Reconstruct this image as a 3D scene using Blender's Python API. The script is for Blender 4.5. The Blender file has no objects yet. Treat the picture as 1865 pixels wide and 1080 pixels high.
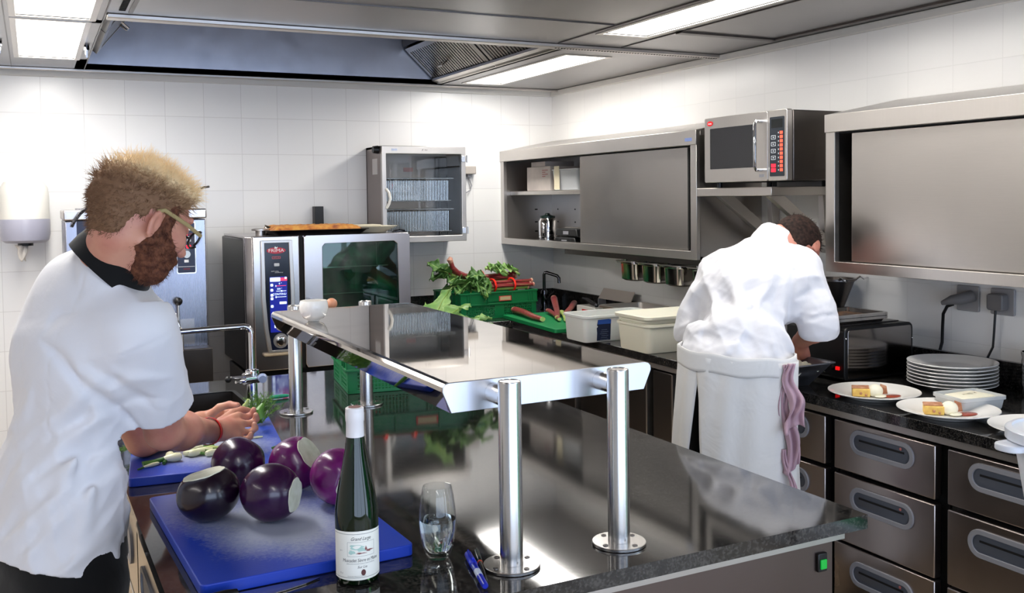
import bpy, math, random
import numpy as np
from mathutils import Vector, Matrix
random.seed(7)
SC = bpy.context.scene
COL = SC.collection
PI = math.pi
# ------------------------------------------------------------------ objects
def setp(o, label=None, cat=None, group=None, kind=None):
    if label: o['label'] = label
    if cat: o['category'] = cat
    if group: o['group'] = group
    if kind: o['kind'] = kind
    return o
def wm(o):
    m = Matrix.Identity(4)
    while o is not None:
        m = o.matrix_basis @ m
        o = o.parent
    return m
def thing(name, label, cat, loc=(0, 0, 0), rz=0.0, group=None):
    o = bpy.data.objects.new(name, None)
    COL.objects.link(o)
    o.empty_display_size = 0.05
    o.location = loc
    o.rotation_euler = (0, 0, rz)
    return setp(o, label, cat, group)
class MB:
    """collects vertices and faces (world coordinates)"""
    def __init__(s): s.v = []; s.f = []; s.m = []; s.mi = 0
    def add(s, vs, fs):
        n = len(s.v)
        s.v += [tuple(map(float, p)) for p in vs]
        s.f += [tuple(i + n for i in f) for f in fs]
        s.m += [s.mi] * len(fs)
        return s
    def box(s, a, b, M=None):
        x0, y0, z0 = a; x1, y1, z1 = b
        vs = [(x0, y0, z0), (x1, y0, z0), (x1, y1, z0), (x0, y1, z0), (x0, y0, z1), (x1, y0, z1), (x1, y1, z1), (x0, y1, z1)]
        if M is not None: vs = [M @ Vector(p) for p in vs]
        return s.add(vs, [(0, 3, 2, 1), (4, 5, 6, 7), (0, 1, 5, 4), (1, 2, 6, 5), (2, 3, 7, 6), (3, 0, 4, 7)])
    def loft(s, rings, cap0=True, cap1=True, closed=False):
        n = len(rings[0]); vs = [p for r in rings for p in r]; fs = []
        R = len(rings)
        for i in range(R if closed else R - 1):
            j = (i + 1) % R
            for k in range(n):
                l = (k + 1) % n
                fs.append((i * n + k, i * n + l, j * n + l, j * n + k))
        if not closed:
            if cap0: fs.append(tuple(reversed(range(n))))
            if cap1: fs.append(tuple((R - 1) * n + k for k in range(n)))
        return s.add(vs, fs)
    def lathe(s, prof, c=(0, 0, 0), seg=32, M=None, cap0=True, cap1=True, sx=1.0, sy=1.0):
        rings = []
        for r, z in prof:
            ring = [Vector((c[0] + r * sx * math.cos(2 * PI * k / seg), c[1] + r * sy * math.sin(2 * PI * k / seg), c[2] + z)) for k in range(seg)]
            if M is not None: ring = [M @ p for p in ring]
            rings.append(ring)
        return s.loft(rings, cap0, cap1)
    def cyl(s, a, b, r, r2=None, seg=20, caps=True):
        return s.tube([a, b], [r, r if r2 is None else r2], seg, caps)
    def tube(s, pts, r, seg=10, caps=True, squash=1.0, up=(0, 0, 1), closed=False):
        P = [Vector(p) for p in pts]; n = len(P)
        rs = r if isinstance(r, (list, tuple)) else [r] * n
        rings = []; prev = None
        for i, p in enumerate(P):
            if closed: d = P[(i + 1) % n] - P[i - 1]
            else: d = (P[min(i + 1, n - 1)] - P[max(i - 1, 0)])
            if d.length < 1e-9: d = Vector((0, 0, 1))
            d.normalize()
            if prev is None:
                u = Vector(up)
                if abs(u.dot(d)) > 0.95: u = Vector((1, 0, 0))
            else: u = prev
            a = (u - d * u.dot(d)).normalized(); b = d.cross(a); prev = a
            rings.append([p + (a * math.cos(2 * PI * k / seg) * squash + b * math.sin(2 * PI * k / seg)) * rs[i] for k in range(seg)])
        return s.loft(rings, caps, caps, closed)
    def prism(s, poly, d, M=None):
        """poly: list of 3D points (planar), d: extrusion vector"""
        n = len(poly); d = Vector(d)
        a = [Vector(p) for p in poly]; b = [p + d for p in a]
        vs = a + b
        if M is not None: vs = [M @ p for p in vs]
        return s.add(vs, [tuple(reversed(range(n))), tuple(range(n, 2 * n))] + [(k, (k + 1) % n, n + (k + 1) % n, n + k) for k in range(n)])
    def ball(s, c, r, seg=16, rings=10, M=None):
        rx, ry, rz = (r, r, r) if not isinstance(r, (tuple, list)) else r
        R = []
        for i in range(rings + 1):
            t = -PI / 2 + PI * i / rings
            cr = max(math.cos(t), 1e-3)
            ring = [Vector((rx * cr * math.cos(2 * PI * k / seg), ry * cr * math.sin(2 * PI * k / seg), rz * math.sin(t))) for k in range(seg)]
            if M is not None: ring = [M @ p for p in ring]
            R.append([Vector(c) + p for p in ring])
        return s.loft(R)
    def sheet(s, fn, nu, nv):
        vs = [fn(i / nu, j / nv) for i in range(nu + 1) for j in range(nv + 1)]
        w = nv + 1
        return s.add(vs, [(i * w + j, (i + 1) * w + j, (i + 1) * w + j + 1, i * w + j + 1) for i in range(nu) for j in range(nv)])
def obj(name, mb, mat, parent=None, smooth=False, bevel=0.0, seg=2, sub=0, solid=0.0, kind=None, label=None, ang=35, decim=0):
    me = bpy.data.meshes.new(name)
    vs = mb.v
    if parent is not None:
        I = wm(parent).inverted()
        vs = [tuple(I @ Vector(p)) for p in vs]
    me.from_pydata(vs, [], mb.f)
    mats = mat if isinstance(mat, (list, tuple)) else [mat]
    for m in mats: me.materials.append(m)
    if len(mats) > 1: me.polygons.foreach_set('material_index', mb.m)
    me.update()
    import bmesh
    bm = bmesh.new(); bm.from_mesh(me)
    bmesh.ops.remove_doubles(bm, verts=bm.verts, dist=1e-6)
    bmesh.ops.recalc_face_normals(bm, faces=bm.faces)
    bm.to_mesh(me); bm.free()
    o = bpy.data.objects.new(name, me); COL.objects.link(o)
    o.parent = parent
    if smooth:
        me.polygons.foreach_set('use_smooth', [True] * len(me.polygons))
        if ang: me.set_sharp_from_angle(angle=math.radians(ang))
    if solid:
        md = o.modifiers.new('s', 'SOLIDIFY'); md.thickness = solid; md.offset = 0
    if bevel:
        md = o.modifiers.new('b', 'BEVEL'); md.width = bevel; md.segments = seg; md.limit_method = 'ANGLE'; md.angle_limit = math.radians(40)
        md.harden_normals = False
        me.polygons.foreach_set('use_smooth', [True] * len(me.polygons))
        if not smooth: me.set_sharp_from_angle(angle=math.radians(30))
    if sub:
        md = o.modifiers.new('u', 'SUBSURF'); md.levels = sub; md.render_levels = sub
    if kind: o['kind'] = kind
    if label: o['label'] = label
    return o
def copy_tree(o, parent=None):
    c = o.copy(); COL.objects.link(c)
    if parent is not None: c.parent = parent
    for ch in [x for x in COL.objects if x.parent == o]: copy_tree(ch, c)
    return c
def frame(o, right, up):
    """matrix whose x=right, y=up, z=normal (towards viewer)"""
    r = Vector(right).normalized(); u = Vector(up).normalized(); n = r.cross(u)
    M = Matrix.Identity(4)
    for i in range(3): M[i][0] = r[i]; M[i][1] = u[i]; M[i][2] = n[i]; M[i][3] = o[i]
    return M
def text_mb(body, size, M, align='CENTER', extrude=0.0004, shear=0.0, sx=1.0, wrap=None):
    c = bpy.data.curves.new('t', 'FONT'); c.body = body; c.size = size; c.extrude = extrude
    c.align_x = align; c.align_y = 'CENTER'; c.shear = shear; c.resolution_u = 3
    o = bpy.data.objects.new('t', c); COL.objects.link(o)
    bpy.context.view_layer.update()
    me = bpy.data.meshes.new_from_object(o.evaluated_get(bpy.context.evaluated_depsgraph_get()))
    mb = MB()
    vs = []
    for v in me.vertices:
        p = Vector((v.co.x * sx, v.co.y, v.co.z))
        if wrap: p = wrap(p)
        else: p = M @ p
        vs.append(p)
    mb.add(vs, [tuple(p.vertices) for p in me.polygons])
    bpy.data.objects.remove(o); bpy.data.curves.remove(c); bpy.data.meshes.remove(me)
    return mb
def rrect(w, h, r, n=5, cx=0, cy=0):
    pts = []
    for (sx, sy, a0) in ((1, 1, 0), (-1, 1, PI / 2), (-1, -1, PI), (1, -1, 3 * PI / 2)):
        for i in range(n + 1):
            a = a0 + PI / 2 * i / n
            pts.append((cx + sx * (w / 2 - r) + r * math.cos(a), cy + sy * (h / 2 - r) + r * math.sin(a)))
    return pts
def plate(mb, M, poly, d0, d1):
    """2D polygon in frame M extruded from d0 to d1 along its normal"""
    a = [M @ Vector((x, y, d0)) for x, y in poly]; b = [M @ Vector((x, y, d1)) for x, y in poly]
    return mb.loft([a, b])
def ring_plate(mb, M, outer, inner, d0, d1):
    """frame between two 2D polygons with the same vertex count"""
    r = [[M @ Vector((x, y, d)) for x, y in p] for p, d in ((inner, d0), (outer, d0), (outer, d1), (inner, d1))]
    return mb.loft(r, closed=True)
# ------------------------------------------------------------------ materials
def newmat(name):
    m = bpy.data.materials.new(name); m.use_nodes = True
    nt = m.node_tree; b = nt.nodes['Principled BSDF']
    return m, nt, b
def srgb(c): return tuple(((x / 12.92) if x <= 0.04045 else ((x + 0.055) / 1.055) ** 2.4) for x in c) + (1,)
def mat(name, c, rough=0.5, metal=0.0, spec=0.5, coat=0.0, emis=None, es=0.0, trans=0.0, ior=1.45, sss=0.0, bump=0.0, bs=200.0, var=0.0, vs=6.0, sheen=0.0):
    m, nt, b = newmat(name); N = nt.nodes; L = nt.links
    c = srgb(c)
    b.inputs['Base Color'].default_value = c
    b.inputs['Roughness'].default_value = rough; b.inputs['Metallic'].default_value = metal
    b.inputs['Specular IOR Level'].default_value = spec; b.inputs['Coat Weight'].default_value = coat
    b.inputs['IOR'].default_value = ior; b.inputs['Transmission Weight'].default_value = trans
    b.inputs['Sheen Weight'].default_value = sheen
    if sss:
        b.inputs['Subsurface Weight'].default_value = sss; b.inputs['Subsurface Radius'].default_value = (0.6, 0.3, 0.2); b.inputs['Subsurface Scale'].default_value = 0.01
    if emis: b.inputs['Emission Color'].default_value = srgb(emis); b.inputs['Emission Strength'].default_value = es
    tc = N.new('ShaderNodeTexCoord')
    if var:
        n = N.new('ShaderNodeTexNoise'); n.inputs['Scale'].default_value = vs; n.inputs['Detail'].default_value = 4
        L.new(tc.outputs['Object'], n.inputs['Vector'])
        r = N.new('ShaderNodeMapRange'); r.inputs['From Min'].default_value = 0.3; r.inputs['From Max'].default_value = 0.7
        r.inputs['To Min'].default_value = 1 - var; r.inputs['To Max'].default_value = 1 + var
        L.new(n.outputs['Fac'], r.inputs['Value'])
        v = N.new('ShaderNodeVectorMath'); v.operation = 'SCALE'; v.inputs[0].default_value = c[:3]
        L.new(r.outputs['Result'], v.inputs['Scale']); L.new(v.outputs['Vector'], b.inputs['Base Color'])
    if bump:
        n = N.new('ShaderNodeTexNoise'); n.inputs['Scale'].default_value = bs; n.inputs['Detail'].default_value = 3
        L.new(tc.outputs['Object'], n.inputs['Vector'])
        bp = N.new('ShaderNodeBump'); bp.inputs['Strength'].default_value = bump; bp.inputs['Distance'].default_value = 0.002
        L.new(n.outputs['Fac'], bp.inputs['Height']); L.new(bp.outputs['Normal'], b.inputs['Normal'])
    return m
def steel(name, c=(0.72, 0.71, 0.70), rough=0.3, grain=(1, 1, 60), var=0.03, bump=0.0, blotch=3.0):
    m, nt, b = newmat(name); N = nt.nodes; L = nt.links
    b.inputs['Metallic'].default_value = 1.0
    tc = N.new('ShaderNodeTexCoord'); mp = N.new('ShaderNodeMapping'); mp.inputs['Scale'].default_value = grain
    L.new(tc.outputs['Object'], mp.inputs['Vector'])
    n = N.new('ShaderNodeTexNoise'); n.inputs['Scale'].default_value = 12; n.inputs['Detail'].default_value = 3
    L.new(mp.outputs['Vector'], n.inputs['Vector'])
    n2 = N.new('ShaderNodeTexNoise'); n2.inputs['Scale'].default_value = blotch; n2.inputs['Detail'].default_value = 3
    L.new(tc.outputs['Object'], n2.inputs['Vector'])
    a = N.new('ShaderNodeMath'); a.operation = 'ADD'; L.new(n.outputs['Fac'], a.inputs[0]); L.new(n2.outputs['Fac'], a.inputs[1])
    r = N.new('ShaderNodeMapRange'); r.inputs['From Min'].default_value = 0.7; r.inputs['From Max'].default_value = 1.3
    r.inputs['To Min'].default_value = rough * (1 - var * 3); r.inputs['To Max'].default_value = rough * (1 + var * 3)
    L.new(a.outputs[0], r.inputs['Value']); L.new(r.outputs['Result'], b.inputs['Roughness'])
    cc = srgb(c)
    r2 = N.new('ShaderNodeMapRange'); r2.inputs['From Min'].default_value = 0.7; r2.inputs['From Max'].default_value = 1.3
    r2.inputs['To Min'].default_value = 1 - var; r2.inputs['To Max'].default_value = 1 + var; L.new(a.outputs[0], r2.inputs['Value'])
    v = N.new('ShaderNodeVectorMath'); v.operation = 'SCALE'; v.inputs[0].default_value = cc[:3]
    L.new(r2.outputs['Result'], v.inputs['Scale']); L.new(v.outputs['Vector'], b.inputs['Base Color'])
    return m
def tile_mat(name, axis):
    m, nt, b = newmat(name); N = nt.nodes; L = nt.links
    tc = N.new('ShaderNodeTexCoord'); sp = N.new('ShaderNodeSeparateXYZ'); L.new(tc.outputs['Object'], sp.inputs[0])
    cb = N.new('ShaderNodeCombineXYZ'); L.new(sp.outputs['XY'.index(axis)], cb.inputs[0]); L.new(sp.outputs[2], cb.inputs[1])
    mp = N.new('ShaderNodeMapping')
    mp.inputs['Location'].default_value = (-0.054 if axis == 'X' else -0.039, -0.020, 0)
    L.new(cb.outputs[0], mp.inputs['Vector'])
    br = N.new('ShaderNodeTexBrick'); br.offset = 0.0; br.squash = 1.0
    br.inputs['Scale'].default_value = 1.0; br.inputs['Brick Width'].default_value = 0.2015 if axis == 'X' else 0.2035
    br.inputs['Row Height'].default_value = 0.2025; br.inputs['Mortar Size'].default_value = 0.0016; br.inputs['Mortar Smooth'].default_value = 0.3
    br.inputs['Color1'].default_value = srgb((0.895, 0.89, 0.88)); br.inputs['Color2'].default_value = srgb((0.88, 0.875, 0.87))
    br.inputs['Mortar'].default_value = srgb((0.80, 0.79, 0.78) if axis == 'X' else (0.85, 0.845, 0.835))
    L.new(mp.outputs['Vector'], br.inputs['Vector']); L.new(br.outputs['Color'], b.inputs['Base Color'])
    b.inputs['Roughness'].default_value = 0.28
    n = N.new('ShaderNodeTexNoise'); n.inputs['Scale'].default_value = 9; n.inputs['Detail'].default_value = 2; L.new(tc.outputs['Object'], n.inputs['Vector'])
    a = N.new('ShaderNodeMath'); a.operation = 'MULTIPLY_ADD'; a.inputs[1].default_value = -1.0; L.new(br.outputs['Fac'], a.inputs[0]); L.new(n.outputs['Fac'], a.inputs[2])
    bp = N.new('ShaderNodeBump'); bp.inputs['Strength'].default_value = 0.25; bp.inputs['Distance'].default_value = 0.002
    L.new(a.outputs[0], bp.inputs['Height']); L.new(bp.outputs['Normal'], b.inputs['Normal'])
    return m
def granite(name):
    m, nt, b = newmat(name); N = nt.nodes; L = nt.links
    tc = N.new('ShaderNodeTexCoord')
    n = N.new('ShaderNodeTexNoise'); n.inputs['Scale'].default_value = 190; n.inputs['Detail'].default_value = 4; L.new(tc.outputs['Object'], n.inputs['Vector'])
    n2 = N.new('ShaderNodeTexNoise'); n2.inputs['Scale'].default_value = 45; n2.inputs['Detail'].default_value = 3; L.new(tc.outputs['Object'], n2.inputs['Vector'])
    a = N.new('ShaderNodeMath'); a.operation = 'MULTIPLY_ADD'; a.inputs[1].default_value = 0.5; L.new(n2.outputs['Fac'], a.inputs[0]); L.new(n.outputs['Fac'], a.inputs[2])
    cr = N.new('ShaderNodeValToRGB'); e = cr.color_ramp.elements
    e[0].position = 0.66; e[0].color = (0.006, 0.006, 0.0065, 1); e[1].position = 0.96; e[1].color = (0.05, 0.046, 0.042, 1)
    L.new(a.outputs[0], cr.inputs['Fac']); L.new(cr.outputs['Color'], b.inputs['Base Color'])
    b.inputs['Roughness'].default_value = 0.07; b.inputs['Specular IOR Level'].default_value = 0.55; b.inputs['IOR'].default_value = 1.58
    bp = N.new('ShaderNodeBump'); bp.inputs['Strength'].default_value = 0.02; bp.inputs['Distance'].default_value = 0.001
    L.new(n2.outputs['Fac'], bp.inputs['Height']); L.new(bp.outputs['Normal'], b.inputs['Normal'])
    return m
def cloth(name, c, rough=0.85, scale=260, wr=0.35):
    m, nt, b = newmat(name); N = nt.nodes; L = nt.links
    b.inputs['Base Color'].default_value = srgb(c); b.inputs['Roughness'].default_value = rough; b.inputs['Sheen Weight'].default_value = 0.15
    b.inputs['Specular IOR Level'].default_value = 0.2
    tc = N.new('ShaderNodeTexCoord')
    n = N.new('ShaderNodeTexNoise'); n.inputs['Scale'].default_value = 7; n.inputs['Detail'].default_value = 3; n.inputs['Distortion'].default_value = 0.8
    L.new(tc.outputs['Object'], n.inputs['Vector'])
    w = N.new('ShaderNodeTexNoise'); w.inputs['Scale'].default_value = scale; L.new(tc.outputs['Object'], w.inputs['Vector'])
    b1 = N.new('ShaderNodeBump'); b1.inputs['Strength'].default_value = wr; b1.inputs['Distance'].default_value = 0.02; L.new(n.outputs['Fac'], b1.inputs['Height'])
    b2 = N.new('ShaderNodeBump'); b2.inputs['Strength'].default_value = 0.12; b2.inputs['Distance'].default_value = 0.001; L.new(w.outputs['Fac'], b2.inputs['Height'])
    L.new(b1.outputs['Normal'], b2.inputs['Normal']); L.new(b2.outputs['Normal'], b.inputs['Normal'])
    return m
def ramp_mat(name, scale, stops, rough=0.5, detail=4, bump=0.0, stretch=(1, 1, 1), metal=0, spec=0.5, dist=0.0, coat=0.0, bd=0.002):
    m, nt, b = newmat(name); N = nt.nodes; L = nt.links
    tc = N.new('ShaderNodeTexCoord'); mp = N.new('ShaderNodeMapping'); mp.inputs['Scale'].default_value = stretch; L.new(tc.outputs['Object'], mp.inputs['Vector'])
    n = N.new('ShaderNodeTexNoise'); n.inputs['Scale'].default_value = scale; n.inputs['Detail'].default_value = detail; n.inputs['Distortion'].default_value = dist
    L.new(mp.outputs['Vector'], n.inputs['Vector'])
    cr = N.new('ShaderNodeValToRGB'); els = cr.color_ramp.elements
    for i, (p, c) in enumerate(stops):
        e = els[i] if i < 2 else els.new(p)
        e.position = p; e.color = srgb(c)
    L.new(n.outputs['Fac'], cr.inputs['Fac']); L.new(cr.outputs['Color'], b.inputs['Base Color'])
    b.inputs['Roughness'].default_value = rough; b.inputs['Metallic'].default_value = metal; b.inputs['Specular IOR Level'].default_value = spec; b.inputs['Coat Weight'].default_value = coat
    if bump:
        bp = N.new('ShaderNodeBump'); bp.inputs['Strength'].default_value = bump; bp.inputs['Distance'].default_value = bd
        L.new(n.outputs['Fac'], bp.inputs['Height']); L.new(bp.outputs['Normal'], b.inputs['Normal'])
    return m
def clear(name, c=(1, 1, 1), ior=1.45, rough=0.0):
    """glass that lets light through for shadows too (thin or solid)"""
    m, nt, b = newmat(name)
    b.inputs['Base Color'].default_value = srgb(c); b.inputs['Transmission Weight'].default_value = 1.0; b.inputs['Roughness'].default_value = rough; b.inputs['IOR'].default_value = ior
    return m
S_SAT = steel('satin_steel', (0.78, 0.76, 0.74), 0.36, (1, 60, 1))
S_CAB = steel('cabinet_steel', (0.72, 0.70, 0.68), 0.33, (1, 1, 60))
S_HOOD = steel('hood_steel', (0.60, 0.59, 0.59), 0.32, (1, 60, 1), blotch=1.5)
S_POL = steel('polished_steel', (0.74, 0.72, 0.70), 0.13, (60, 1, 1), var=0.1)
S_MIR = steel('shelf_mirror_steel', (0.66, 0.63, 0.60), 0.035, (1, 1, 1), var=0.12, blotch=5)
S_POST = steel('post_steel', (0.78, 0.77, 0.76), 0.25, (1, 1, 1), bump=0.0)
S_DARK = steel('dark_steel', (0.38, 0.36, 0.35), 0.35, (1, 1, 60))
S_OVEN = steel('oven_steel', (0.74, 0.72, 0.72), 0.24, (60, 1, 1))
CHROME = mat('chrome', (0.85, 0.85, 0.86), 0.06, 1.0)
DCHROME = mat('dark_chrome', (0.35, 0.35, 0.37), 0.12, 1.0)
GRAN = granite('black_granite')
BLACK = mat('black_plastic', (0.05, 0.05, 0.055), 0.4)
GASKET = mat('black_gasket', (0.03, 0.03, 0.03), 0.7)
GREY = mat('grey_plastic', (0.55, 0.55, 0.57), 0.45)
WHITEP = mat('white_plastic', (0.90, 0.89, 0.86), 0.35)
DIFF = mat('light_diffuser', (0.95, 0.95, 0.93), 0.5, emis=(1.0, 0.985, 0.95), es=5.0)
RED = mat('red', (0.80, 0.07, 0.10), 0.4)
NAVY = mat('navy_panel', (0.09, 0.11, 0.22), 0.3)
WTXT = mat('white_print', (0.92, 0.92, 0.92), 0.5)
REDLED = mat('red_led', (0.9, 0.1, 0.15), 0.4, emis=(1.0, 0.10, 0.18), es=2.2)
ORLED = mat('orange_led', (0.95, 0.3, 0.2), 0.4, emis=(1.0, 0.30, 0.22), es=1.2)
SCRBLUE = mat('screen_blue', (0.07, 0.09, 0.4), 0.25, emis=(0.10, 0.14, 0.55), es=0.9)
SCRWHITE = mat('screen_white', (0.8, 0.85, 0.95), 0.25, emis=(0.80, 0.88, 1.0), es=1.3)
SCRRED = mat('screen_red', (0.8, 0.2, 0.35), 0.25, emis=(0.95, 0.25, 0.4), es=1.0)
GLASSD = mat('dark_glass', (0.02, 0.03, 0.03), 0.03, spec=0.8)
def thin_glass(name, tint, ior=1.5):
    m = bpy.data.materials.new(name); m.use_nodes = True; N = m.node_tree.nodes; L = m.node_tree.links
    N.remove(N['Principled BSDF']); o = N['Material Output']; t = N.new('ShaderNodeBsdfTransparent'); g = N.new('ShaderNodeBsdfGlossy'); f = N.new('ShaderNodeLayerWeight'); pw = N.new('ShaderNodeMath'); pw.operation = 'POWER'; pw.inputs[1].default_value = 4.0; ma = N.new('ShaderNodeMath'); ma.operation = 'MULTIPLY_ADD'; ma.inputs[1].default_value = 0.75; x = N.new('ShaderNodeMixShader')
    t.inputs[0].default_value = srgb(tint); g.inputs['Roughness'].default_value = 0.02; ma.inputs[2].default_value = ((ior - 1) / (ior + 1)) ** 2
    L.new(f.outputs['Facing'], pw.inputs[0]); L.new(pw.outputs[0], ma.inputs[0]); L.new(ma.outputs[0], x.inputs[0]); L.new(t.outputs[0], x.inputs[1]); L.new(g.outputs[0], x.inputs[2]); L.new(x.outputs[0], o.inputs[0])
    return m
PANE = thin_glass('thin_pane', (0.96, 0.97, 0.97))
PORC = mat('white_porcelain', (0.93, 0.92, 0.90), 0.15, coat=0.3)
# ------------------------------------------------------------------ room
XW, YW, ZC = 3.04, 5.54, 2.265
XL, YR = -2.6, -2.6
def struct(name, mb, m, **k):
    return obj(name, mb, m, kind='structure', **k)
WHITEW = mat('rear_paint', (0.80, 0.79, 0.78), 0.7)
m = MB().box((XL, YR, -0.1), (XW, YW, 0.0))
FLOORM, nt, b = newmat('floor_tiles'); N = nt.nodes; L = nt.links
tc = N.new('ShaderNodeTexCoord'); br = N.new('ShaderNodeTexBrick'); br.offset = 0
br.inputs['Scale'].default_value = 1; br.inputs['Brick Width'].default_value = 0.2; br.inputs['Row Height'].default_value = 0.2; br.inputs['Mortar Size'].default_value = 0.003
br.inputs['Color1'].default_value = srgb((0.72, 0.64, 0.54)); br.inputs['Color2'].default_value = srgb((0.69, 0.62, 0.53)); br.inputs['Mortar'].default_value = srgb((0.45, 0.40, 0.36))
L.new(tc.outputs['Object'], br.inputs['Vector']); L.new(br.outputs['Color'], b.inputs['Base Color']); b.inputs['Roughness'].default_value = 0.4
struct('floor', m, FLOORM)
struct('wall_back', MB().box((XL - 0.1, YW, 0), (XW + 0.1, YW + 0.1, 2.75)), tile_mat('tiles_back', 'X'))
vy0, vy1, vz0, vz1 = -2.3, 0.56, 0.12, 2.1
m = MB().box((XW, vy1, 0), (XW + 0.1, YW, 2.75)).box((XW, YR, 0), (XW + 0.1, vy0, 2.75)).box((XW, vy0, 0), (XW + 0.1, vy1, vz0)).box((XW, vy0, vz1), (XW + 0.1, vy1, 2.75))
struct('wall_right', m, tile_mat('tiles_right', 'Y'))
m = MB()
for y in (vy0, (vy0 + vy1) / 2, vy1 - 0.05): m.box((XW + 0.03, y, vz0), (XW + 0.08, y + 0.05, vz1))
m.box((XW + 0.03, vy0, vz0), (XW + 0.08, vy1, vz0 + 0.05)).box((XW + 0.03, vy0, vz1 - 0.05), (XW + 0.08, vy1, vz1))
struct('window_2', m, mat('window_white', (0.9, 0.9, 0.9), 0.4))
HEDGE = ramp_mat('hedge', 9, [(0.35, (0.05, 0.16, 0.08)), (0.65, (0.25, 0.62, 0.35))], 0.8, bump=0.5)
o = obj('hedge', MB().sheet(lambda u, v: Vector((XW + 1.6 + 0.25 * math.sin(9 * u + 3 * v) * math.sin(7 * v) + 0.12 * math.sin(31 * u) * math.sin(23 * v), -2.4 + 6.4 * u, -0.5 + 2.6 * v)), 90, 30), HEDGE, smooth=True, solid=0.1)
setp(o, 'green garden hedge outside the side window behind the photographer', 'hedge')
struct('wall_left', MB().box((XL - 0.1, YR, 0), (XL, YW, 2.75)), WHITEW)
# rear wall behind the camera with a wide window
wx0, wx1, wz0, wz1 = -1.9, 2.95, 0.10, 2.15
m = MB()
m.box((XL, YR - 0.1, 0), (XW, YR, wz0)).box((XL, YR - 0.1, wz1), (XW, YR, 2.75)).box((XL, YR - 0.1, wz0), (wx0, YR, wz1)).box((wx1, YR - 0.1, wz0), (XW, YR, wz1))
struct('wall_rear', m, WHITEW)
m = MB()
for x in (wx0, wx0 + 1.55, wx0 + 3.1, wx1 - 0.05): m.box((x, YR - 0.08, wz0), (x + 0.05, YR - 0.03, wz1))
m.box((wx0, YR - 0.08, wz0), (wx1, YR - 0.03, wz0 + 0.05)).box((wx0, YR - 0.08, wz1 - 0.05), (wx1, YR - 0.03, wz1))
struct('window_1', m, WHITEP)
# upper shell above the stainless ceiling
struct('trim_1', MB().box((XL - 0.1, YR - 0.1, 2.75), (XW + 0.1, YW + 0.1, 2.8)), WHITEW)
# ---------------- stainless ventilated ceiling
T = 0.03
RX0, RX1, RY0, RY1 = 0.262, 2.225, 3.86, 5.44
m = MB()
holes = [(-0.035, 2.3, 0.212, 3.96), (-0.035, 4.03, 0.2, 5.06), (2.165, 1.7, 2.385, 3.495), (2.322, 4.08, 2.545, 5.28)]
# strips of the flat ceiling around the recess and the light openings
def zb(x0, y0, x1, y1, z=ZC): m.box((x0, y0, z), (x1, y1, z + T))
zb(XL, 5.44, XW, YW); zb(XL, YR, -0.035, 5.44); zb(-0.035, YR, 0.262, 2.3)
zb(-0.035, 3.96, 0.262, 4.03); zb(-0.035, 5.06, 0.262, 5.44); zb(0.212, 2.3, 0.262, 5.44)
zb(0.262, YR, 2.165, 3.86); zb(2.165, YR, 2.385, 1.7); zb(2.385, YR, XW, 3.86); zb(2.165, 3.495, 2.385, 3.86)
zb(2.225, 3.86, XW, 4.08); zb(2.225, 4.08, 2.322, 5.28); zb(2.545, 4.08, XW, 5.28); zb(2.225, 5.28, XW, 5.44)
struct('ceiling', m, S_HOOD)
m = MB()
m.box((XL, 5.425, ZC - 0.014), (XW, 5.44, ZC))          # rear lip of the hood edge
m.box((0.262, 3.80, ZC - 0.016), (XW, 3.86, ZC))        # cross profile between the modules
struct('trim_2', m, S_SAT, bevel=0.003)
m = MB()
m.box((0.262, 3.30, ZC - 0.004), (2.10, 3.306, ZC)); m.box((0.262, 1.2, ZC - 0.004), (2.10, 1.206, ZC))
for x in (2.11, 2.44): m.box((x, YR, ZC - 0.004), (x + 0.006, 3.78, ZC))
m.box((2.44, 3.32, ZC - 0.008), (2.96, 3.36, ZC)); m.box((2.94, YR, ZC - 0.008), (2.97, 3.34, ZC))
for x in (-0.075, 0.255): m.box((x, YR, ZC - 0.005), (x + 0.004, 5.42, ZC))
m.box((0.33, 2.2, ZC - 0.004), (0.345, 3.76, ZC))
struct('trim_3', m, S_DARK)
m = MB()
m.box((XL, 5.52, ZC - 0.035), (XW - 0.002, YW - 0.001, ZC - 0.001))
m.box((XW - 0.02, YR, ZC - 0.035), (XW - 0.001, 5.52, ZC - 0.001))
struct('trim_4', m, mat('seal', (0.80, 0.79, 0.77), 0.5), bevel=0.004)
m = MB()
for i in range(60):
    m.box((2.12 + i * 0.0152, 3.822, ZC - 0.018), (2.127 + i * 0.0152, 3.83, ZC - 0.0155))
for i in range(70): m.box((0.296, 2.2 + i * 0.022, ZC - 0.003), (0.318, 2.209 + i * 0.022, ZC - 0.0002))
struct('trim_5', m, GASKET)
# ---------------- extraction hood recess: a thing of its own
h = thing('extraction_hood', 'stainless steel extraction hood recess with sloping grease filters in the ceiling above the ovens', 'hood', (1.24, 4.65, ZC))
HZ = 2.70
m = MB(); m.box((RX0 - 0.02, RY1, ZC), (RX1 + 0.02, RY1 + 0.02, HZ)); obj('back_panel', m, steel('hood_inner', (0.78, 0.79, 0.84), 0.38, (1, 1, 1), var=0.06, blotch=1.2), h)
m = MB(); m.box((RX0, RY0 - 0.02, ZC + T), (RX1, RY0, HZ)).box((RX0 - 0.02, RY0, ZC + T), (RX0, RY1, HZ)).box((RX1, RY0, ZC + T), (RX1 + 0.02, RY1, HZ))
obj('side_panel', m, S_HOOD, h)
obj('top_panel', MB().box((RX0 - 0.02, RY0 - 0.02, HZ), (RX1 + 0.02, RY1 + 0.02, HZ + 0.02)), S_HOOD, h)
FILT = steel('filter_steel', (0.60, 0.58, 0.55), 0.3, (1, 60, 1))
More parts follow.
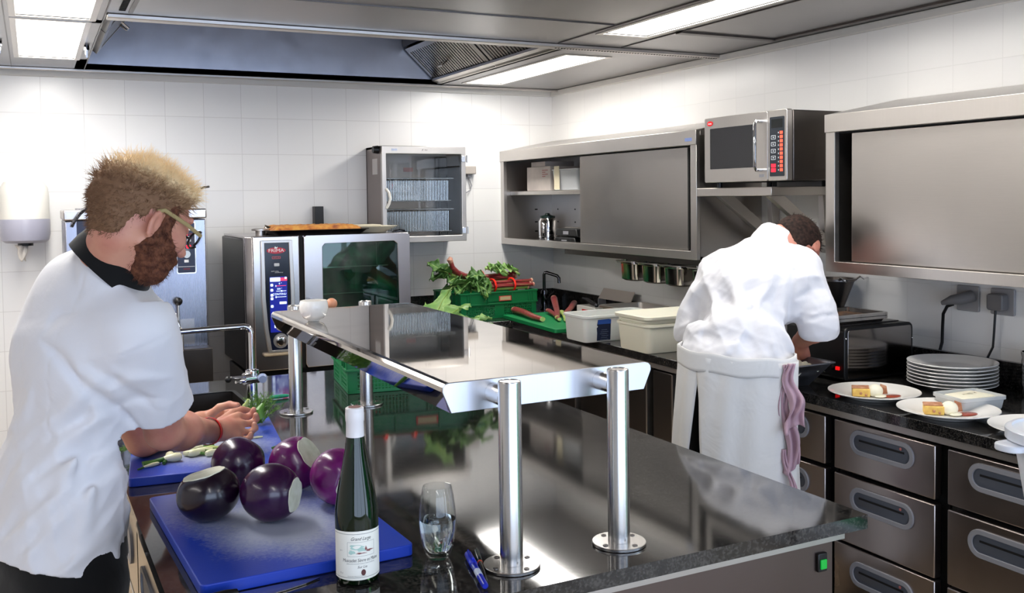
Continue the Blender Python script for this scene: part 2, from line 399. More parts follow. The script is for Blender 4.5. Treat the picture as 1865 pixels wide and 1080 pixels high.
def filt(x0, z0, x1, z1, ya, yb, parent, n):
    """sloping baffle filter between edge (x0,z0) and (x1,z1), from ya to yb"""
    d = Vector((x1 - x0, 0, z1 - z0)); Lw = d.length; d.normalize()
    M = frame((x0, ya, z0), (0, 1, 0), d)
    if M.to_3x3().col[2].z > 0: M = frame((x0, yb, z0), (0, -1, 0), d)
    W = yb - ya
    m = MB(); M2 = M
    ring_plate(m, M2, [(0, 0), (W, 0), (W, Lw), (0, Lw)], [(0.03, 0.03), (W - 0.03, 0.03), (W - 0.03, Lw - 0.03), (0.03, Lw - 0.03)], -0.02, 0.012)
    k = int((W - 0.06) / 0.032)
    for i in range(k):
        u = 0.035 + i * 0.032
        plate(m, M2, [(u, 0.03), (u + 0.02, 0.03), (u + 0.02, Lw - 0.03), (u, Lw - 0.03)], -0.004, 0.008)
    plate(m, M2, [(0.03, 0.03), (W - 0.03, 0.03), (W - 0.03, Lw - 0.03), (0.03, Lw - 0.03)], -0.022, -0.018)
    f = obj('filter', m, FILT, parent)
    for s in (0.3, 0.7) if n > 1 else (0.42,):
        pts = [M2 @ Vector((W * s - 0.04, Lw * 0.45, 0.01)), M2 @ Vector((W * s - 0.035, Lw * 0.45, 0.05)), M2 @ Vector((W * s + 0.035, Lw * 0.45, 0.05)), M2 @ Vector((W * s + 0.04, Lw * 0.45, 0.01))]
        obj('handle', MB().tube(pts, 0.005, 8), S_POL, f)
filt(2.205, ZC + 0.01, 2.00, 2.47, 4.62, 5.42, h, 1)
filt(2.205, ZC + 0.01, 2.00, 2.47, 3.87, 4.60, h, 1)
filt(0.285, ZC + 0.03, 0.50, 2.56, 4.40, 5.02, h, 2)
filt(0.285, ZC + 0.03, 0.50, 2.56, 3.90, 4.38, h, 1)
m = MB()
m.prism([(RX1 - 0.012, 3.87, ZC + 0.003), (RX1 - 0.012, 3.87, ZC + 0.03), (2.16, 3.87, ZC + 0.03), (2.16, 3.87, ZC + 0.018)], (0, 1.55, 0))
obj('drip_channel', m, S_SAT, h)
m = MB()
m.prism([(1.985, 5.43, 2.475), (2.01, 5.43, 2.49), (1.99, 5.43, 2.69), (1.965, 5.43, 2.69)], (0, -1.5, 0)); obj('filter_rail', m, S_DARK, h)
# ---------------- lights
def light(x0, y0, x1, y1, label, grp='recessed ceiling lights'):
    t = thing('ceiling_light', label, 'light', ((x0 + x1) / 2, (y0 + y1) / 2, ZC), group=grp)
    d = MB().box((x0 + 0.002, y0 + 0.002, ZC + 0.004), (x1 - 0.002, y1 - 0.002, ZC + 0.012)); obj('diffuser', d, DIFF, t)
    f = MB(); ring_plate(f, Matrix.Translation((0, 0, 0)), [(x0 - .022, y0 - .022), (x1 + .022, y0 - .022), (x1 + .022, y1 + .022), (x0 - .022, y1 + .022)], [(x0, y0), (x1, y0), (x1, y1), (x0, y1)], ZC - 0.004, ZC + 0.004)
    obj('frame', f, S_SAT, t, bevel=0.001)
    return t
lt = light(-0.035, 4.03, 0.20, 5.06, 'short square-ended recessed light at top left, the farther of its pair, nearest the back wall')
light(-0.035, 2.3, 0.212, 3.96, 'recessed light running off the top left corner, nearer of the left pair')
light(2.165, 1.7, 2.385, 3.495, 'long recessed light running off the top edge above the microwave side')
light(2.322, 4.08, 2.545, 5.28, 'narrow recessed light beside the hood filter above the corner of the room')
for x, y, s in ((-0.105, 4.62, 'left'), (0.232, 4.62, 'right')):
    t = thing('latch', 'small chrome wing latch hanging from the ceiling %s of the top left light' % s, 'latch', (x, y, ZC), group='ceiling light latches')
    obj('screw', MB().cyl((x, y, ZC), (x, y, ZC - 0.02), 0.011, seg=12), DCHROME, t, smooth=True)
    obj('wing', MB().box((x - 0.006, y - 0.003, ZC - 0.055), (x + 0.006, y + 0.003, ZC - 0.018)), CHROME, t, bevel=0.002)
# ------------------------------------------------------------------ wall cupboards (right wall)
XC = 2.665
def cupboard(y0, y1, label, doors, shelf=None):
    """y0<y1; front at XC, sloped lid up to the wall"""
    t = thing('wall_cupboard', label, 'cupboard', (XW, (y0 + y1) / 2, 1.29))
    z0, z1, zr = 1.29, 1.87, 1.945; w = 0.014
    m = MB()
    m.box((XC + 0.02, y0, z0), (XW - 0.002, y0 + w, z1)).box((XC + 0.02, y1 - w, z0), (XW - 0.002, y1, z1))
    m.box((XW - 0.014, y0 + w, z0 + w), (XW - 0.002, y1 - w, z1)); m.box((XC + 0.02, y0, z0), (XW - 0.002, y1, z0 + w))
    obj('carcass', m, S_CAB, t)
    # face frame
    m = MB(); M = frame((XC + 0.02, y1, z0), (0, -1, 0), (0, 0, 1)); W = y1 - y0; H = z1 - z0
    ring_plate(m, M, [(0, 0), (W, 0), (W, H), (0, H)], [(0.045, 0.038), (W - 0.045, 0.038), (W - 0.045, H - 0.062), (0.045, H - 0.062)], -0.004, 0.02)
    obj('face_frame', m, S_SAT, t, bevel=0.002)
    m = MB()
    m.prism([(XC - 0.006, y0 - 0.004, z1 - 0.062), (XC - 0.006, y0 - 0.004, z1 + 0.004), (XW - 0.002, y0 - 0.004, zr), (XW - 0.002, y0 - 0.004, zr - 0.006), (XC + 0.004, y0 - 0.004, z1 - 0.004), (XC + 0.004, y0 - 0.004, z1 - 0.062)], (0, W + 0.004, 0))
    m.prism([(XC + 0.02, y0 - 0.002, z1 - 0.02), (XC + 0.02, y0 - 0.002, z1), (XW - 0.004, y0 - 0.002, zr - 0.006), (XW - 0.004, y0 - 0.002, z1 - 0.02)], (0, 0.01, 0))
    obj('lid', m, S_SAT, t, bevel=0.0015)
    for i, (a, b_, dx) in enumerate(doors):
        m = MB().box((XC + 0.024 + dx, a, z0 + 0.04), (XC + 0.036 + dx, b_, z1 - 0.068)); d = obj('sliding_door', m, S_SAT if i else S_CAB, t, bevel=0.002)
        obj('edge_seal', MB().box((XC + 0.022 + dx, a - 0.012, z0 + 0.045), (XC + 0.034 + dx, a - 0.0005, z1 - 0.072)) if i == 0 else MB().box((XC + 0.022 + dx, b_ + 0.0005, z0 + 0.045), (XC + 0.034 + dx, b_ + 0.012, z1 - 0.072)), GASKET, d)
    m = MB().box((XC + 0.021, y0 + 0.046, z1 - 0.0665), (XC + 0.05, y1 - 0.046, z1 - 0.0625)); obj('upper_track', m, GASKET, t)
    m = MB().box((XC + 0.021, y0 + 0.046, z0 + 0.0385), (XC + 0.05, y1 - 0.046, z0 + 0.0395)); obj('lower_track', m, S_DARK, t)
    if shelf:
        obj('shelf', MB().box((XC + 0.06, y0 + w, shelf - 0.024), (XW - 0.016, y1 - w, shelf)), S_SAT, t, bevel=0.002)
        m = MB()
        for zz in (1.36, 1.42, 1.50, 1.70, 1.76):
            for yy in (y1 - 0.1, y1 - 0.32): m.box((XW - 0.0155, yy, zz), (XW - 0.0143, yy + 0.012, zz + 0.008))
            m.box((XW - 0.14, y1 - w - 0.0012, zz), (XW - 0.12, y1 - w - 0.0002, zz + 0.008))
        obj('peg_holes', m, GASKET, t)
    return t
tL = cupboard(3.52, 5.54, 'long stainless wall cupboard in the corner with one sliding door open showing its shelf', [(3.615, 4.585, 0.0)], 1.62)
obj('sliding_door', MB().box((XC + 0.042, 3.72, 1.33), (XC + 0.054, 4.62, 1.80)), S_CAB, tL)
obj('maker_badge', MB().box((XC - 0.0075, 3.545, 1.825), (XC - 0.006, 3.595, 1.84)), mat('badge_blue', (0.45, 0.52, 0.72), 0.4), tL)
cupboard(1.2, 2.733, 'stainless wall cupboard at the right edge with its sliding door closed, right of the microwave', [(1.3, 2.628, 0.0)])
# contents of the open cupboard
CARD = ramp_mat('cardboard_white', 8, [(0.3, (0.80, 0.76, 0.73)), (0.7, (0.72, 0.68, 0.66))], 0.8)
t = thing('cardboard_box', 'pale printed cardboard box on the upper shelf inside the open cupboard', 'box', (2.86, 5.17, 1.62))
obj('box_body', MB().box((2.74, 5.02, 1.621), (3.0, 5.32, 1.765)), CARD, t, bevel=0.002)
m = MB()
for i in range(4): m.box((2.739, 5.05 + 0.03 * (i % 2), 1.74 - i * 0.012), (2.7398, 5.12, 1.744 - i * 0.012))
obj('print', m, mat('dull_red', (0.6, 0.3, 0.28), 0.7), t)
t = thing('cardboard_box', 'small white carton standing on top of the pale cardboard box inside the open cupboard', 'box', (2.86, 5.2, 1.766))
obj('carton', MB().box((2.76, 5.12, 1.766), (2.96, 5.30, 1.797)), CARD, t, bevel=0.002)
TRANSL = mat('milky_plastic', (0.86, 0.87, 0.88), 0.3, trans=0.35)
t = thing('plastic_tub', 'milky plastic tub beside the pale carton on the upper shelf inside the open cupboard', 'tub', (2.84, 4.84, 1.62))
m = MB(); ang = [Vector((2.84, 4.84, 0))]
rr = lambda w, h, r, z, c=(2.84, 4.84): [Vector((c[0] + a, c[1] + b_, z)) for a, b_ in rrect(w, h, r, 4)]
m.loft([rr(0.20, 0.27, 0.02, 1.622), rr(0.22, 0.29, 0.02, 1.735), rr(0.23, 0.30, 0.02, 1.737), rr(0.23, 0.30, 0.02, 1.742), rr(0.21, 0.28, 0.02, 1.742), rr(0.19, 0.26, 0.02, 1.626)])
obj('tub_body', m, TRANSL, t, smooth=True)
obj('tape_strip', MB().box((2.724, 4.885, 1.625), (2.728, 4.945, 1.76)), mat('cream_tape', (0.88, 0.84, 0.72), 0.6), t)
t = thing('metal_canister', 'shiny ribbed metal canister standing on the bottom of the open cupboard', 'canister', (2.80, 5.17, 1.304))
m = MB().lathe([(0.05, 0), (0.055, 0.004), (0.055, 0.02), (0.052, 0.023), (0.055, 0.026), (0.055, 0.04), (0.052, 0.043), (0.055, 0.046), (0.055, 0.13), (0.045, 0.15)], (2.80, 5.17, 1.305), 28)
obj('canister_body', m, CHROME, t, smooth=True)
obj('handle', MB().tube([(2.76, 5.12, 1.43), (2.745, 5.10, 1.42), (2.745, 5.10, 1.34), (2.76, 5.12, 1.33)], 0.006, 8), CHROME, t, smooth=True)
obj('canister_lid', MB().lathe([(0.046, 0), (0.046, 0.012), (0.02, 0.018), (0.012, 0.03)], (2.80, 5.17, 1.455), 24), mat('dark_green', (0.06, 0.14, 0.12), 0.3), t, smooth=True)
for i, (y, z, l) in enumerate(((4.86, 1.305, 'lower'), (4.84, 1.355, 'upper'))):
    t = thing('kitchen_scale', '%s of two stacked black kitchen scales in the open cupboard' % l, 'scale', (2.86, y, z), group='kitchen scales')
    m = MB().prism([(2.74, y - 0.13, z), (2.74, y + 0.13, z), (2.74, y + 0.11, z + 0.045), (2.74, y - 0.11, z + 0.045)], (0.22, 0, 0)); obj('housing', m, BLACK, t, bevel=0.006)
    obj('pan', MB().box((2.80, y - 0.12, z + 0.0455), (2.95, y + 0.12, z + 0.049)), S_SAT, t)
    obj('display', MB().box((2.7375, y - 0.03, z + 0.012), (2.7395, y + 0.03, z + 0.03)), GREY, t)
# ---------------- microwave shelf with brackets
t = thing('microwave_shelf', 'stainless wall shelf on triangular brackets carrying the microwave', 'shelf', (XW, 3.28, 1.575))
obj('shelf_board', MB().box((XC, 3.03, 1.576), (XW - 0.002, 3.517, 1.612)), S_SAT, t, bevel=0.002)
for y in (3.40, 3.08):
    m = MB(); m.prism([(XW - 0.003, y, 1.575), (XW - 0.05, y, 1.575), (XW - 0.035, y, 1.33), (XW - 0.003, y, 1.33)], (0, 0.03, 0))
    m.prism([(2.70, y, 1.575), (2.78, y, 1.575), (XW - 0.02, y, 1.40), (XW - 0.02, y, 1.345)], (0, 0.03, 0)); obj('bracket', m, S_SAT, t, bevel=0.001)
# ---------------- microwave
XM = 2.645
t = thing('microwave', 'stainless commercial microwave with lit orange keypad on its own wall shelf', 'microwave', (2.85, 3.18, 1.613))
obj('housing', MB().box((XM + 0.03, 2.915, 1.635), (XW - 0.03, 3.43, 1.912)), S_DARK, t, bevel=0.004)
M = frame((XM + 0.0, 3.435, 1.635), (0, -1, 0), (0, 0, 1))
m = MB(); plate(m, M, rrect(0.405, 0.28, 0.008, 4, 0.203, 0.14), -0.028, 0.0); d = obj('door', m, S_SAT, t, bevel=0.002)
m = MB(); plate(m, M, rrect(0.285, 0.175, 0.003, 3, 0.183, 0.145), -0.002, 0.001); obj('door_window', m, mat('mw_window', (0.13, 0.13, 0.14), 0.2), d)
m = MB(); plate(m, M, [(0.04 + 0.02 * math.cos(a), 0.255 + 0.011 * math.sin(a)) for a in np.linspace(0, 2 * PI, 20)[:-1]], 0, 0.0015); lg = obj('emblem', m, RED, d)
m = text_mb('menu', 0.011, M @ Matrix.Translation((0.04, 0.255, 0.002))); obj('emblem_text', m, WTXT, lg)
P = lambda u, v, w: M @ Vector((u, v, w))
m = MB().tube([P(0.372, 0.045, 0.0), P(0.372, 0.045, 0.03), P(0.372, 0.06, 0.036), P(0.372, 0.225, 0.036), P(0.372, 0.24, 0.03), P(0.372, 0.24, 0)], 0.007, 10); obj('handle', m, CHROME, d, smooth=True)
m = MB(); plate(m, M, rrect(0.108, 0.28, 0.006, 4, 0.463, 0.14), -0.028, 0.0); pn = obj('control_panel', m, S_SAT, t, bevel=0.002)
m = MB(); plate(m, M, rrect(0.084, 0.235, 0.004, 3, 0.462, 0.135), 0, 0.0012); k = obj('keypad', m, mat('mw_navy', (0.12, 0.14, 0.17), 0.35), pn)
m = MB(); plate(m, M, rrect(0.064, 0.034, 0.002, 3, 0.462, 0.226), 0.001, 0.002); obj('display', m, mat('mw_disp', (0.06, 0.07, 0.07), 0.15), k)
m = MB()
for i in range(10): plate(m, M, rrect(0.016, 0.0115, 0.001, 2, 0.487, 0.189 - i * 0.0163), 0.001, 0.002)
obj('lit_keys', m, ORLED, k)
m = MB()
for i in range(2): plate(m, M, rrect(0.026, 0.014, 0.001, 2, 0.442, 0.06 - i * 0.018), 0.001, 0.002)
obj('red_keys', m, REDLED, k)
m = MB()
for i in range(4):
    ring_plate(m, M, rrect(0.026, 0.016, 0.002, 2, 0.442, 0.172 - i * 0.027), rrect(0.022, 0.012, 0.002, 2, 0.442, 0.172 - i * 0.027), 0.001, 0.002)
    plate(m, M, rrect(0.008, 0.005, 0.001, 2, 0.442, 0.172 - i * 0.027), 0.001, 0.002)
for i in range(10): plate(m, M, rrect(0.004, 0.006, 0.001, 2, 0.471, 0.189 - i * 0.0163), 0.001, 0.002)
obj('key_print', m, mat('key_grey', (0.72, 0.74, 0.76), 0.5), k)
m = MB(); plate(m, M, rrect(0.03, 0.012, 0.001, 2, 0.372, 0.022), 0.0, 0.001); obj('rating_label', m, GREY, d)
m = MB()
for x, y in ((2.70, 2.95), (2.70, 3.40), (2.98, 3.06), (2.98, 3.40)): m.cyl((x, y, 1.6125), (x, y, 1.636), 0.012, seg=10)
m.v = [(a, max(b_, 3.05) if b_ < 3.0 else b_, c) for a, b_, c in m.v]; 
obj('feet', m, BLACK, t)
# ---------------- rail with hanging pans
t = thing('pan_rail', 'steel hanging rail under the corner wall cupboard holding four small pans', 'rail', (2.80, 3.95, 1.27))
obj('rail', MB().box((2.68, 3.47, 1.262), (2.692, 4.75, 1.2895)).box((2.90, 3.47, 1.262), (2.912, 4.75, 1.2895)), S_DARK, t)
pans = []
for i, y in enumerate((4.165, 3.97, 3.78, 3.56)):
    wv = 0.16 if i < 3 else 0.17
    nm = ('farthest and smallest looking', 'second from the corner', 'third from the corner', 'nearest the chef')[i]
    if i == 0:
        t = thing('gastro_pan', 'small deep steel pan hanging under the cupboard, %s of the four' % nm, 'pan', (2.79, y, 1.15), group='steel pans under the cupboard')
        q = lambda w, h, r, z: [Vector((2.79 + a, y + b_, z)) for a, b_ in rrect(w, h, r, 5)]
        m = MB().loft([q(0.13, 0.11, 0.03, 1.15), q(0.155, 0.135, 0.03, 1.158), q(0.165, 0.145, 0.03, 1.235), q(0.19, 0.165, 0.02, 1.24), q(0.19, 0.165, 0.02, 1.246), q(0.16, 0.14, 0.03, 1.246), q(0.15, 0.13, 0.03, 1.16), q(0.12, 0.10, 0.03, 1.154)])
        obj('pan_body', m, S_POL, t, smooth=True)
        obj('rim', MB().loft([q(0.185, 0.165, 0.02, 1.2455), q(0.20, 0.17, 0.02, 1.248), q(0.20, 0.17, 0.02, 1.252), q(0.185, 0.16, 0.02, 1.252)]), S_SAT, t)
        obj('hanger', MB().box((2.70, y - 0.01, 1.25), (2.712, y + 0.01, 1.2615)).box((2.86, y - 0.01, 1.25), (2.90, y + 0.01, 1.2615)), CHROME, t)
        p0 = t
    else:
        c = copy_tree(p0); c.location = (2.79, y, 1.15); c['label'] = 'small deep steel pan hanging under the cupboard, %s of the four' % nm
# ---------------- dish cabinet on the back wall
t = thing('knife_cabinet', 'stainless glass-fronted sterilising cabinet with wire racks on the back wall', 'cabinet', (2.04, YW, 1.32))
X0, X1, Y0, Z0, Z1 = 1.782, 2.30, 5.25, 1.33, 1.885
m = MB(); w = 0.012
m.box((X0, Y0 + 0.03, Z0), (X0 + w, YW - 0.002, Z1)).box((X1 - w, Y0 + 0.03, Z0), (X1, YW - 0.002, Z1)).box((X0, Y0 + 0.03, Z0), (X1, YW - 0.002, Z0 + w)).box((X0, Y0 + 0.03, Z1 - w), (X1, YW - 0.002, Z1)).box((X0, YW - 0.014, Z0), (X1, YW - 0.002, Z1))
obj('cabinet_body', m, steel('cabinet_inner', (0.60, 0.56, 0.54), 0.4), t)
M = frame((X0, Y0 + 0.03, Z0), (1, 0, 0), (0, 0, 1)); W = X1 - X0; H = Z1 - Z0
m = MB(); ring_plate(m, M, [(0, 0), (W, 0), (W, H), (0, H)], [(0.025, 0.035), (W - 0.028, 0.035), (W - 0.028, H - 0.045), (0.025, H - 0.045)], 0.001, 0.028)
d = obj('door_frame', m, S_SAT, t, bevel=0.002)
obj('glass_pane', MB().box((X0 + 0.026, Y0 + 0.012, Z0 + 0.036), (X1 - 0.029, Y0 + 0.016, Z1 - 0.046)), PANE, d)
m = MB()
for z in (Z0 + 0.045, Z1 - 0.09):
    m.box((X1 - 0.03, Y0 - 0.006, z), (X1 - 0.006, Y0, z + 0.035)).cyl((X1 + 0.004, Y0 - 0.003, z - 0.004), (X1 + 0.004, Y0 - 0.003, z + 0.04), 0.005, seg=10)
obj('hinge', m, CHROME, d, bevel=0.001)
obj('pull_handle', MB().tube([(X0 + 0.022, Y0 - 0.001, Z0 + 0.20), (X0 + 0.034, Y0 - 0.012, Z0 + 0.225), (X0 + 0.04, Y0 - 0.016, Z0 + 0.255), (X0 + 0.034, Y0 - 0.012, Z0 + 0.29), (X0 + 0.022, Y0 - 0.001, Z0 + 0.31)], 0.008, 10), WHITEP, d, smooth=True)
m = MB(); plate(m, M, rrect(0.035, 0.012, 0.001, 2, 0.075, H - 0.022), 0.028, 0.029); obj('label_sticker', m, mat('sticker', (0.72, 0.76, 0.84), 0.5), d)
m = text_mb('JE  Ster', 0.012, M @ Matrix.Translation((0.26, H - 0.022, 0.0285)), shear=0.3); obj('engraving', m, S_DARK, d)
obj('inner_label', MB().box((2.01, YW - 0.0165, 1.745), (2.07, YW - 0.0145, 1.77)), mat('pink_label', (0.80, 0.60, 0.58), 0.6), t)
obj('switch_knob', MB().cyl((X0, Y0 + 0.07, Z1 - 0.02), (X0 - 0.03, Y0 + 0.07, Z1 - 0.02), 0.024, 0.02, seg=20), BLACK, t, smooth=True)
obj('side_label', MB().box((X0 - 0.0015, Y0 + 0.08, Z1 - 0.16), (X0 - 0.0002, Y0 + 0.17, Z1 - 0.07)), mat('pale_sticker', (0.75, 0.74, 0.74), 0.5), t)
WIRE = mat('wire', (0.78, 0.77, 0.76), 0.2, 1.0)
for z, y in ((1.70, 5.34), (1.52, 5.34)):
    m = MB()
    n = 42
    for i in range(n):
        x = X0 + 0.03 + i * (0.42 / n)
        m.tube([(x, 5.31, z + 0.0), (x, 5.34, z - 0.01), (x, 5.42, z - 0.015), (x, 5.505, z + 0.0)], 0.002, 5)
        m.tube([(x, 5.345, z - 0.012), (x, 5.35, z - 0.13)], 0.002, 5)
    m.tube([(X0 + 0.015, 5.31, z), (X0 + 0.46, 5.31, z)], 0.003, 6).tube([(X0 + 0.015, 5.505, z), (X0 + 0.46, 5.505, z)], 0.003, 6).tube([(X0 + 0.015, 5.35, z - 0.13), (X0 + 0.46, 5.35, z - 0.13)], 0.003, 6)
    obj('wire_rack', m, WIRE, t)
obj('lamp_housing', MB().box((X1 - 0.09, 5.46, Z0 + 0.02), (X1 - 0.03, 5.52, Z1 - 0.05)), BLACK, t, bevel=0.01)
t = thing('junction_box', 'small grey junction box with a looped cable on the tiles right of the glass cabinet', 'junction box', (2.445, YW, 1.73))
obj('box', MB().box((2.315, YW - 0.05, 1.73), (2.475, YW - 0.001, 1.78)), mat('jb_grey', (0.66, 0.63, 0.60), 0.5), t, bevel=0.005)
obj('cable', MB().tube([(2.44, YW - 0.02, 1.73), (2.44, YW - 0.02, 1.70), (2.455, YW - 0.02, 1.66), (2.445, YW - 0.02, 1.63), (2.40, YW - 0.02, 1.61)], 0.004, 8).box((2.425, YW - 0.03, 1.712), (2.455, YW - 0.01, 1.731)), GREY, t, smooth=True)
# vent box above oven
t = thing('vent_pipe', 'short black square pipe standing against the back wall behind the pastry tray', 'pipe', (1.48, YW - 0.03, 1.41))
obj('pipe', MB().box((1.452, YW - 0.06, 1.40), (1.503, YW - 0.003, 1.545)), BLACK, t, bevel=0.002)
# ---------------- paper dispenser
t = thing('towel_dispenser', 'white and grey paper towel dispenser on the back wall at the left edge', 'dispenser', (-0.045, YW, 1.39))
cx, cy = -0.035, 5.41
def dring(r, z, f=1.0):
    pts = []
    for k in range(32):
        a = 2 * PI * k / 32; x = r * math.cos(a); y = r * math.sin(a)
        if y > 0: y = min(y * 1.2, YW - 0.003 - cy)
        pts.append(Vector((cx + x, cy + y * f, z)))
    return pts
def clampy(l): return [Vector((p.x, min(p.y, YW - 0.002), p.z)) for p in l]
m = MB().loft([clampy(dring(r, z)) for r, z in ((0.112, 1.505), (0.113, 1.62), (0.108, 1.66), (0.09, 1.69), (0.06, 1.697), (0.01, 1.70))]); obj('cover', m, WHITEP, t, smooth=True)
m = MB().loft([clampy(dring(r, z)) for r, z in ((0.03, 1.385), (0.09, 1.387), (0.108, 1.40), (0.114, 1.43), (0.114, 1.50), (0.112, 1.5045))]); obj('lower_shell', m, mat('disp_grey', (0.62, 0.62, 0.68), 0.3), t, smooth=True)
obj('outlet', MB().cyl((cx, cy - 0.01, 1.384), (cx, cy - 0.01, 1.372), 0.035, seg=16), BLACK, t)
def pf(u, v):
    a = u * 2 * PI; r = (0.024 * (1 - v) + 0.012 * v) * (1 + 0.35 * math.sin(3 * a + 5 * v))
    return Vector((cx - 0.02 + r * math.cos(a) + 0.008 * v, cy - 0.01 + r * math.sin(a), 1.375 - 0.07 * v - 0.012 * math.sin(2 * a) * v))
obj('paper', MB().sheet(pf, 24, 8), mat('tissue', (0.85, 0.83, 0.80), 0.9), t, smooth=True, solid=0.0015)
# ------------------------------------------------------------------ cooker (tilting pan unit) behind the left cook
YF = 4.75
t = thing('bratt_pan', 'tall stainless kettle unit with two navy control panels behind the left cook', 'cooker', (0.43, 5.1, 0))
obj('body', MB().box((0.127, YF, 0.10), (0.733, YW - 0.25, 1.50)), steel('cooker_steel', (0.60, 0.61, 0.66), 0.25, (60, 1, 1), var=0.1), t, bevel=0.006)
obj('top_cap', MB().box((0.122, YF - 0.004, 1.503), (0.738, YW - 0.25, 1.548)), S_OVEN, t, bevel=0.006)
M = frame((0, YF, 0), (1, 0, 0), (0, 0, 1))
m = MB(); plate(m, M, rrect(0.088, 0.245, 0.008, 5, 0.641, 1.366), 0, 0.006); pn = obj('control_panel', m, S_POL, t, label='right control panel with red displays and a round knob')
m = MB(); plate(m, M, rrect(0.079, 0.235, 0.006, 5, 0.641, 1.366), 0.0055, 0.0075); obj('panel_face', m, NAVY, pn)
m = MB()
for i, z in enumerate((1.453, 1.40)):
    for u in (0.627, 0.654): plate(m, M, rrect(0.018, 0.012, 0.001, 2, u, z), 0.0075, 0.009)
for z in (1.303,): plate(m, M, rrect(0.02, 0.013, 0.001, 2, 0.641, z), 0.0075, 0.009)
ring_plate(m, M, [(0.641 + 0.024 * math.cos(a), 1.335 + 0.024 * math.sin(a)) for a in np.linspace(0.9, PI - 0.9, 8)] + [(0.641 + 0.0225 * math.cos(a), 1.335 + 0.0225 * math.sin(a)) for a in np.linspace(PI - 0.9, 0.9, 8)], [(0.641 + 0.0235 * math.cos(a), 1.335 + 0.0235 * math.sin(a)) for a in np.linspace(0.9, PI - 0.9, 8)] + [(0.641 + 0.0230 * math.cos(a), 1.335 + 0.023 * math.sin(a)) for a in np.linspace(PI - 0.9, 0.9, 8)], 0.0075, 0.0085)
plate(m, M, rrect(0.074, 0.0015, 0.0005, 1, 0.641, 1.277), 0.0075, 0.0082)
obj('panel_print', m, WTXT, pn)
m = MB()
for u, z, w in ((0.634, 1.427, 0.028), (0.652, 1.371, 0.022)): plate(m, M, rrect(w, 0.017, 0.006, 3, u, z), 0.0075, 0.009)
obj('red_display', m, REDLED, pn)
m = MB()
for u, z, w in ((0.655, 1.428, 0.03), (0.622, 1.371, 0.03)): plate(m, M, rrect(w, 0.01, 0.001, 3, u, z), 0.0074, 0.0082)
plate(m, M, rrect(0.03, 0.008, 0.001, 3, 0.641, 1.266), 0.0074, 0.0082); obj('display_window', m, mat('dim_red', (0.35, 0.06, 0.12), 0.3), pn)
obj('knob', MB().cyl((0.641, YF - 0.0075, 1.335), (0.641, YF - 0.022, 1.335), 0.0185, 0.017, seg=24), mat('knob_silver', (0.72, 0.73, 0.72), 0.35, 0.6), pn, smooth=True)
m = MB(); plate(m, M, rrect(0.17, 0.24, 0.006, 5, 0.26, 1.38), 0, 0.006); pn = obj('control_panel', m, NAVY, t, label='left control panel with a round white dial')
obj('dial', MB().cyl((0.228, YF - 0.006, 1.435), (0.228, YF - 0.012, 1.435), 0.027, seg=28), WTXT, pn, smooth=True)
obj('dial_needle', MB().box((0.226, YF - 0.0135, 1.43), (0.24, YF - 0.0125, 1.434)), BLACK, pn)
obj('back_plate', MB().box((0.60, YF - 0.0015, 0.91), (0.67, YF, 1.03)), S_OVEN, t)
m = MB().tube([(0.50, YF - 0.10, 1.12), (0.53, YF - 0.13, 1.11), (0.565, YF - 0.15, 1.07), (0.585, YF - 0.15, 1.00)], 0.009, 10); obj('curved_pipe', m, CHROME, t, smooth=True)
m = MB().cyl((0.597, YF - 0.03, 0.985), (0.597, YF - 0.03, 1.10), 0.005, seg=10); l = obj('lever', m, S_POL, t, smooth=True)
obj('lever_knob', MB().ball((0.597, YF - 0.03, 1.117), 0.019), BLACK, l, smooth=True)
obj('lever_joint', MB().ball((0.597, YF - 0.03, 0.985), (0.018, 0.022, 0.013)), CHROME, l, smooth=True)
m = MB().box((0.44, YF - 0.16, 0.90), (0.60, YF - 0.001, 1.0)); obj('kettle_hinge', m, S_SAT, t, bevel=0.005)
m = MB().box((0.13, YF - 0.10, 0.74), (0.735, YF - 0.001, 0.90)); obj('kettle_front', m, S_DARK, t, bevel=0.004)
m = MB().box((0.13, YF - 0.10, 0.55), (0.735, YF - 0.001, 0.70)); obj('drawer_front', m, S_OVEN, t, bevel=0.004)
obj('front_gap', MB().box((0.15, YF - 0.06, 0.70), (0.72, YF - 0.001, 0.74)), GASKET, t)
obj('plinth', MB().box((0.16, YF + 0.05, 0.0), (0.70, YW - 0.3, 0.10)), BLACK, t)
obj('top_fitting', MB().cyl((0.20, 5.0, 1.548), (0.20, 5.0, 1.556), 0.02, seg=14).cyl((0.225, 5.0, 1.548), (0.225, 5.0, 1.556), 0.014, seg=14), GREY, t)
# ladle-like bar with checked grip lying across the unit top
t = thing('ladle', 'black-handled ladle lying across the top of the kettle unit behind the left cook', 'ladle', (0.45, 4.9, 1.55))
obj('handle', MB().tube([(0.62, 4.80, 1.60), (0.68, 4.79, 1.632), (0.715, 4.78, 1.645), (0.758, 4.77, 1.652)], [0.008, 0.008, 0.009, 0.008], 10, squash=0.6), BLACK, t, smooth=True)
obj('shaft', MB().tube([(0.30, 4.80, 1.565), (0.40, 4.81, 1.575), (0.62, 4.80, 1.60)], 0.005, 8), S_SAT, t, smooth=True)
CHK, nt, b = newmat('checked_grip'); N = nt.nodes; L = nt.links
tc = N.new('ShaderNodeTexCoord'); ck = N.new('ShaderNodeTexChecker'); ck.inputs['Scale'].default_value = 110; ck.inputs['Color1'].default_value = srgb((.10, .10, .12)); ck.inputs['Color2'].default_value = srgb((.38, .38, .40))
L.new(tc.outputs['Object'], ck.inputs['Vector']); L.new(ck.outputs['Color'], b.inputs['Base Color'])
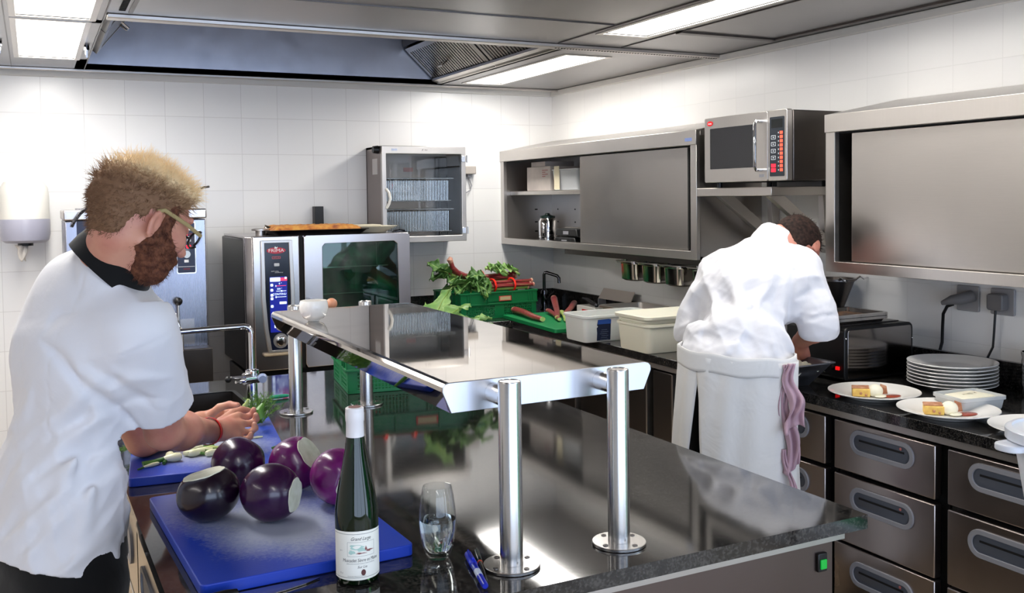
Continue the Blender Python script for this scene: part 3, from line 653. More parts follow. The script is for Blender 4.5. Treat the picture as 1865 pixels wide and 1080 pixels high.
obj('strap', MB().tube([(0.155, 4.735, 1.475), (0.165, 4.73, 1.50), (0.19, 4.73, 1.535), (0.24, 4.76, 1.575), (0.30, 4.80, 1.57)], [0.011, 0.013, 0.014, 0.012, 0.008], 10, squash=0.5), CHK, t, smooth=True)
# ------------------------------------------------------------------ combi oven
YO = 4.80
t = thing('combi_oven', 'stainless combination oven with a glass door and blue touch screen, standing at the back wall', 'oven', (1.36, 5.1, 0.0))
OX0, OX1, OZ0, OZ1 = 0.925, 1.775, 0.74, 1.405
m = MB().box((OX0, YO + 0.06, OZ0), (OX1, YW - 0.09, OZ1 - 0.012)); obj('housing', m, mat('oven_side', (0.16, 0.155, 0.155), 0.35, 0.8), t, bevel=0.006)
obj('top_sheet', MB().box((OX0 + 0.01, YO + 0.02, OZ1 - 0.0118), (OX1, YW - 0.09, OZ1)), S_OVEN, t, bevel=0.003)
m = MB(); m.prism([(OX0 + 0.035, YO, OZ0), (1.188, YO, OZ0), (1.188, YO, OZ1), (OX0 + 0.035, YO, OZ1)], (0, 0.06, 0)); 
m.prism([(OX0, YO + 0.03, OZ0), (OX0 + 0.034, YO, OZ0), (OX0 + 0.034, YO, OZ1), (OX0, YO + 0.03, OZ1)], (0, 0.03, 0)); obj('control_column', m, S_OVEN, t, bevel=0.004)
M = frame((0, YO, 0), (1, 0, 0), (0, 0, 1))
outer = [(0.997, 1.385), (0.995, 1.10), (1.006, 0.95), (1.025, 0.83), (1.14, 0.83), (1.153, 0.95), (1.158, 1.10), (1.15, 1.385)]
inner = [(1.014, 1.373), (1.015, 1.10), (1.025, 0.95), (1.040, 0.842), (1.126, 0.842), (1.136, 0.95), (1.139, 1.10), (1.132, 1.373)]
m = MB(); ring_plate(m, M, outer, inner, -0.002, 0.016); pn = obj('panel_surround', m, S_SAT, t, bevel=0.002)
m = MB(); plate(m, M, inner, -0.001, 0.008); pf_ = obj('panel_glass', m, mat('oven_panel', (0.10, 0.12, 0.19), 0.15), t, label='dark blue glass control panel')
Mt = M @ Matrix.Translation((0, 0, 0.008))
m = MB(); plate(m, Mt, [(1.0715 + 0.047 * math.cos(a), 1.335 + 0.0155 * math.sin(a)) for a in np.linspace(0, 2 * PI, 28)[:-1]], 0, 0.001); lg = obj('logo_oval', m, mat('logo_red', (0.72, 0.16, 0.24), 0.4), pf_)
m = text_mb('FRIMA', 0.0225, Mt @ Matrix.Translation((1.0715, 1.3345, 0.0016)), sx=1.25, extrude=0.0006)
m.add([Mt @ Vector(p) for p in ((1.062, 1.345, .0016), (1.066, 1.356, .0016), (1.072, 1.351, .0016), (1.079, 1.3535, .0016), (1.076, 1.345, .0016))], [(0, 1, 2, 3, 4)])
obj('logo_text', m, WTXT, pf_)
m = MB(); ring_plate(m, Mt, rrect(0.042, 0.012, 0.002, 2, 1.0715, 1.30), rrect(0.038, 0.008, 0.002, 2, 1.0715, 1.30), 0, 0.001); m2 = text_mb('VITO CE', 0.008, Mt @ Matrix.Translation((1.0715, 1.30, 0.001))); m.add(m2.v, m2.f)
obj('small_badge', m, mat('badge_pink', (0.75, 0.35, 0.38), 0.5), pf_)
m = MB(); plate(m, Mt, rrect(0.026, 0.015, 0.003, 3, 1.073, 1.265), 0, 0.001)
for k_, (s_, y_) in enumerate((('SelfCooking', 1.233), ('whitefficiency', 1.2265))):
    m2 = text_mb(s_, 0.0075, Mt @ Matrix.Translation((1.062 + 0.02 * k_, y_, 0.001)), shear=0.3); m.add(m2.v, m2.f)
obj('panel_print', m, mat('panel_grey', (0.75, 0.76, 0.77), 0.5), pf_)
m = MB(); plate(m, Mt, rrect(0.086, 0.275, 0.002, 2, 1.079, 1.068), 0, 0.0012); sc = obj('touch_screen', m, SCRBLUE, pf_, label='lit blue touch screen')
Ms = Mt @ Matrix.Translation((0, 0, 0.0014))
m = MB()
plate(m, Ms, rrect(0.05, 0.02, 0.002, 2, 1.063, 1.192), 0, 0.0008); plate(m, Ms, rrect(0.01, 0.01, 0.002, 2, 1.115, 1.198), 0, 0.0012)
for z in (1.165, 1.14, 1.115, 1.098, 1.06): plate(m, Ms, rrect(0.013, 0.013, 0.003, 3, 1.046, z), 0, 0.0008)
plate(m, Ms, rrect(0.05, 0.0025, 0.001, 2, 1.092, 1.134), 0, 0.0008); plate(m, Ms, rrect(0.05, 0.0025, 0.001, 2, 1.092, 1.105), 0, 0.0008)
for u, z, w in ((1.094, 1.134, 0.006), (1.066, 1.105, 0.006), (1.066, 1.160, 0.004)): plate(m, Ms, rrect(w, 0.008, 0.001, 2, u, z), 0, 0.0011)
for s_, u, z, k_ in (('0 °', 1.088, 1.1705, 0.013), ('200 °', 1.084, 1.1445, 0.012), ('CONTINU', 1.083, 1.1185, 0.0145)):
    m2 = text_mb(s_, k_, Ms @ Matrix.Translation((u, z, 0.0004)), extrude=0.0005); m.add(m2.v, m2.f)
plate(m, Ms, rrect(0.035, 0.012, 0.002, 2, 1.10, 1.075), 0, 0.0008)
plate(m, Ms, rrect(0.06, 0.003, 0.001, 2, 1.085, 1.02), 0, 0.0008); plate(m, Ms, rrect(0.03, 0.015, 0.002, 2, 1.07, 0.96), 0, 0.0008)
obj('screen_symbols', m, SCRWHITE, sc)
m = MB(); plate(m, Ms, rrect(0.036, 0.016, 0.002, 2, 1.104, 1.192), 0, 0.0006); plate(m, Ms, rrect(0.05, 0.0025, 0.001, 2, 1.092, 1.160), 0, 0.0008)
obj('screen_red_marks', m, SCRRED, sc)
obj('dial_ring', MB().cyl((1.085, YO - 0.008, 0.887), (1.085, YO - 0.012, 0.887), 0.037, seg=32), S_SAT, pf_, smooth=True)
obj('dial_knob', MB().lathe([(0.025, 0), (0.025, 0.012), (0.02, 0.018), (0.01, 0.02)], M=frame((1.085, YO - 0.012, 0.887), (1, 0, 0), (0, 0, 1)), seg=28), S_POL, pf_, smooth=True)
obj('panel_foot', MB().box((1.0, YO - 0.03, 0.815), (1.17, YO - 0.001, 0.829)), mat('beige_foot', (0.62, 0.56, 0.47), 0.5), t, bevel=0.005)
obj('door_gap', MB().box((1.1885, YO + 0.012, OZ0), (1.2105, YO + 0.055, OZ1)), GASKET, t)
# door frame around the window
m = MB()
wi = [(1.685, 1.365), (1.705, 1.35), (1.716, 0.86), (1.70, 0.84), (1.32, 0.84), (1.305, 0.86), (1.307, 1.345), (1.322, 1.362)]
wo = [(1.76, OZ1), (OX1, OZ1 - 0.01), (OX1, 0.76), (1.765, OZ0), (1.222, OZ0), (1.212, 0.76), (1.212, OZ1 - 0.01), (1.222, OZ1)]
ring_plate(m, M, wo, wi, -0.055, 0.0); dr = obj('door', m, S_OVEN, t, bevel=0.003)
m = MB(); plate(m, M, wi, -0.02, -0.014); obj('door_glass', m, thin_glass('oven_glass', (0.75, 0.86, 0.82), 1.6), dr)
obj('cavity_backing', MB().box((1.27, YO + 0.052, 0.83), (1.74, YO + 0.0595, 1.38)), ramp_mat('mottled_green', 7, [(0.42, (0.03, 0.07, 0.07)), (0.52, (0.07, 0.24, 0.18)), (0.64, (0.22, 0.48, 0.37)), (0.72, (0.05, 0.10, 0.14))], 0.3, dist=1.5, stretch=(1, 1, 0.7)), t)  # flat mottled green panel, a stand-in for the view behind the door glass
m = MB()
for z in (1.235, 1.10, 1.02): m.box((1.29, YO + 0.03, z), (1.66, YO + 0.045, z + 0.004))
m.tube([(1.60, YO + 0.03, 0.85), (1.60, YO + 0.03, 1.36)], 0.002, 6)
obj('rack_rail', m, S_POL, t)
m = MB().cyl((1.24, YO - 0.001, 1.075), (1.24, YO - 0.03, 1.075), 0.016, seg=16).box((1.23, YO - 0.045, 0.99), (1.25, YO - 0.03, 1.09)); obj('door_handle', m, DCHROME, dr, smooth=True)
obj('stand', MB().box((OX0 + 0.02, YO + 0.03, 0.0), (OX1 - 0.02, YW - 0.12, OZ0 - 0.03)), S_DARK, t, bevel=0.004)
obj('stand_gap', MB().box((OX0 + 0.05, YO + 0.06, OZ0 - 0.03), (OX1 - 0.05, YW - 0.15, OZ0)), GASKET, t)
m = MB().lathe([(0.026, 0), (0.026, 0.022), (0.045, 0.024), (0.045, 0.032), (0.03, 0.036)], (1.045, YO + 0.22, OZ1), 24); obj('vent_cap', m, S_SAT, t, smooth=True)
m = MB().tube([(1.10 + 0.035 * math.cos(a), YO + 0.3 + 0.03 * math.sin(a), OZ1 + 0.028) for a in np.linspace(-0.6, 2.2, 10)], 0.025, 4, squash=1.0); 
m = MB().sheet(lambda u, v: Vector((1.105 + 0.035 * math.cos(-2.4 + 2.4 * u), YO + 0.3 + 0.035 * math.sin(-2.4 + 2.4 * u), OZ1 + v * (0.052 - 0.03 * u))), 12, 2); obj('vent_collar', m, S_POL, t, smooth=True, solid=0.003)
# ------------------------------------------------------------------ island
IO = Vector((0.191, 1.468, 0)); IT = 0.0128
IM = Matrix.Translation(IO) @ Matrix.Rotation(IT, 4, 'Z')
def iw(x, y, z): return IM @ Vector((x, y, z))
def isl(m): m.v = [tuple(IM @ Vector(p)) for p in m.v]; return m
LI, WI = 2.30, 1.377
SX0, SX1, SY0, SY1 = 0.07, 0.46, 1.74, 2.06     # sink cut-out
t = thing('island_worktop', 'polished black granite worktop of the central kitchen island', 'worktop', (0.9, 2.6, 0.87))
m = MB(); TH = 0.03
m.box((0, 0, 0.9 - TH), (WI, SY0, 0.9)).box((0, SY1, 0.9 - TH), (WI, LI, 0.9)).box((0, SY0, 0.9 - TH), (SX0, SY1, 0.9)).box((SX1, SY0, 0.9 - TH), (WI, SY1, 0.9))
obj('slab', isl(m), GRAN, t)
m = MB(); m.box((0.035, 0.03, 0.845), (WI - 0.035, 0.045, 0.8695)).box((0.035, LI - 0.045, 0.845), (WI - 0.035, LI - 0.03, 0.8695)).box((0.03, 0.045, 0.845), (0.04, LI - 0.045, 0.8695)).box((WI - 0.045, 0.045, 0.845), (WI - 0.035, LI - 0.045, 0.8695))
obj('support_strip', isl(m), S_CAB, t)
t = thing('sink', 'dark inset sink basin in the far left of the island worktop behind the tap', 'sink', tuple(iw(0.26, 1.9, 0.72)))
m = MB(); a, b_, c, d = SX0 + 0.001, SX1 - 0.001, SY0 + 0.001, SY1 - 0.001
m.box((a, c, 0.72), (b_, d, 0.724)).box((a, c, 0.724), (a + 0.003, d, 0.899)).box((b_ - 0.003, c, 0.724), (b_, d, 0.899)).box((a, c, 0.724), (b_, c + 0.003, 0.899)).box((a, d - 0.003, 0.724), (b_, d, 0.899))
obj('basin', isl(m), S_DARK, t)
m = MB(); ring_plate(m, Matrix.Identity(4), rrect(b_ - a + 0.02, d - c + 0.02, 0.02, 4, (a + b_) / 2, (c + d) / 2), rrect(b_ - a - 0.008, d - c - 0.008, 0.02, 4, (a + b_) / 2, (c + d) / 2), 0.9003, 0.903)
obj('rim', isl(m), mat('black_rim', (0.06, 0.06, 0.065), 0.3), t)
# base cabinets
t = thing('island_cabinet', 'stainless base cabinet under the island worktop with drawers facing the left cook', 'cabinet', (0.9, 2.6, 0))
m = MB().box((0.05, 0.07, 0.10), (WI - 0.055, SY0 - 0.02, 0.845)).box((0.05, SY1 + 0.02, 0.10), (WI - 0.055, LI - 0.07, 0.845)).box((0.05, SY0 - 0.02, 0.10), (WI - 0.055, SY1 + 0.02, 0.70)).box((SX1 + 0.02, SY0 - 0.02, 0.70), (WI - 0.055, SY1 + 0.02, 0.845))
obj('carcass', isl(m), S_DARK, t)
m = MB().box((0.05, 0.05, 0.10), (WI - 0.05, 0.069, 0.845)); obj('end_panel', isl(m), steel('end_steel', (0.40, 0.35, 0.33), 0.4, (1, 1, 60)), t, bevel=0.001)
m = MB().box((0.09, 0.12, 0.0), (WI - 0.09, LI - 0.12, 0.10)); obj('plinth', isl(m), BLACK, t)
DRW = mat('drawer_beige', (0.70, 0.66, 0.60), 0.25, 0.85)
k = 0
for (y0, y1) in ((0.08, 0.50), (0.52, 0.94), (0.96, 1.38), (1.40, 1.80), (1.82, 2.22)):
    for (z0, z1) in ((0.62, 0.83), (0.38, 0.605), (0.13, 0.365)):
        m = MB().box((0.02, y0, z0), (0.049, y1, z1)); d = obj('drawer', isl(m), DRW, t, bevel=0.003)
        Mh = IM @ frame((0.02, (y0 + y1) / 2, (z0 + z1) / 2), (0, -1, 0), (0, 0, 1))
        m = MB(); ring_plate(m, Mh, rrect(0.24, 0.085, 0.04, 6), rrect(0.21, 0.06, 0.029, 6), 0, 0.006)
        plate(m, Mh, rrect(0.21, 0.06, 0.029, 6), 0.0005, 0.002); m.mi = 1
        obj('handle', m, GREY, d, smooth=True)
t = thing('power_switch', 'small black rocker switch glowing green on the end panel of the island', 'switch', tuple(iw(WI - 0.085, 0.05, 0.80)))
m = MB().box((WI - 0.098, 0.042, 0.778), (WI - 0.072, 0.0495, 0.818)); obj('housing', isl(m), BLACK, t, bevel=0.002)
m = MB().box((WI - 0.093, 0.038, 0.785), (WI - 0.077, 0.0418, 0.805)); obj('rocker', isl(m), mat('green_led', (0.05, 0.45, 0.15), 0.3, emis=(0.05, 0.7, 0.25), es=0.6), t, bevel=0.001)
# ---------------- overshelf on four posts
t = thing('overshelf', 'polished stainless shelf on four round posts standing on the island worktop', 'shelf', (0.88, 2.33, 0.9))
A0, A1 = 1.650, 3.005
def sh(x, y, z): # local shelf frame: follows island rotation about the front left corner
    v = Vector((x, y - A0)); c, s = math.cos(IT), math.sin(IT)
    return Vector((0.669 + v.x * c - v.y * s, A0 + v.x * s + v.y * c, z))
WS = 0.467
prof = [(0.017, 1.181), (0.0, 1.222), (0.001, 1.231), (0.006, 1.2365), (0.014, 1.2385), (WS - 0.014, 1.2385), (WS - 0.006, 1.2365), (WS - 0.001, 1.231), (WS, 1.222), (WS - 0.018, 1.183), (WS - 0.021, 1.184), (WS - 0.0045, 1.221), (WS - 0.014, 1.2345), (0.014, 1.2345), (0.0045, 1.221), (0.02, 1.182)]
m = MB(); m.loft([[sh(x, y, z) for x, z in prof] for y in (A0 + 0.004, A1 - 0.004)])
obj('shelf_top', m, S_MIR, t, smooth=True, ang=8)
ep = [(0.017, 1.181), (0.0, 1.222), (0.001, 1.231), (0.006, 1.2365), (0.014, 1.2385), (WS - 0.014, 1.2385), (WS - 0.006, 1.2365), (WS - 0.001, 1.231), (WS, 1.222), (WS - 0.018, 1.183)]
for y0, y1 in ((A0, A0 + 0.004), (A1 - 0.004, A1)):
    m = MB(); m.loft([[sh(x, y, z) for x, z in ep] for y in (y0, y1)]); obj('end_plate', m, steel('endplate_steel', (0.80, 0.81, 0.84), 0.36, (60, 1, 1)), t, bevel=0.001)
m = MB(); 
for x in (0.12, 0.33): m.loft([[sh(x + a, y, z) for a, z in ((0, 1.19), (0.03, 1.19), (0.03, 1.234), (0, 1.234))] for y in (A0 + 0.01, A1 - 0.01)])
obj('stiffener', m, S_SAT, t)
for (px, py, s) in ((0.774, 1.583, 1), (1.012, 1.589, 1), (0.740, 3.072, -1), (0.977, 3.078, -1)):
    m = MB().lathe([(0.0215, 0), (0.0215, 0.342), (0.0205, 0.3445), (0.0195, 0.345), (0.0188, 0.3435), (0.0, 0.3435)], (px, py, 0.9005), 32, cap1=False); p = obj('post', m, S_POST, t, smooth=True)
    m = MB().lathe([(0.0, 0), (0.052, 0), (0.053, 0.001), (0.053, 0.005), (0.052, 0.006), (0.022, 0.006)], (px, py, 0.9003), 36, cap1=False, cap0=False); fl = obj('flange', m, S_POST, p, smooth=True)
    m = MB()
    for a in (0.3, 0.3 + PI, 0.3 + PI / 2, 0.3 - PI / 2):
        m.lathe([(0.0055, 0), (0.005, 0.0015), (0.0025, 0.0015), (0.002, 0.0004)], (px + 0.04 * math.cos(a), py + 0.04 * math.sin(a), 0.9062), 14)
    obj('screw', m, S_DARK, fl, smooth=True)
    ye = (A0 - 0.0005) if s > 0 else (A1 + 0.0005)
    m = MB().tube([(px, py + 0.012 * s, 1.212), (px, ye + (px - 0.669) * IT, 1.212)], 0.019, 24); obj('stub', m, S_POST, t, smooth=True)
# ---------------- tap
t = thing('tap', 'chrome swivel tap with a long horizontal spout beside the island sink', 'tap', (0.645, 3.30, 0.9))
bx, by = 0.648, 3.30
m = MB().lathe([(0.027, 0), (0.027, 0.006), (0.018, 0.012), (0.016, 0.07), (0.022, 0.075), (0.024, 0.09), (0.022, 0.11), (0.012, 0.115)], (bx, by, 0.9003), 24); obj('base', m, CHROME, t, smooth=True)
pts = [(bx, by, 1.01), (bx, by, 1.135)] + [(bx - 0.025 * (1 - math.cos(a)), by - 0.0 , 1.135 + 0.025 * math.sin(a)) for a in np.linspace(0.2, PI / 2, 6)] + [(0.50, by - 0.004, 1.159), (0.34, by - 0.01, 1.157), (0.325, by - 0.011, 1.15), (0.32, by - 0.011, 1.135)]
obj('spout', MB().tube(pts, 0.0095, 14), CHROME, t, smooth=True)
m = MB().tube([(bx + 0.02, by, 0.985), (bx - 0.03, by - 0.012, 0.985)], 0.02, 18); obj('valve_body', m, CHROME, t, smooth=True)
m = MB().tube([(bx + 0.03, by - 0.02, 0.985), (bx + 0.028, by - 0.034, 0.982)], [0.016, 0.013], 18); obj('valve_button', m, mat('tap_cap', (0.62, 0.68, 0.82), 0.3), t, smooth=True)
for dz, l in ((0.008, 0.045), (-0.008, 0.03)):
    obj('lever', MB().tube([(bx - 0.03, by - 0.015, 0.985 + dz), (bx - 0.03 - l, by - 0.03, 0.988 + dz)], 0.005, 10), CHROME, t, smooth=True)
obj('lever_tip', MB().ball((bx - 0.085, by - 0.035, 0.992), 0.011), BLACK, t, smooth=True)
# ---------------- bowl
t = thing('bowl', 'small rounded white bowl standing on the stainless overshelf', 'bowl', (0.706, 2.70, 1.239))
obj('bowl_body', MB().lathe([(0.0, 0.0), (0.016, 0.0), (0.017, 0.003), (0.028, 0.008), (0.037, 0.021), (0.041, 0.037), (0.0395, 0.051), (0.037, 0.058), (0.0355, 0.058), (0.037, 0.05), (0.0385, 0.036), (0.034, 0.02), (0.02, 0.008), (0.0, 0.006)], (0.706, 2.70, 1.239), 40, cap0=False, cap1=False), PORC, t, smooth=True, ang=60)
# ---------------- wine bottle
BX, BY = 0.504, 1.66
t = thing('wine_bottle', 'slender green wine bottle with a cream label and white capsule in the foreground', 'bottle', (BX, BY, 0.9))
gp = [(0.0, 0.001), (0.03, 0.0), (0.0375, 0.004), (0.0385, 0.012), (0.0385, 0.115), (0.0375, 0.135), (0.033, 0.165), (0.0255, 0.20), (0.0195, 0.232), (0.0155, 0.265), (0.0145, 0.29), (0.0145, 0.305), (0.0, 0.305)]
GLS = mat('green_glass', (0.035, 0.16, 0.04), 0.03, trans=0.75, ior=1.5, spec=0.6)
obj('glass', MB().lathe(gp, (BX, BY, 0.9005), 48, cap0=False, cap1=False), GLS, t, smooth=True, ang=50)
obj('capsule', MB().lathe([(0.0165, 0.248), (0.0162, 0.262), (0.0158, 0.285), (0.0165, 0.2865), (0.0168, 0.300), (0.0162, 0.3025), (0.0165, 0.304), (0.0162, 0.3095), (0.014, 0.311), (0.0, 0.3105)], (BX, BY, 0.9005), 36, cap0=False, cap1=False), mat('capsule', (0.88, 0.87, 0.88), 0.35), t, smooth=True, ang=40)
obj('cork_top', MB().lathe([(0.0, 0), (0.011, 0), (0.011, 0.0008), (0, 0.0008)], (BX, BY, 1.2113), 20, cap0=False, cap1=False), mat('cork_pink', (0.55, 0.40, 0.38), 0.7), t)
RL = 0.0389; AC = math.atan2(-BY, -BX) + 0.06    # label centred a little right of the line to the cook's side
def lw(u, z, r=RL):
    a = AC + u / RL
    return Vector((BX + r * math.cos(a), BY + r * math.sin(a), 0.9005 + z))
LBL = mat('label_paper', (0.93, 0.92, 0.88), 0.6)
m = MB().sheet(lambda u, v: lw(-0.055 + 0.11 * u, 0.014 + 0.083 * v + 0.002 * math.cos(PI * (u - 0.5)) * (2 * v - 1)), 40, 4); lb = obj('label_sheet', m, LBL, t, smooth=True)
def lt(body, size, u, z, shear=0.0, sx=1.0):
    return text_mb(body, size, None, extrude=0.0, shear=shear, sx=sx, wrap=lambda p: lw(u + p.x, z + p.y, RL + 0.0003))
INK = mat('label_ink', (0.22, 0.21, 0.23), 0.7); LINE = mat('label_grey', (0.5, 0.5, 0.5), 0.7)
mm = lt('Muscadet Sèvre et Maine', 0.0085, 0.004, 0.0475, 0.2, 0.78); a = lt('Grand Large', 0.0085, 0.004, 0.0855, 0.5, 0.85); mm.add(a.v, a.f)
a = lt('Sur Lie', 0.0062, 0.006, 0.0355, 0.3); mm.add(a.v, a.f); obj('label_text', mm, INK, lb)
mm = lt('APPELLATION MUSCADET SEVRE ET MAINE CONTROLEE', 0.0024, 0.004, 0.0415, 0, 0.85); a = lt('MIS EN BOUTEILLE AU CHATEAU', 0.0022, -0.004, 0.0195); mm.add(a.v, a.f)
a = lt('75 cl', 0.0035, -0.033, 0.024); mm.add(a.v, a.f); a = lt('2011', 0.003, -0.033, 0.064); mm.add(a.v, a.f)
for (u0, u1, z0, z1) in ((-0.02, 0.030, 0.0545, 0.0549), (-0.02, 0.030, 0.0795, 0.0799), (-0.02, -0.0196, 0.0545, 0.0799), (0.0296, 0.030, 0.0545, 0.0799), (-0.053, 0.053, 0.0935, 0.0943), (-0.053, 0.053, 0.0165, 0.0172)):
    mm.sheet(lambda u, v: lw(u0 + (u1 - u0) * u, z0 + (z1 - z0) * v, RL + 0.0003), 12, 1)
obj('label_lines', mm, LINE, lb)
def blob(u0, z0, a, b_, n=14, r=0.0004, w=0.15, s=0):
    pts = []
    for k in range(n):
        q = 2 * PI * k / n; f = 1 + w * math.sin(3 * q + s) + w * math.sin(5 * q + 2 * s)
        pts.append(lw(u0 + a * f * math.cos(q), z0 + b_ * f * math.sin(q), RL + r))
    return pts
m = MB()
for args in ((-0.004, 0.071, 0.012, 0.0045, 14, .0004, .15, 1), (-0.012, 0.062, 0.006, 0.0035, 14, .0004, .15, 2), (0.006, 0.066, 0.008, 0.003, 14, .00045, .15, 3)): m.add(blob(*args), [tuple(range(14))])
obj('label_picture', m, mat('pic_green', (0.68, 0.80, 0.76), 0.7), lb)
m = MB()
for args in ((0.019, 0.064, 0.007, 0.002, 14, .0006, .3, 1), (0.004, 0.060, 0.009, 0.0012, 14, .0006, .3, 2), (0.013, 0.068, 0.002, 0.003, 14, .0006, .3, 3)): m.add(blob(*args), [tuple(range(14))])
obj('label_houses', m, mat('pic_red', (0.55, 0.36, 0.35), 0.7), lb)
m = MB(); m.add(blob(0.008, 0.0255, 0.0042, 0.0056, 14, .0005, 0), [tuple(range(14))]); obj('label_seal', m, mat('seal_brown', (0.36, 0.20, 0.19), 0.6), lb)
# ---------------- glass of water
GX, GY = 0.671, 1.69
t = thing('water_glass', 'clear stemless tumbler half full of sparkling water beside the wine bottle', 'glass', (GX, GY, 0.9))
op = [(0.0, 0.0005), (0.019, 0.0005), (0.0225, 0.003), (0.029, 0.022), (0.0345, 0.050), (0.0357, 0.068), (0.0345, 0.092), (0.031, 0.118), (0.0272, 0.137), (0.0265, 0.1375), (0.0259, 0.137)]
ip = [(0.0297, 0.118), (0.0332, 0.092), (0.0344, 0.068), (0.0332, 0.050), (0.0275, 0.024), (0.021, 0.0135), (0.0, 0.0125)]
obj('tumbler', MB().lathe(op + ip, (GX, GY, 0.9003), 48, cap0=False, cap1=False), thin_glass('glass_clear', (0.975, 0.98, 0.98), 1.38), t, smooth=True, ang=50)
wp = [(0.0, 0.0128), (0.0208, 0.0138), (0.0273, 0.0242), (0.033, 0.0502), (0.0342, 0.068), (0.0339, 0.0735), (0.0, 0.0732)]
wt = obj('water', MB().lathe(wp, (GX, GY, 0.9003), 48, cap0=False, cap1=False), clear('water', (0.98, 1, 1), 1.333), t, smooth=True, ang=50)
m = MB()
for k in range(46):
    z = random.uniform(0.018, 0.071); a = random.uniform(0, 2 * PI); r = np.interp(z, [0.014, 0.024, 0.05, 0.073], [0.018, 0.025, 0.031, 0.032]) * random.choice((1, 1, 0.98, 0.5))
    m.ball((GX + r * math.cos(a), GY + r * math.sin(a), 0.9 + z), random.uniform(0.0004, 0.0011), 8, 5)
obj('bubbles', m, clear('bubble', (1, 1, 1), 1.1), t, smooth=True, kind='stuff')
# ---------------- pens
def pen(p0, p1, r, bodym, capm, label, name, extra=None):
    p0 = Vector(p0); p1 = Vector(p1); d = (p1 - p0); Ln = d.length; d.normalize(); t = thing(name, label, 'pen', tuple((p0 + p1) / 2))
    q = lambda s: p0 + d * Ln * s
    obj('barrel', MB().tube([q(0.02), q(0.04), q(0.98), q(1.0)], [r * .6, r, r, r * .7], 14), bodym, t, smooth=True)
    obj('cap', MB().tube([q(0.0), q(0.01), q(0.36), q(0.37)], [r * .8, r * 1.15, r * 1.2, r * 1.02], 14), capm, t, smooth=True)
    u = Vector((0, 0, 1)); obj('clip', MB().tube([q(0.01) + u * r * 1.3, q(0.30) + u * r * 1.45], r * 0.3, 8), capm, t)
    if extra: obj('band', MB().tube([q(0.55), q(0.72)], r * 1.03, 14), extra, t, smooth=True, label='printed band round the barrel')
pen((0.7195, 1.659, 0.9075), (0.6845, 1.505, 0.9075), 0.0062, mat('pen_blue', (0.05, 0.12, 0.62), 0.3), mat('pen_blue_cap', (0.06, 0.16, 0.75), 0.25), 'blue felt marker lying on the granite right of the water glass', 'marker_pen', mat('band_white', (0.7, 0.75, 0.85), 0.4))
pen((0.743, 1.672, 0.9055), (0.6955, 1.527, 0.9055), 0.0044, mat('pen_black', (0.05, 0.06, 0.06), 0.25), mat('pen_dark_cap', (0.05, 0.12, 0.10), 0.25), 'thin black pen with an orange ring lying beside the blue marker', 'pen')
m = MB().tube([(0.7245, 1.616, 0.9055), (0.7235, 1.613, 0.9055)], 0.0049, 14)
t = [o for o in COL.objects if o.name == 'pen'][0]; obj('ring', m, mat('orange', (0.9, 0.3, 0.1), 0.3), t, smooth=True, label='orange ring')
# ---------------- knife
t = thing('chef_knife', 'kitchen knife with a pointed steel blade lying at the near edge of the worktop', 'knife', (0.36, 1.66, 0.9))
m = MB(); tip = Vector((0.444, 1.693, 0.901)); dr = Vector((-0.99, -0.13, 0)).normalized(); sd = Vector((dr.y, -dr.x, 0)) * -1
bl = [(0, 0), (0.03, 0.010), (0.07, 0.017), (0.13, 0.021), (0.15, 0.021), (0.15, -0.018), (0.13, -0.0185), (0.07, -0.013), (0.03, -0.007)]
m.prism([tip + dr * a + sd * b_ for a, b_ in bl], (0, 0, 0.0018)); obj('blade', m, steel('blade', (0.7, 0.68, 0.65), 0.22, (60, 1, 1)), t)
a = tip + dr * 0.15; obj('handle', MB().tube([a + Vector((0, 0, .009)), a + dr * 0.02 + Vector((0, 0, .0085)), a + dr * 0.08 + Vector((0, 0, .0085)), a + dr * 0.12 + Vector((0, 0, .0085))], [0.008, 0.011, 0.010, 0.012], 12), BLACK, t, smooth=True)
# green handled paring knife beyond board
t = thing('paring_knife', 'small knife with a bright green handle lying on the granite beside the tap', 'knife', (0.73, 3.31, 0.9))
obj('handle', MB().tube([(0.706, 3.316, 0.907), (0.715, 3.316, 0.908), (0.765, 3.322, 0.908), (0.775, 3.323, 0.907)], [0.004, 0.0065, 0.006, 0.004], 12), mat('mint', (0.05, 0.55, 0.42), 0.35), t, smooth=True)
m = MB().prism([(0.706, 3.311, 0.906), (0.706, 3.321, 0.906), (0.66, 3.312, 0.905), (0.645, 3.306, 0.905)], (0, 0, 0.0014)); obj('blade', m, CHROME, t)
# ---------------- cutting boards
BLUE, nt, b = newmat('blue_board'); N = nt.nodes; L = nt.links
tc = N.new('ShaderNodeTexCoord'); n1 = N.new('ShaderNodeTexNoise'); n1.inputs['Scale'].default_value = 4.0; n1.inputs['Detail'].default_value = 3
L.new(tc.outputs['Object'], n1.inputs['Vector'])
n2 = N.new('ShaderNodeTexNoise'); n2.inputs['Scale'].default_value = 160; n2.inputs['Detail'].default_value = 4; L.new(tc.outputs['Object'], n2.inputs['Vector'])
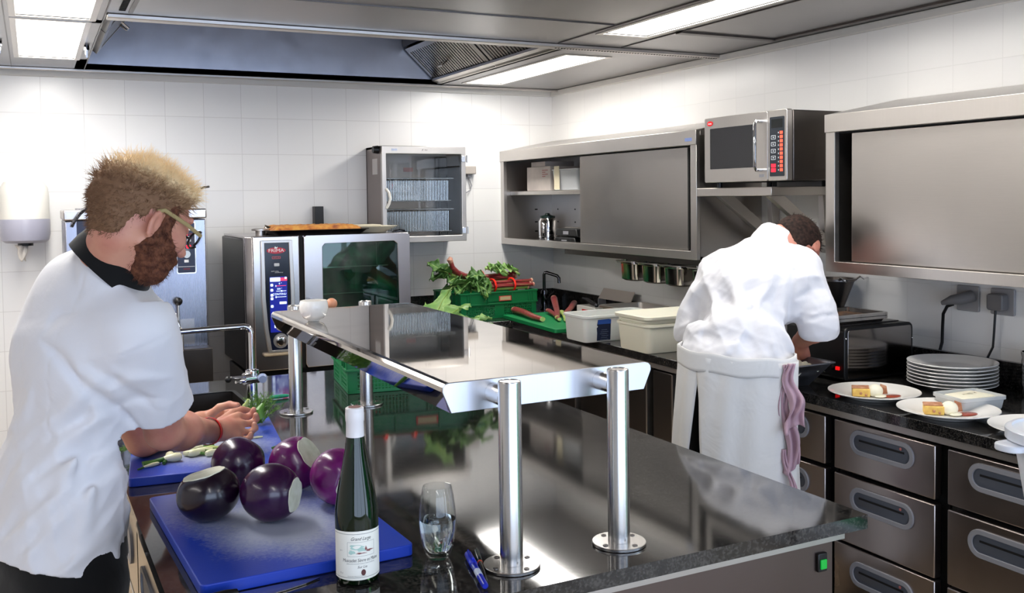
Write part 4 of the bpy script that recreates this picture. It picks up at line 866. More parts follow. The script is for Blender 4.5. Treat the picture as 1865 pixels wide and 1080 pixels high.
# worn, scratched middle of the board: distance from the board's middle in its own coordinates
sp = N.new('ShaderNodeSeparateXYZ'); L.new(tc.outputs['Object'], sp.inputs[0])
def mth(op, a, b_=None, c=None):
    q = N.new('ShaderNodeMath'); q.operation = op
    for i, s in enumerate((a, b_, c)):
        if s is None: continue
        if isinstance(s, (int, float)): q.inputs[i].default_value = s
        else: L.new(s, q.inputs[i])
    return q.outputs[0]
dx = mth('MULTIPLY', sp.outputs[0], 5.6); dy = mth('MULTIPLY', sp.outputs[1], 3.9)
dd = mth('SQRT', mth('ADD', mth('MULTIPLY', dx, dx), mth('MULTIPLY', dy, dy)))
wv = mth('SUBTRACT', mth('MULTIPLY_ADD', n1.outputs['Fac'], 0.9, mth('MULTIPLY_ADD', n2.outputs['Fac'], 0.5, 0.35)), dd)
top = mth('GREATER_THAN', sp.outputs[2], 0.0205)
wf = mth('MULTIPLY', mth('MINIMUM', mth('MAXIMUM', mth('MULTIPLY', wv, 1.5), 0), 0.9), top)
mx = N.new('ShaderNodeMix'); mx.data_type = 'RGBA'; L.new(wf, mx.inputs[0]); mx.inputs[6].default_value = srgb((0.10, 0.24, 0.70)); mx.inputs[7].default_value = srgb((0.70, 0.73, 0.80))
L.new(mx.outputs[2], b.inputs['Base Color']); b.inputs['Roughness'].default_value = 0.38
bp = N.new('ShaderNodeBump'); bp.inputs['Strength'].default_value = 0.15; bp.inputs['Distance'].default_value = 0.001; L.new(n2.outputs['Fac'], bp.inputs['Height']); L.new(bp.outputs['Normal'], b.inputs['Normal'])
def board(name, cx, cy, w, l, th, rz, m_, label, z=0.9):
    mb = MB(); R = Matrix.Identity(4)
    mb.loft([[Vector((a, b_, zz)) for a, b_ in rrect(w, l, 0.012, 5)] for zz in (0, th)])
    o = obj(name, mb, m_, None, bevel=0.002); o.location = (cx, cy, z + 0.0005); o.rotation_euler = (0, 0, rz)
    return setp(o, label, 'cutting board')
board('cutting_board', 0.424, 1.998, 0.395, 0.575, 0.022, 0.045, BLUE, 'blue cutting board in the foreground carrying the purple aubergines')
board('cutting_board', 0.408, 2.712, 0.385, 0.56, 0.022, -0.11, BLUE, 'farther blue cutting board with spring onions under the left cook\'s hands')
# ---------------- implicit modelling helpers (smooth solids)
def surface(f, lo, hi, h):
    """naive surface nets of f=0 on a regular grid, refined only near the surface"""
    lo = np.array(lo, float); hi = np.array(hi, float)
    B = 8; n = (np.ceil((hi - lo) / (h * B)).astype(int)) * B + 1
    G = np.full(n, 1.0, np.float32)
    nb = (n - 1) // B
    cx = [lo[i] + (np.arange(nb[i]) + 0.5) * B * h for i in range(3)]
    C = np.stack(np.meshgrid(*cx, indexing='ij'), -1).reshape(-1, 3)
    d = f(C).reshape(nb)
    act = np.argwhere(np.abs(d) < B * h * 0.95 + 0.012)
    G[:] = np.repeat(np.repeat(np.repeat(np.sign(d), B, 0), B, 1), B, 2)[tuple(np.minimum(np.indices(n, sparse=True)[i], B * nb[i] - 1) for i in range(3))]
    off = np.stack(np.meshgrid(*[np.arange(B + 1)] * 3, indexing='ij'), -1).reshape(-1, 3)
    for s in range(0, len(act), 400):
        idx = act[s:s + 400, None, :] * B + off[None]
        v = f((lo + idx.reshape(-1, 3) * h)).astype(np.float32)
        idx = idx.reshape(-1, 3); G[idx[:, 0], idx[:, 1], idx[:, 2]] = v
    S = G < 0
    c = [S[i:n[0] - 1 + i, j:n[1] - 1 + j, k:n[2] - 1 + k] for i in (0, 1) for j in (0, 1) for k in (0, 1)]
    cnt = sum(x.astype(np.int8) for x in c); cells = np.argwhere((cnt > 0) & (cnt < 8))
    cid = -np.ones(tuple(n - 1), np.int32); cid[cells[:, 0], cells[:, 1], cells[:, 2]] = np.arange(len(cells))
    corners = np.array([[i, j, k] for i in (0, 1) for j in (0, 1) for k in (0, 1)])
    vals = np.stack([G[cells[:, 0] + q[0], cells[:, 1] + q[1], cells[:, 2] + q[2]] for q in corners], 1)
    P = np.zeros((len(cells), 3)); W = np.zeros(len(cells))
    for a in range(8):
        for b_ in range(a + 1, 8):
            if np.abs(corners[a] - corners[b_]).sum() != 1: continue
            va, vb = vals[:, a], vals[:, b_]; e = (va < 0) != (vb < 0)
            tt = np.where(e, va / np.where(e, va - vb, 1), 0)
            P += e[:, None] * (corners[a] + tt[:, None] * (corners[b_] - corners[a])); W += e
    P = (P / W[:, None] + cells) * h + lo
    F = []
    for ax in range(3):
        u, v = [(1, 2), (2, 0), (0, 1)][ax]
        sl0 = [slice(1, n[i] - 1) for i in range(3)]; sl1 = list(sl0)
        sl0[ax] = slice(0, n[ax] - 1); sl1[ax] = slice(1, n[ax])
        A = S[tuple(sl0)]; Bv = S[tuple(sl1)]
        e = np.argwhere(A != Bv); flip = A[e[:, 0], e[:, 1], e[:, 2]]
        base = e + 1; base[:, ax] -= 1
        q = []
        for du, dv in ((0, 0), (1, 0), (1, 1), (0, 1)):
            w = base.copy(); w[:, u] -= du; w[:, v] -= dv; q.append(cid[w[:, 0], w[:, 1], w[:, 2]])
        q = np.stack(q, 1); q[flip] = q[flip][:, ::-1]; F.append(q[:, ::-1])
    F = np.concatenate(F)
    return P, F
def sobj(name, f, lo, hi, h, mat_, parent=None, smooth_it=2, matfn=None, post=None, kind=None, label=None):
    P, F = surface(f, lo, hi, h)
    # light Laplacian smoothing
    E_ = np.concatenate([F[:, [0, 1]], F[:, [1, 2]], F[:, [2, 3]], F[:, [3, 0]]])
    for _ in range(smooth_it):
        acc = np.zeros_like(P); w = np.zeros(len(P))
        np.add.at(acc, E_[:, 0], P[E_[:, 1]]); np.add.at(acc, E_[:, 1], P[E_[:, 0]]); np.add.at(w, E_[:, 0], 1); np.add.at(w, E_[:, 1], 1)
        P = 0.5 * P + 0.5 * acc / np.maximum(w, 1)[:, None]
    if post is not None: P = post(P)
    me = bpy.data.meshes.new(name)
    Q = P
    if parent is not None:
        I = np.array(wm(parent).inverted()); Q = P @ I[:3, :3].T + I[:3, 3]
    me.vertices.add(len(Q)); me.vertices.foreach_set('co', Q.astype(np.float32).ravel())
    me.loops.add(len(F) * 4); me.loops.foreach_set('vertex_index', F.astype(np.int32).ravel())
    me.polygons.add(len(F)); me.polygons.foreach_set('loop_start', np.arange(0, len(F) * 4, 4, dtype=np.int32))
    me.polygons.foreach_set('use_smooth', np.ones(len(F), bool))
    mats = mat_ if isinstance(mat_, (list, tuple)) else [mat_]
    for q in mats: me.materials.append(q)
    if matfn is not None: me.polygons.foreach_set('material_index', matfn(P[F].mean(1)).astype(np.int32))
    me.update(calc_edges=True); me.validate()
    o = bpy.data.objects.new(name, me); COL.objects.link(o); o.parent = parent
    if kind: o['kind'] = kind
    if label: o['label'] = label
    return o
def smin(a, b, k):
    h = np.clip(0.5 + 0.5 * (b - a) / k, 0, 1)
    return b + (a - b) * h - k * h * (1 - h)
def smax(a, b, k): return -smin(-a, -b, k)
def sph(p, c, r): return np.linalg.norm(p - np.array(c), axis=1) - r
def ell(p, c, r, R=None):
    q = p - np.array(c)
    if R is not None: q = q @ np.array(R)
    r = np.array(r, float); k0 = np.linalg.norm(q / r, axis=1); k1 = np.linalg.norm(q / (r * r), axis=1)
    return k0 * (k0 - 1) / np.maximum(k1, 1e-9)
def cap(p, a, b, ra, rb=None):
    rb = ra if rb is None else rb
    a = np.array(a, float); b = np.array(b, float); ab = b - a; L2 = ab @ ab
    t = np.clip((p - a) @ ab / L2, 0, 1)
    return np.linalg.norm(p - a - t[:, None] * ab, axis=1) - (ra + (rb - ra) * t)
def chain(p, pts, rs, k=0.01):
    d = None
    for i in range(len(pts) - 1):
        c = cap(p, pts[i], pts[i + 1], rs[i], rs[i + 1]); d = c if d is None else smin(d, c, k)
    return d
def plane(p, o, n):
    n = np.array(n, float); n /= np.linalg.norm(n); return (p - np.array(o)) @ n
# ---------------- aubergines
def aub_mat(name, ax, light, cols=((0.13, 0.02, 0.14), (0.33, 0.06, 0.30))):
    m, nt, b = newmat(name); N = nt.nodes; L = nt.links
    tc = N.new('ShaderNodeTexCoord'); n = N.new('ShaderNodeTexNoise'); n.inputs['Scale'].default_value = 10; n.inputs['Detail'].default_value = 3; n.inputs['Distortion'].default_value = 0.5
    L.new(tc.outputs['Object'], n.inputs['Vector'])
    cr = N.new('ShaderNodeValToRGB'); e = cr.color_ramp.elements; e[0].position = 0.60 - light; e[0].color = srgb(cols[0]); e[1].position = 0.98 - light; e[1].color = srgb(cols[1])
    L.new(n.outputs['Fac'], cr.inputs['Fac']); L.new(cr.outputs['Color'], b.inputs['Base Color'])
    b.inputs['Roughness'].default_value = 0.26; b.inputs['Coat Weight'].default_value = 0.25; b.inputs['Coat Roughness'].default_value = 0.12
    return m
FLESH = ramp_mat('aubergine_flesh', 40, [(0.35, (0.90, 0.90, 0.82)), (0.65, (0.82, 0.82, 0.72))], 0.6, bump=0.1)
def aubergine(c, r, n, cut, label, light, cols, up=None, seed=0):
    """lobed round aubergine, stem end sliced off by a plane with outward normal n at distance cut*r from its middle"""
    c = np.array(c, float); n = np.array(n, float); n /= np.linalg.norm(n)
    u = np.cross(n, [0, 0, 1.0]); 
    if np.linalg.norm(u) < 0.1: u = np.array([1.0, 0, 0])
    u /= np.linalg.norm(u); v = np.cross(n, u)
    def f(p):
        q = p - c; z = q @ n; x = q @ u; y = q @ v; a = np.arctan2(y, x); rad = np.hypot(x, y)
        lob = 1 + (0.030 * np.cos(5 * a + seed) + 0.018 * np.cos(3 * a + 2 * seed)) * np.clip(0.4 + z / r[1], 0, 1.2)
        d = ell(np.stack([x / lob, y / lob, z], 1), (0, 0, 0), (r[0], r[0], r[1]))
        return smax(d, z - cut * r[1] , 0.0015)
    R = max(r) + 0.02
    t = thing('aubergine', label, 'aubergine', (c[0], c[1], 0.922), group='purple aubergines on the blue board')
    sobj('skin', f, c - R, c + R, 0.0028, aub_mat('aub_%d' % seed, n, light, cols), t, 1)
    # cut face slightly proud of the skin
    pts = []
    for k in range(56):
        a = 2 * PI * k / 56; lob = 1 + (0.030 * math.cos(5 * a + seed) + 0.018 * math.cos(3 * a + 2 * seed)) * min(0.4 + cut, 1.2)
        rr_ = r[0] * math.sqrt(max(1 - cut * cut, 0)) * lob * (0.985 + 0.015 * math.sin(9 * a))
        pts.append((a, rr_))
    Mf = MB()
    rings = [[c + (u * math.cos(a) + v * math.sin(a)) * q * s + n * (cut * r[1] + h_) for a, q in pts] for s, h_ in ((0.99, -0.001), (0.985, 0.0012), (0.6, 0.0018), (0.05, 0.0022))]
    Mf.loft(rings, True, True); obj('cut_face', Mf, FLESH, t, smooth=True, label='pale cut face where the stem was sliced off')
    return t
DK = ((0.07, 0.01, 0.08), (0.26, 0.03, 0.24)); MD = ((0.17, 0.02, 0.19), (0.50, 0.08, 0.43)); LT = ((0.36, 0.04, 0.33), (0.66, 0.22, 0.60))
aubergine((0.309, 2.052, 0.9785), (0.0645, 0.056), (-0.20, 0.10, 0.97), 0.74, 'very dark aubergine at the left front of the board with its cut end facing up', 0.0, DK, seed=1)
aubergine((0.423, 1.985, 0.9815), (0.0585, 0.064), (0.80, -0.58, -0.06), 0.80, 'dark aubergine at the front middle with its cut end facing right', 0.08, MD, seed=2)
aubergine((0.403, 2.235, 0.9825), (0.060, 0.060), (0.75, 0.65, 0.0), 0.86, 'aubergine behind the two front ones with no cut face showing', 0.06, MD, seed=3)
aubergine((0.520, 2.178, 0.9825), (0.060, 0.060), (0.62, -0.50, 0.52), 0.72, 'bright purple aubergine whose long cut end tilts up to the right', 0.15, LT, seed=4)
aubergine((0.575, 2.025, 0.9835), (0.060, 0.062), (0.28, -0.95, -0.15), 0.80, 'bright purple aubergine at the right of the board half hidden behind the bottle', 0.2, LT, seed=5)
# ---------------- spring onions, fennel and bits on the far board
ONW = ramp_mat('onion_white', 30, [(0.3, (0.93, 0.92, 0.82)), (0.7, (0.84, 0.87, 0.66))], 0.35)
ONG = ramp_mat('onion_green', 30, [(0.3, (0.16, 0.34, 0.10)), (0.7, (0.30, 0.48, 0.18))], 0.4, stretch=(1, 1, 1))
PALE = ramp_mat('pale_green', 30, [(0.3, (0.62, 0.72, 0.38)), (0.7, (0.78, 0.83, 0.55))], 0.4)
ZB = 0.9228
def onion(px, py, ang, ln, r, stems, label):
    d = Vector((math.cos(ang), math.sin(ang), 0)); s = Vector((-d.y, d.x, 0)); p = Vector((px, py, ZB + r))
    t = thing('spring_onion', label, 'spring onion', (px, py, ZB), group='trimmed spring onions on the far board')
    obj('bulb', MB().tube([p - d * 0.004, p, p + d * 0.012, p + d * 0.028, p + d * 0.04], [r * .5, r * .85, r, r * .72, r * .5], 14), ONW, t, smooth=True)
    for k in range(stems):
        o = s * (k - (stems - 1) / 2) * 0.007
        obj('stem', MB().tube([p + d * 0.036, p + d * (0.036 + ln * .5) + o - Vector((0, 0, r * .4)), p + d * (0.036 + ln) + o * 2.2 - Vector((0, 0, r * .5))], [r * .5, r * .5, r * .42], 10), ONG, t, smooth=True)
onion(0.318, 2.560, PI + 0.10, 0.055, 0.0115, 2, 'spring onion with two dark green stalks pointing left, nearest the board\'s front corner')
onion(0.300, 2.600, PI + 1.2, 0.03, 0.010, 1, 'short spring onion lying just behind the one with two dark stalks')
onion(0.345, 2.582, 0.35, 0.03, 0.010, 1, 'white spring onion bulb in the middle of the small pile')
onion(0.365, 2.600, 0.1, 0.03, 0.009, 2, 'spring onion on the right of the pile ending in pale green layers')
onion(0.350, 2.625, 0.5, 0.04, 0.009, 1, 'spring onion at the back of the pile under the cook\'s forearm')
def bit(p0, p1, r, m_, label, nm='vegetable_scrap'):
    o = obj(nm, MB().tube([p0, ((Vector(p0) + Vector(p1)) / 2), p1], [r * .6, r, r * .6], 10), m_, smooth=True); return setp(o, label, 'vegetable scrap')
onion(0.385, 2.565, 0.5, 0.02, 0.009, 2, 'spring onion at the right front of the pile with layered pale green ends')
onion(0.335, 2.600, -0.4, 0.035, 0.008, 1, 'thin spring onion lying across the middle of the pile')
onion(0.262, 2.545, PI + 0.5, 0.02, 0.005, 1, 'tiny spring onion end nearest the left edge of the far board')
bit((0.385, 2.625, 0.932), (0.425, 2.615, 0.931), 0.007, PALE, 'pale green onion trimming lying right of the spring onion pile')
bit((0.526, 2.700, 0.926), (0.555, 2.700, 0.926), 0.0032, ONW, 'tiny pale slice lying right of the cook\'s fingers')
bit((0.548, 2.548, 0.929), (0.606, 2.578, 0.929), 0.0058, ONG, 'green stalk lying at the right corner of the far board')
# fennel fronds
FERN = ramp_mat('frond_green', 60, [(0.3, (0.20, 0.38, 0.10)), (0.7, (0.42, 0.58, 0.22))], 0.6)
def frond(base, dirn, ln, n, label, spread=0.9, nm='fennel_frond'):
    rnd = random.Random(int(base[0] * 1000)); m = MB(); base = Vector(base); dirn = Vector(dirn).normalized()
    for i in range(n):
        d = (dirn + Vector((rnd.uniform(-1, 1), rnd.uniform(-1, 1), rnd.uniform(-.3, .8))) * spread * 0.5).normalized()
        p = base + Vector((rnd.uniform(-1, 1), rnd.uniform(-1, 1), 0)) * 0.012; pts = [p]
        for k in range(4):
            d = (d + Vector((rnd.uniform(-1, 1), rnd.uniform(-1, 1), rnd.uniform(-.6, .3))) * 0.35).normalized(); p = p + d * ln / 4 * rnd.uniform(0.6, 1.2)
            p.z = max(p.z, ZB + 0.001); pts.append(p.copy())
            for q in range(4):
                e = (d + Vector((rnd.uniform(-1, 1), rnd.uniform(-1, 1), rnd.uniform(-1, 1)))).normalized(); w = p + e * ln * 0.16; w.z = max(w.z, ZB + 0.001)
                m.tube([p, w], [0.0007, 0.0003], 3)
        m.tube(pts, [0.0011, 0.001, 0.0009, 0.0007, 0.0005], 4)
    return setp(obj(nm, m, FERN), label, 'herb')
frond((0.275, 2.80, 0.926), (-0.3, -0.9, 0.15), 0.11, 70, 'feathery fennel fronds spilling over the board beside the cook\'s sleeve')
frond((0.575, 2.86, 0.93), (0.3, 0.55, 0.85), 0.085, 70, 'tuft of green fennel fronds beyond the cook\'s hands')
t = thing('fennel', 'pale green fennel heart held in the left cook\'s fingers', 'fennel', (0.52, 2.79, 0.95))
obj('bulb', MB().tube([(0.492, 2.76, 0.974), (0.506, 2.765, 0.984), (0.524, 2.77, 0.988), (0.540, 2.775, 0.984)], [0.008, 0.014, 0.014, 0.007], 14), PALE, t, smooth=True)
obj('stalk', MB().tube([(0.512, 2.765, 0.99), (0.520, 2.765, 1.003), (0.527, 2.762, 1.012), (0.530, 2.76, 1.022)], [0.006, 0.007, 0.006, 0.004], 10), PALE, t, smooth=True)
obj('shoot', MB().tube([(0.565, 2.77, 0.962), (0.562, 2.772, 0.985), (0.575, 2.778, 1.0)], [0.014, 0.013, 0.006], 12), mat('shoot', (0.36, 0.55, 0.22), 0.4), t, smooth=True)
# ---------------- vegetable crate
CRG = mat('crate_green', (0.04, 0.42, 0.23), 0.38); CRG2 = mat('crate_dark_green', (0.05, 0.36, 0.20), 0.4)
def crate(name, cx, cy, z, rz, label, w=0.50, d=0.34, h=0.15, m_=None):
    t = thing(name, label, 'crate', (cx, cy, z), rz, 'green vegetable crates')
    M = Matrix.Translation((cx, cy, z)) @ Matrix.Rotation(rz, 4, 'Z')
    hl = 0.55 * h
    m = MB(); m.box((-w / 2 + 0.006, -d / 2 + 0.006, 0.001), (w / 2 - 0.006, d / 2 - 0.006, 0.006), M); obj('base', m, m_, t)
    for side, (L_, off, ax) in enumerate(((w, -d / 2, 'x'), (w, d / 2, 'x'), (d, -w / 2, 'y'), (d, w / 2, 'y'))):
        sg = -1 if off < 0 else 1
        def B(u0, u1, z0, z1, t0=0.0, t1=0.004):
            a0, a1 = sorted((off - sg * t0, off - sg * t1))
            if ax == 'x': m.box((u0, a0, z0), (u1, a1, z1), M)
            else: m.box((a0, u0, z0), (a1, u1, z1), M)
        m = MB(); e = L_ / 2
        B(-e, e, hl - 0.004, hl + 0.004, -0.004, 0.006); B(-e, e, h - 0.008, h, -0.005, 0.006); B(-e + .006, e - .006, 0, 0.012, 0.004, 0.008)
        # solid corner posts
        B(-e, -e + 0.03, hl, h - 0.004); B(e - 0.03, e, hl, h - 0.004); B(-e + 0.006, -e + 0.036, 0.005, hl, 0.004, 0.008); B(e - 0.036, e - 0.006, 0.005, hl, 0.004, 0.008)
        # lower band: lattice of holes
        n = int((L_ - 0.08) / 0.012)
        for i in range(n + 1): B(-e + 0.036 + i * (L_ - 0.072) / n - 0.0028, -e + 0.036 + i * (L_ - 0.072) / n + 0.0028, 0.01, hl, 0.004, 0.008)
        for k in range(5): B(-e + 0.03, e - 0.03, 0.018 + k * (hl - 0.022) / 4.2 - 0.0025, 0.018 + k * (hl - 0.022) / 4.2 + 0.0025, 0.004, 0.008)
        B(-0.03, 0.03, 0.012, hl, 0.003, 0.009)
        # upper band: ribs, panel and hand hole
        B(-e + 0.03, -0.075, hl, h - 0.006, 0.002, 0.006); B(0.075, e - 0.03, hl, h - 0.006, 0.002, 0.006)
        B(-0.075, 0.075, hl, hl + 0.016, 0.002, 0.006); B(-0.075, -0.045, hl, h - 0.006, 0.002, 0.006); B(0.045, 0.075, hl, h - 0.006, 0.002, 0.006)
        if ax == 'x': B(-0.05, 0.05, hl, h - 0.006, 0.002, 0.006)
        for u in (-e + 0.045, -e + 0.06, e - 0.045, e - 0.06, -0.08, 0.08): B(u - 0.002, u + 0.002, hl, h - 0.004, -0.004, 0.003)
        obj('side_wall', m, m_, t, bevel=0.0008, seg=1)
        if side == 0 or side == 3:
            m = MB(); 
            if side == 0: B(-0.005, 0.075, hl + 0.014, hl + 0.042, -0.0025, 0.0)
            else: B(-0.035, 0.035, hl + 0.014, hl + 0.042, -0.0025, 0.0)
            lb = obj('paper_label', m, mat('crate_label_red', (0.75, 0.25, 0.22), 0.6), t, label='red-edged paper label')
            m = MB()
            if side == 0: B(0.001, 0.069, hl + 0.018, hl + 0.038, -0.003, -0.0024)
            else: B(-0.03, 0.03, hl + 0.018, hl + 0.038, -0.003, -0.0024)
            obj('label_face', m, mat('crate_label', (0.72, 0.66, 0.50), 0.7), lb)
    return t, M
# ---------------- rhubarb
STALK = ramp_mat('rhubarb_red', 9, [(0.3, (0.42, 0.09, 0.11)), (0.55, (0.53, 0.19, 0.20)), (0.72, (0.52, 0.42, 0.28))], 0.32, stretch=(2, 8, 8), coat=0.2)
STALKG = ramp_mat('rhubarb_green', 9, [(0.3, (0.66, 0.74, 0.42)), (0.7, (0.50, 0.62, 0.28))], 0.35, stretch=(2, 8, 8))
LEAFM = ramp_mat('leaf_green', 22, [(0.3, (0.19, 0.34, 0.13)), (0.7, (0.36, 0.53, 0.25))], 0.5, bump=0.4)
LEAFP = ramp_mat('leaf_pale', 22, [(0.3, (0.42, 0.60, 0.30)), (0.7, (0.64, 0.77, 0.46))], 0.5, bump=0.4)
ROOT = ramp_mat('stalk_end', 40, [(0.3, (0.82, 0.66, 0.55)), (0.7, (0.70, 0.40, 0.36))], 0.6)
BAND = mat('red_band', (0.95, 0.16, 0.10), 0.35)
def stalk(m, a, b_, r, rnd, sag=0.0, flat=0.75):
    a = Vector(a); b_ = Vector(b_); n = 5; pts = []
    for i in range(n + 1):
        s = i / n; p = a.lerp(b_, s); p.z += -sag * 4 * s * (1 - s) + rnd.uniform(-1, 1) * 0.002; pts.append(p)
    m.tube(pts, [r * 1.15, r, r * .95, r * .9, r * .85, r * .75], 8, squash=flat)
    return pts
def leaf(base, dirn, ln, wd, rnd, curl=0.5, m=None):
    """crumpled broad leaf with a raised pale midrib"""
    m = m or MB(); base = Vector(base); d = Vector(dirn).normalized(); s = d.cross(Vector((0, 0, 1)))
    if s.length < 0.1: s = Vector((1, 0, 0))
    s.normalize(); up = s.cross(d).normalized(); ph = rnd.uniform(0, 6)
    tilt = rnd.uniform(-0.6, 0.6); s, up = s * math.cos(tilt) + up * math.sin(tilt), up * math.cos(tilt) - s * math.sin(tilt)
    def f(u, v):
        w = math.sin(PI * min(u * 0.85 + 0.12, 1.0)) ** 0.7 * wd * (1 + 0.12 * math.sin(9 * u + ph))
        x = (v - 0.5) * 2
        z = -curl * ln * u * u * 0.5 + abs(x) ** 1.3 * w * 0.45 + 0.014 * math.sin(14 * u + 3 * x + ph) * abs(x) + 0.008 * math.sin(25 * u - 5 * x + ph) * abs(x)
        return base + d * ln * u * (1 - 0.08 * abs(x)) + s * x * w + up * z
    m.sheet(f, 16, 10)
    return m, [f(i / 8, 0.5) + up * 0.001 for i in range(9)]
# ---------------- crates with rhubarb
rnd = random.Random(11)
tc1, MC1 = crate('vegetable_crate', 1.235, 3.400, 0.901, -0.13, 'green plastic crate on the island worktop under the overshelf, piled with rhubarb', m_=CRG)
tc2, MC2 = crate('vegetable_crate', 2.345, 5.10, 0.901, 0.07, 'green plastic crate in the far corner of the back counter, piled with rhubarb', m_=CRG)
def bundle(M, x0, x1, y, z, n, r, label, loc, bands=(0.45, 0.75), leafside=-1, grp='bundles of rhubarb', arc=0.0, nleaf=6, rnd=rnd, wd=0.055, pale=False, upk=0.25):
    t = thing('rhubarb_bundle', label, 'rhubarb', loc, group=grp)
    m = MB(); k = 0; R = r * (1.0 if n < 6 else 1.5)
    for i in range(n):
        a = 2.4 * i; q = R * math.sqrt(i / n) * 1.35
        oy, oz = q * math.cos(a), q * math.sin(a) * 0.6
        p0 = M @ Vector((x0 + rnd.uniform(-.02, .02), y + oy, z + oz + arc)); p1 = M @ Vector((x1 + rnd.uniform(-.02, .02), y + oy * 1.1, z + oz))
        pm = M @ Vector(((x0 + x1) / 2, y + oy * 0.9, z + oz - arc * .2))
        m2 = MB(); m2.tube([p0, p0.lerp(pm, .5) - Vector((0, 0, arc * .35)), pm, pm.lerp(p1, .5), p1], [r * .62, r * .6, r * .55, r * .55, r * .5], 8, squash=0.8)
        s = obj('stalk', m2, STALKG if (i % 4 == 3) else STALK, t, smooth=True)
        e = p0 if leafside > 0 else p1; o_ = (p0 - p1).normalized() * (1 if leafside > 0 else -1)
        obj('stalk_end', MB().tube([e - o_ * 0.001, e + o_ * 0.008, e + o_ * 0.013], [r * .6, r * .62, r * .3], 8), ROOT, s, smooth=True)
    for b_ in bands:
        x = x0 + (x1 - x0) * b_; c = M @ Vector((x, y, z + arc * (0.1 if b_ > .4 else .4)))
        ya = (M.to_3x3() @ Vector((0, 1, 0))); pts = [c + ya * (R * 1.25 + r * .5) * math.cos(a) + Vector((0, 0, 1)) * (R * 0.78 + r * .7) * math.sin(a) for a in np.linspace(0, 2 * PI, 22)[:-1]]
        obj('rubber_band', MB().tube(pts, 0.0045, 6, closed=True, squash=1.4, up=(1, 0, 0)), BAND, t, smooth=True)
    for i in range(nleaf):
        s = leafside; bx_ = (x0 if s < 0 else x1) + rnd.uniform(-.02, .06) * -s
        base = M @ Vector((bx_, y + rnd.uniform(-R, R), z + rnd.uniform(0, R)))
        dr_ = M.to_3x3() @ Vector((s * rnd.uniform(0.3, 1), rnd.uniform(-1, .6), rnd.uniform(-0.1, upk + .3)))
        mm_, rib = leaf(base, dr_, rnd.uniform(0.11, 0.17), wd * rnd.uniform(.8, 1.3), rnd, rnd.uniform(.2, .9))
        lf = obj('leaf', mm_, LEAFP if pale and i % 2 == 0 else LEAFM, t, smooth=True, solid=0.0012, ang=0)
        obj('leaf_rib', MB().tube(rib, [0.005, 0.0045, 0.004, 0.0035, 0.003, 0.0025, 0.002, 0.0015, 0.001], 6), STALKG, lf, smooth=True)
    return t
# far crate: two banded bundles with the leaf ends to the left and frilly leaves on top
bundle(MC2, -0.10, 0.235, -0.095, 0.178, 9, 0.020, 'lower front bundle of rhubarb with two red bands in the far corner crate', tuple(MC2 @ Vector((0, -.07, .12))), (0.28, 0.66), -1, nleaf=5, wd=0.045)
bundle(MC2, -0.21, 0.22, 0.05, 0.215, 8, 0.019, 'upper rhubarb bundle curving up at its left end in the far corner crate', tuple(MC2 @ Vector((0, .05, .15))), (0.48,), -1, arc=0.05, nleaf=4, wd=0.045)
def loose(nm, label, M, specs, loc, grp=None):
    t = thing(nm, label, 'rhubarb leaves', loc, group=grp)
    for (b_, d, ln, wd, cu, pale) in specs:
        mm_, rib = leaf(M @ Vector(b_), M.to_3x3() @ Vector(d), ln, wd, rnd, cu)
        lf = obj('leaf', mm_, LEAFP if pale else LEAFM, t, smooth=True, solid=0.0012, ang=0)
        obj('leaf_rib', MB().tube(rib, [0.006, 0.0055, 0.005, 0.004, 0.003, 0.0025, 0.002, 0.0015, 0.001], 6), STALKG, lf, smooth=True)
    return t
loose('rhubarb_leaves', 'tuft of small green rhubarb leaves lying on top of the bundles in the far corner crate', MC2,
      [((0.035, 0.03, 0.262), (0.7, -.5, 0.15), 0.12, 0.03, 0.8, 1), ((0.035, 0.05, 0.262), (1, .1, 0.35), 0.13, 0.03, 0.7, 1), ((0.055, 0.02, 0.262), (.5, -1, 0.1), 0.09, 0.028, 1.1, 0), ((0.085, 0.05, 0.262), (1, -.3, 0.4), 0.14, 0.03, .9, 0), ((0.115, 0.04, 0.262), (1, -.6, 0.2), 0.12, 0.028, 1.0, 1), ((0.145, 0.05, 0.262), (1, .2, 0.2), 0.1, 0.025, .9, 0)], tuple(MC2 @ Vector((0, 0, .2))))
loose('rhubarb_leaves', 'dark crumpled rhubarb leaves hanging over the left end of the far corner crate', MC2,
      [((-0.17, -0.08, 0.16), (-.7, -.4, 0.3), 0.10, 0.04, 1.0, 0), ((-0.16, 0.0, 0.17), (-1, .2, 0.3), 0.10, 0.04, 1.1, 0), ((-0.13, -0.10, 0.19), (.3, -1, -0.2), 0.11, 0.04, .7, 0), ((-0.14, -0.10, 0.20), (.5, -1, -.1), 0.10, 0.04, .8, 0), ((-0.12, -0.11, 0.21), (1, -.5, -.1), 0.10, 0.04, .6, 0), ((-0.11, -0.13, 0.17), (.3, -1, -.5), 0.08, 0.035, .7, 0), ((-0.15, -0.06, 0.23), (.5, -.5, .2), 0.11, 0.045, .5, 0)], tuple(MC2 @ Vector((-.15, 0, .15))))
t = thing('rhubarb_stalk', 'thick rhubarb stalk with its pale end raised at the left of the corner crate', 'rhubarb', tuple(MC2 @ Vector((-.2, 0, .2))))
obj('stalk', MB().tube([MC2 @ Vector(p) for p in ((0.02, 0.0, 0.225), (-0.08, 0.01, 0.225), (-0.16, 0.01, 0.245), (-0.205, 0.01, 0.285), (-0.215, 0.01, 0.315))], [.008, .012, .014, .015, .014], 10), STALK, t, smooth=True)
obj('stalk_end', MB().tube([MC2 @ Vector(p) for p in ((-0.215, 0.01, 0.315), (-0.222, 0.01, 0.33), (-0.215, 0.01, 0.345))], [.015, .018, .010], 10), ROOT, t, smooth=True)
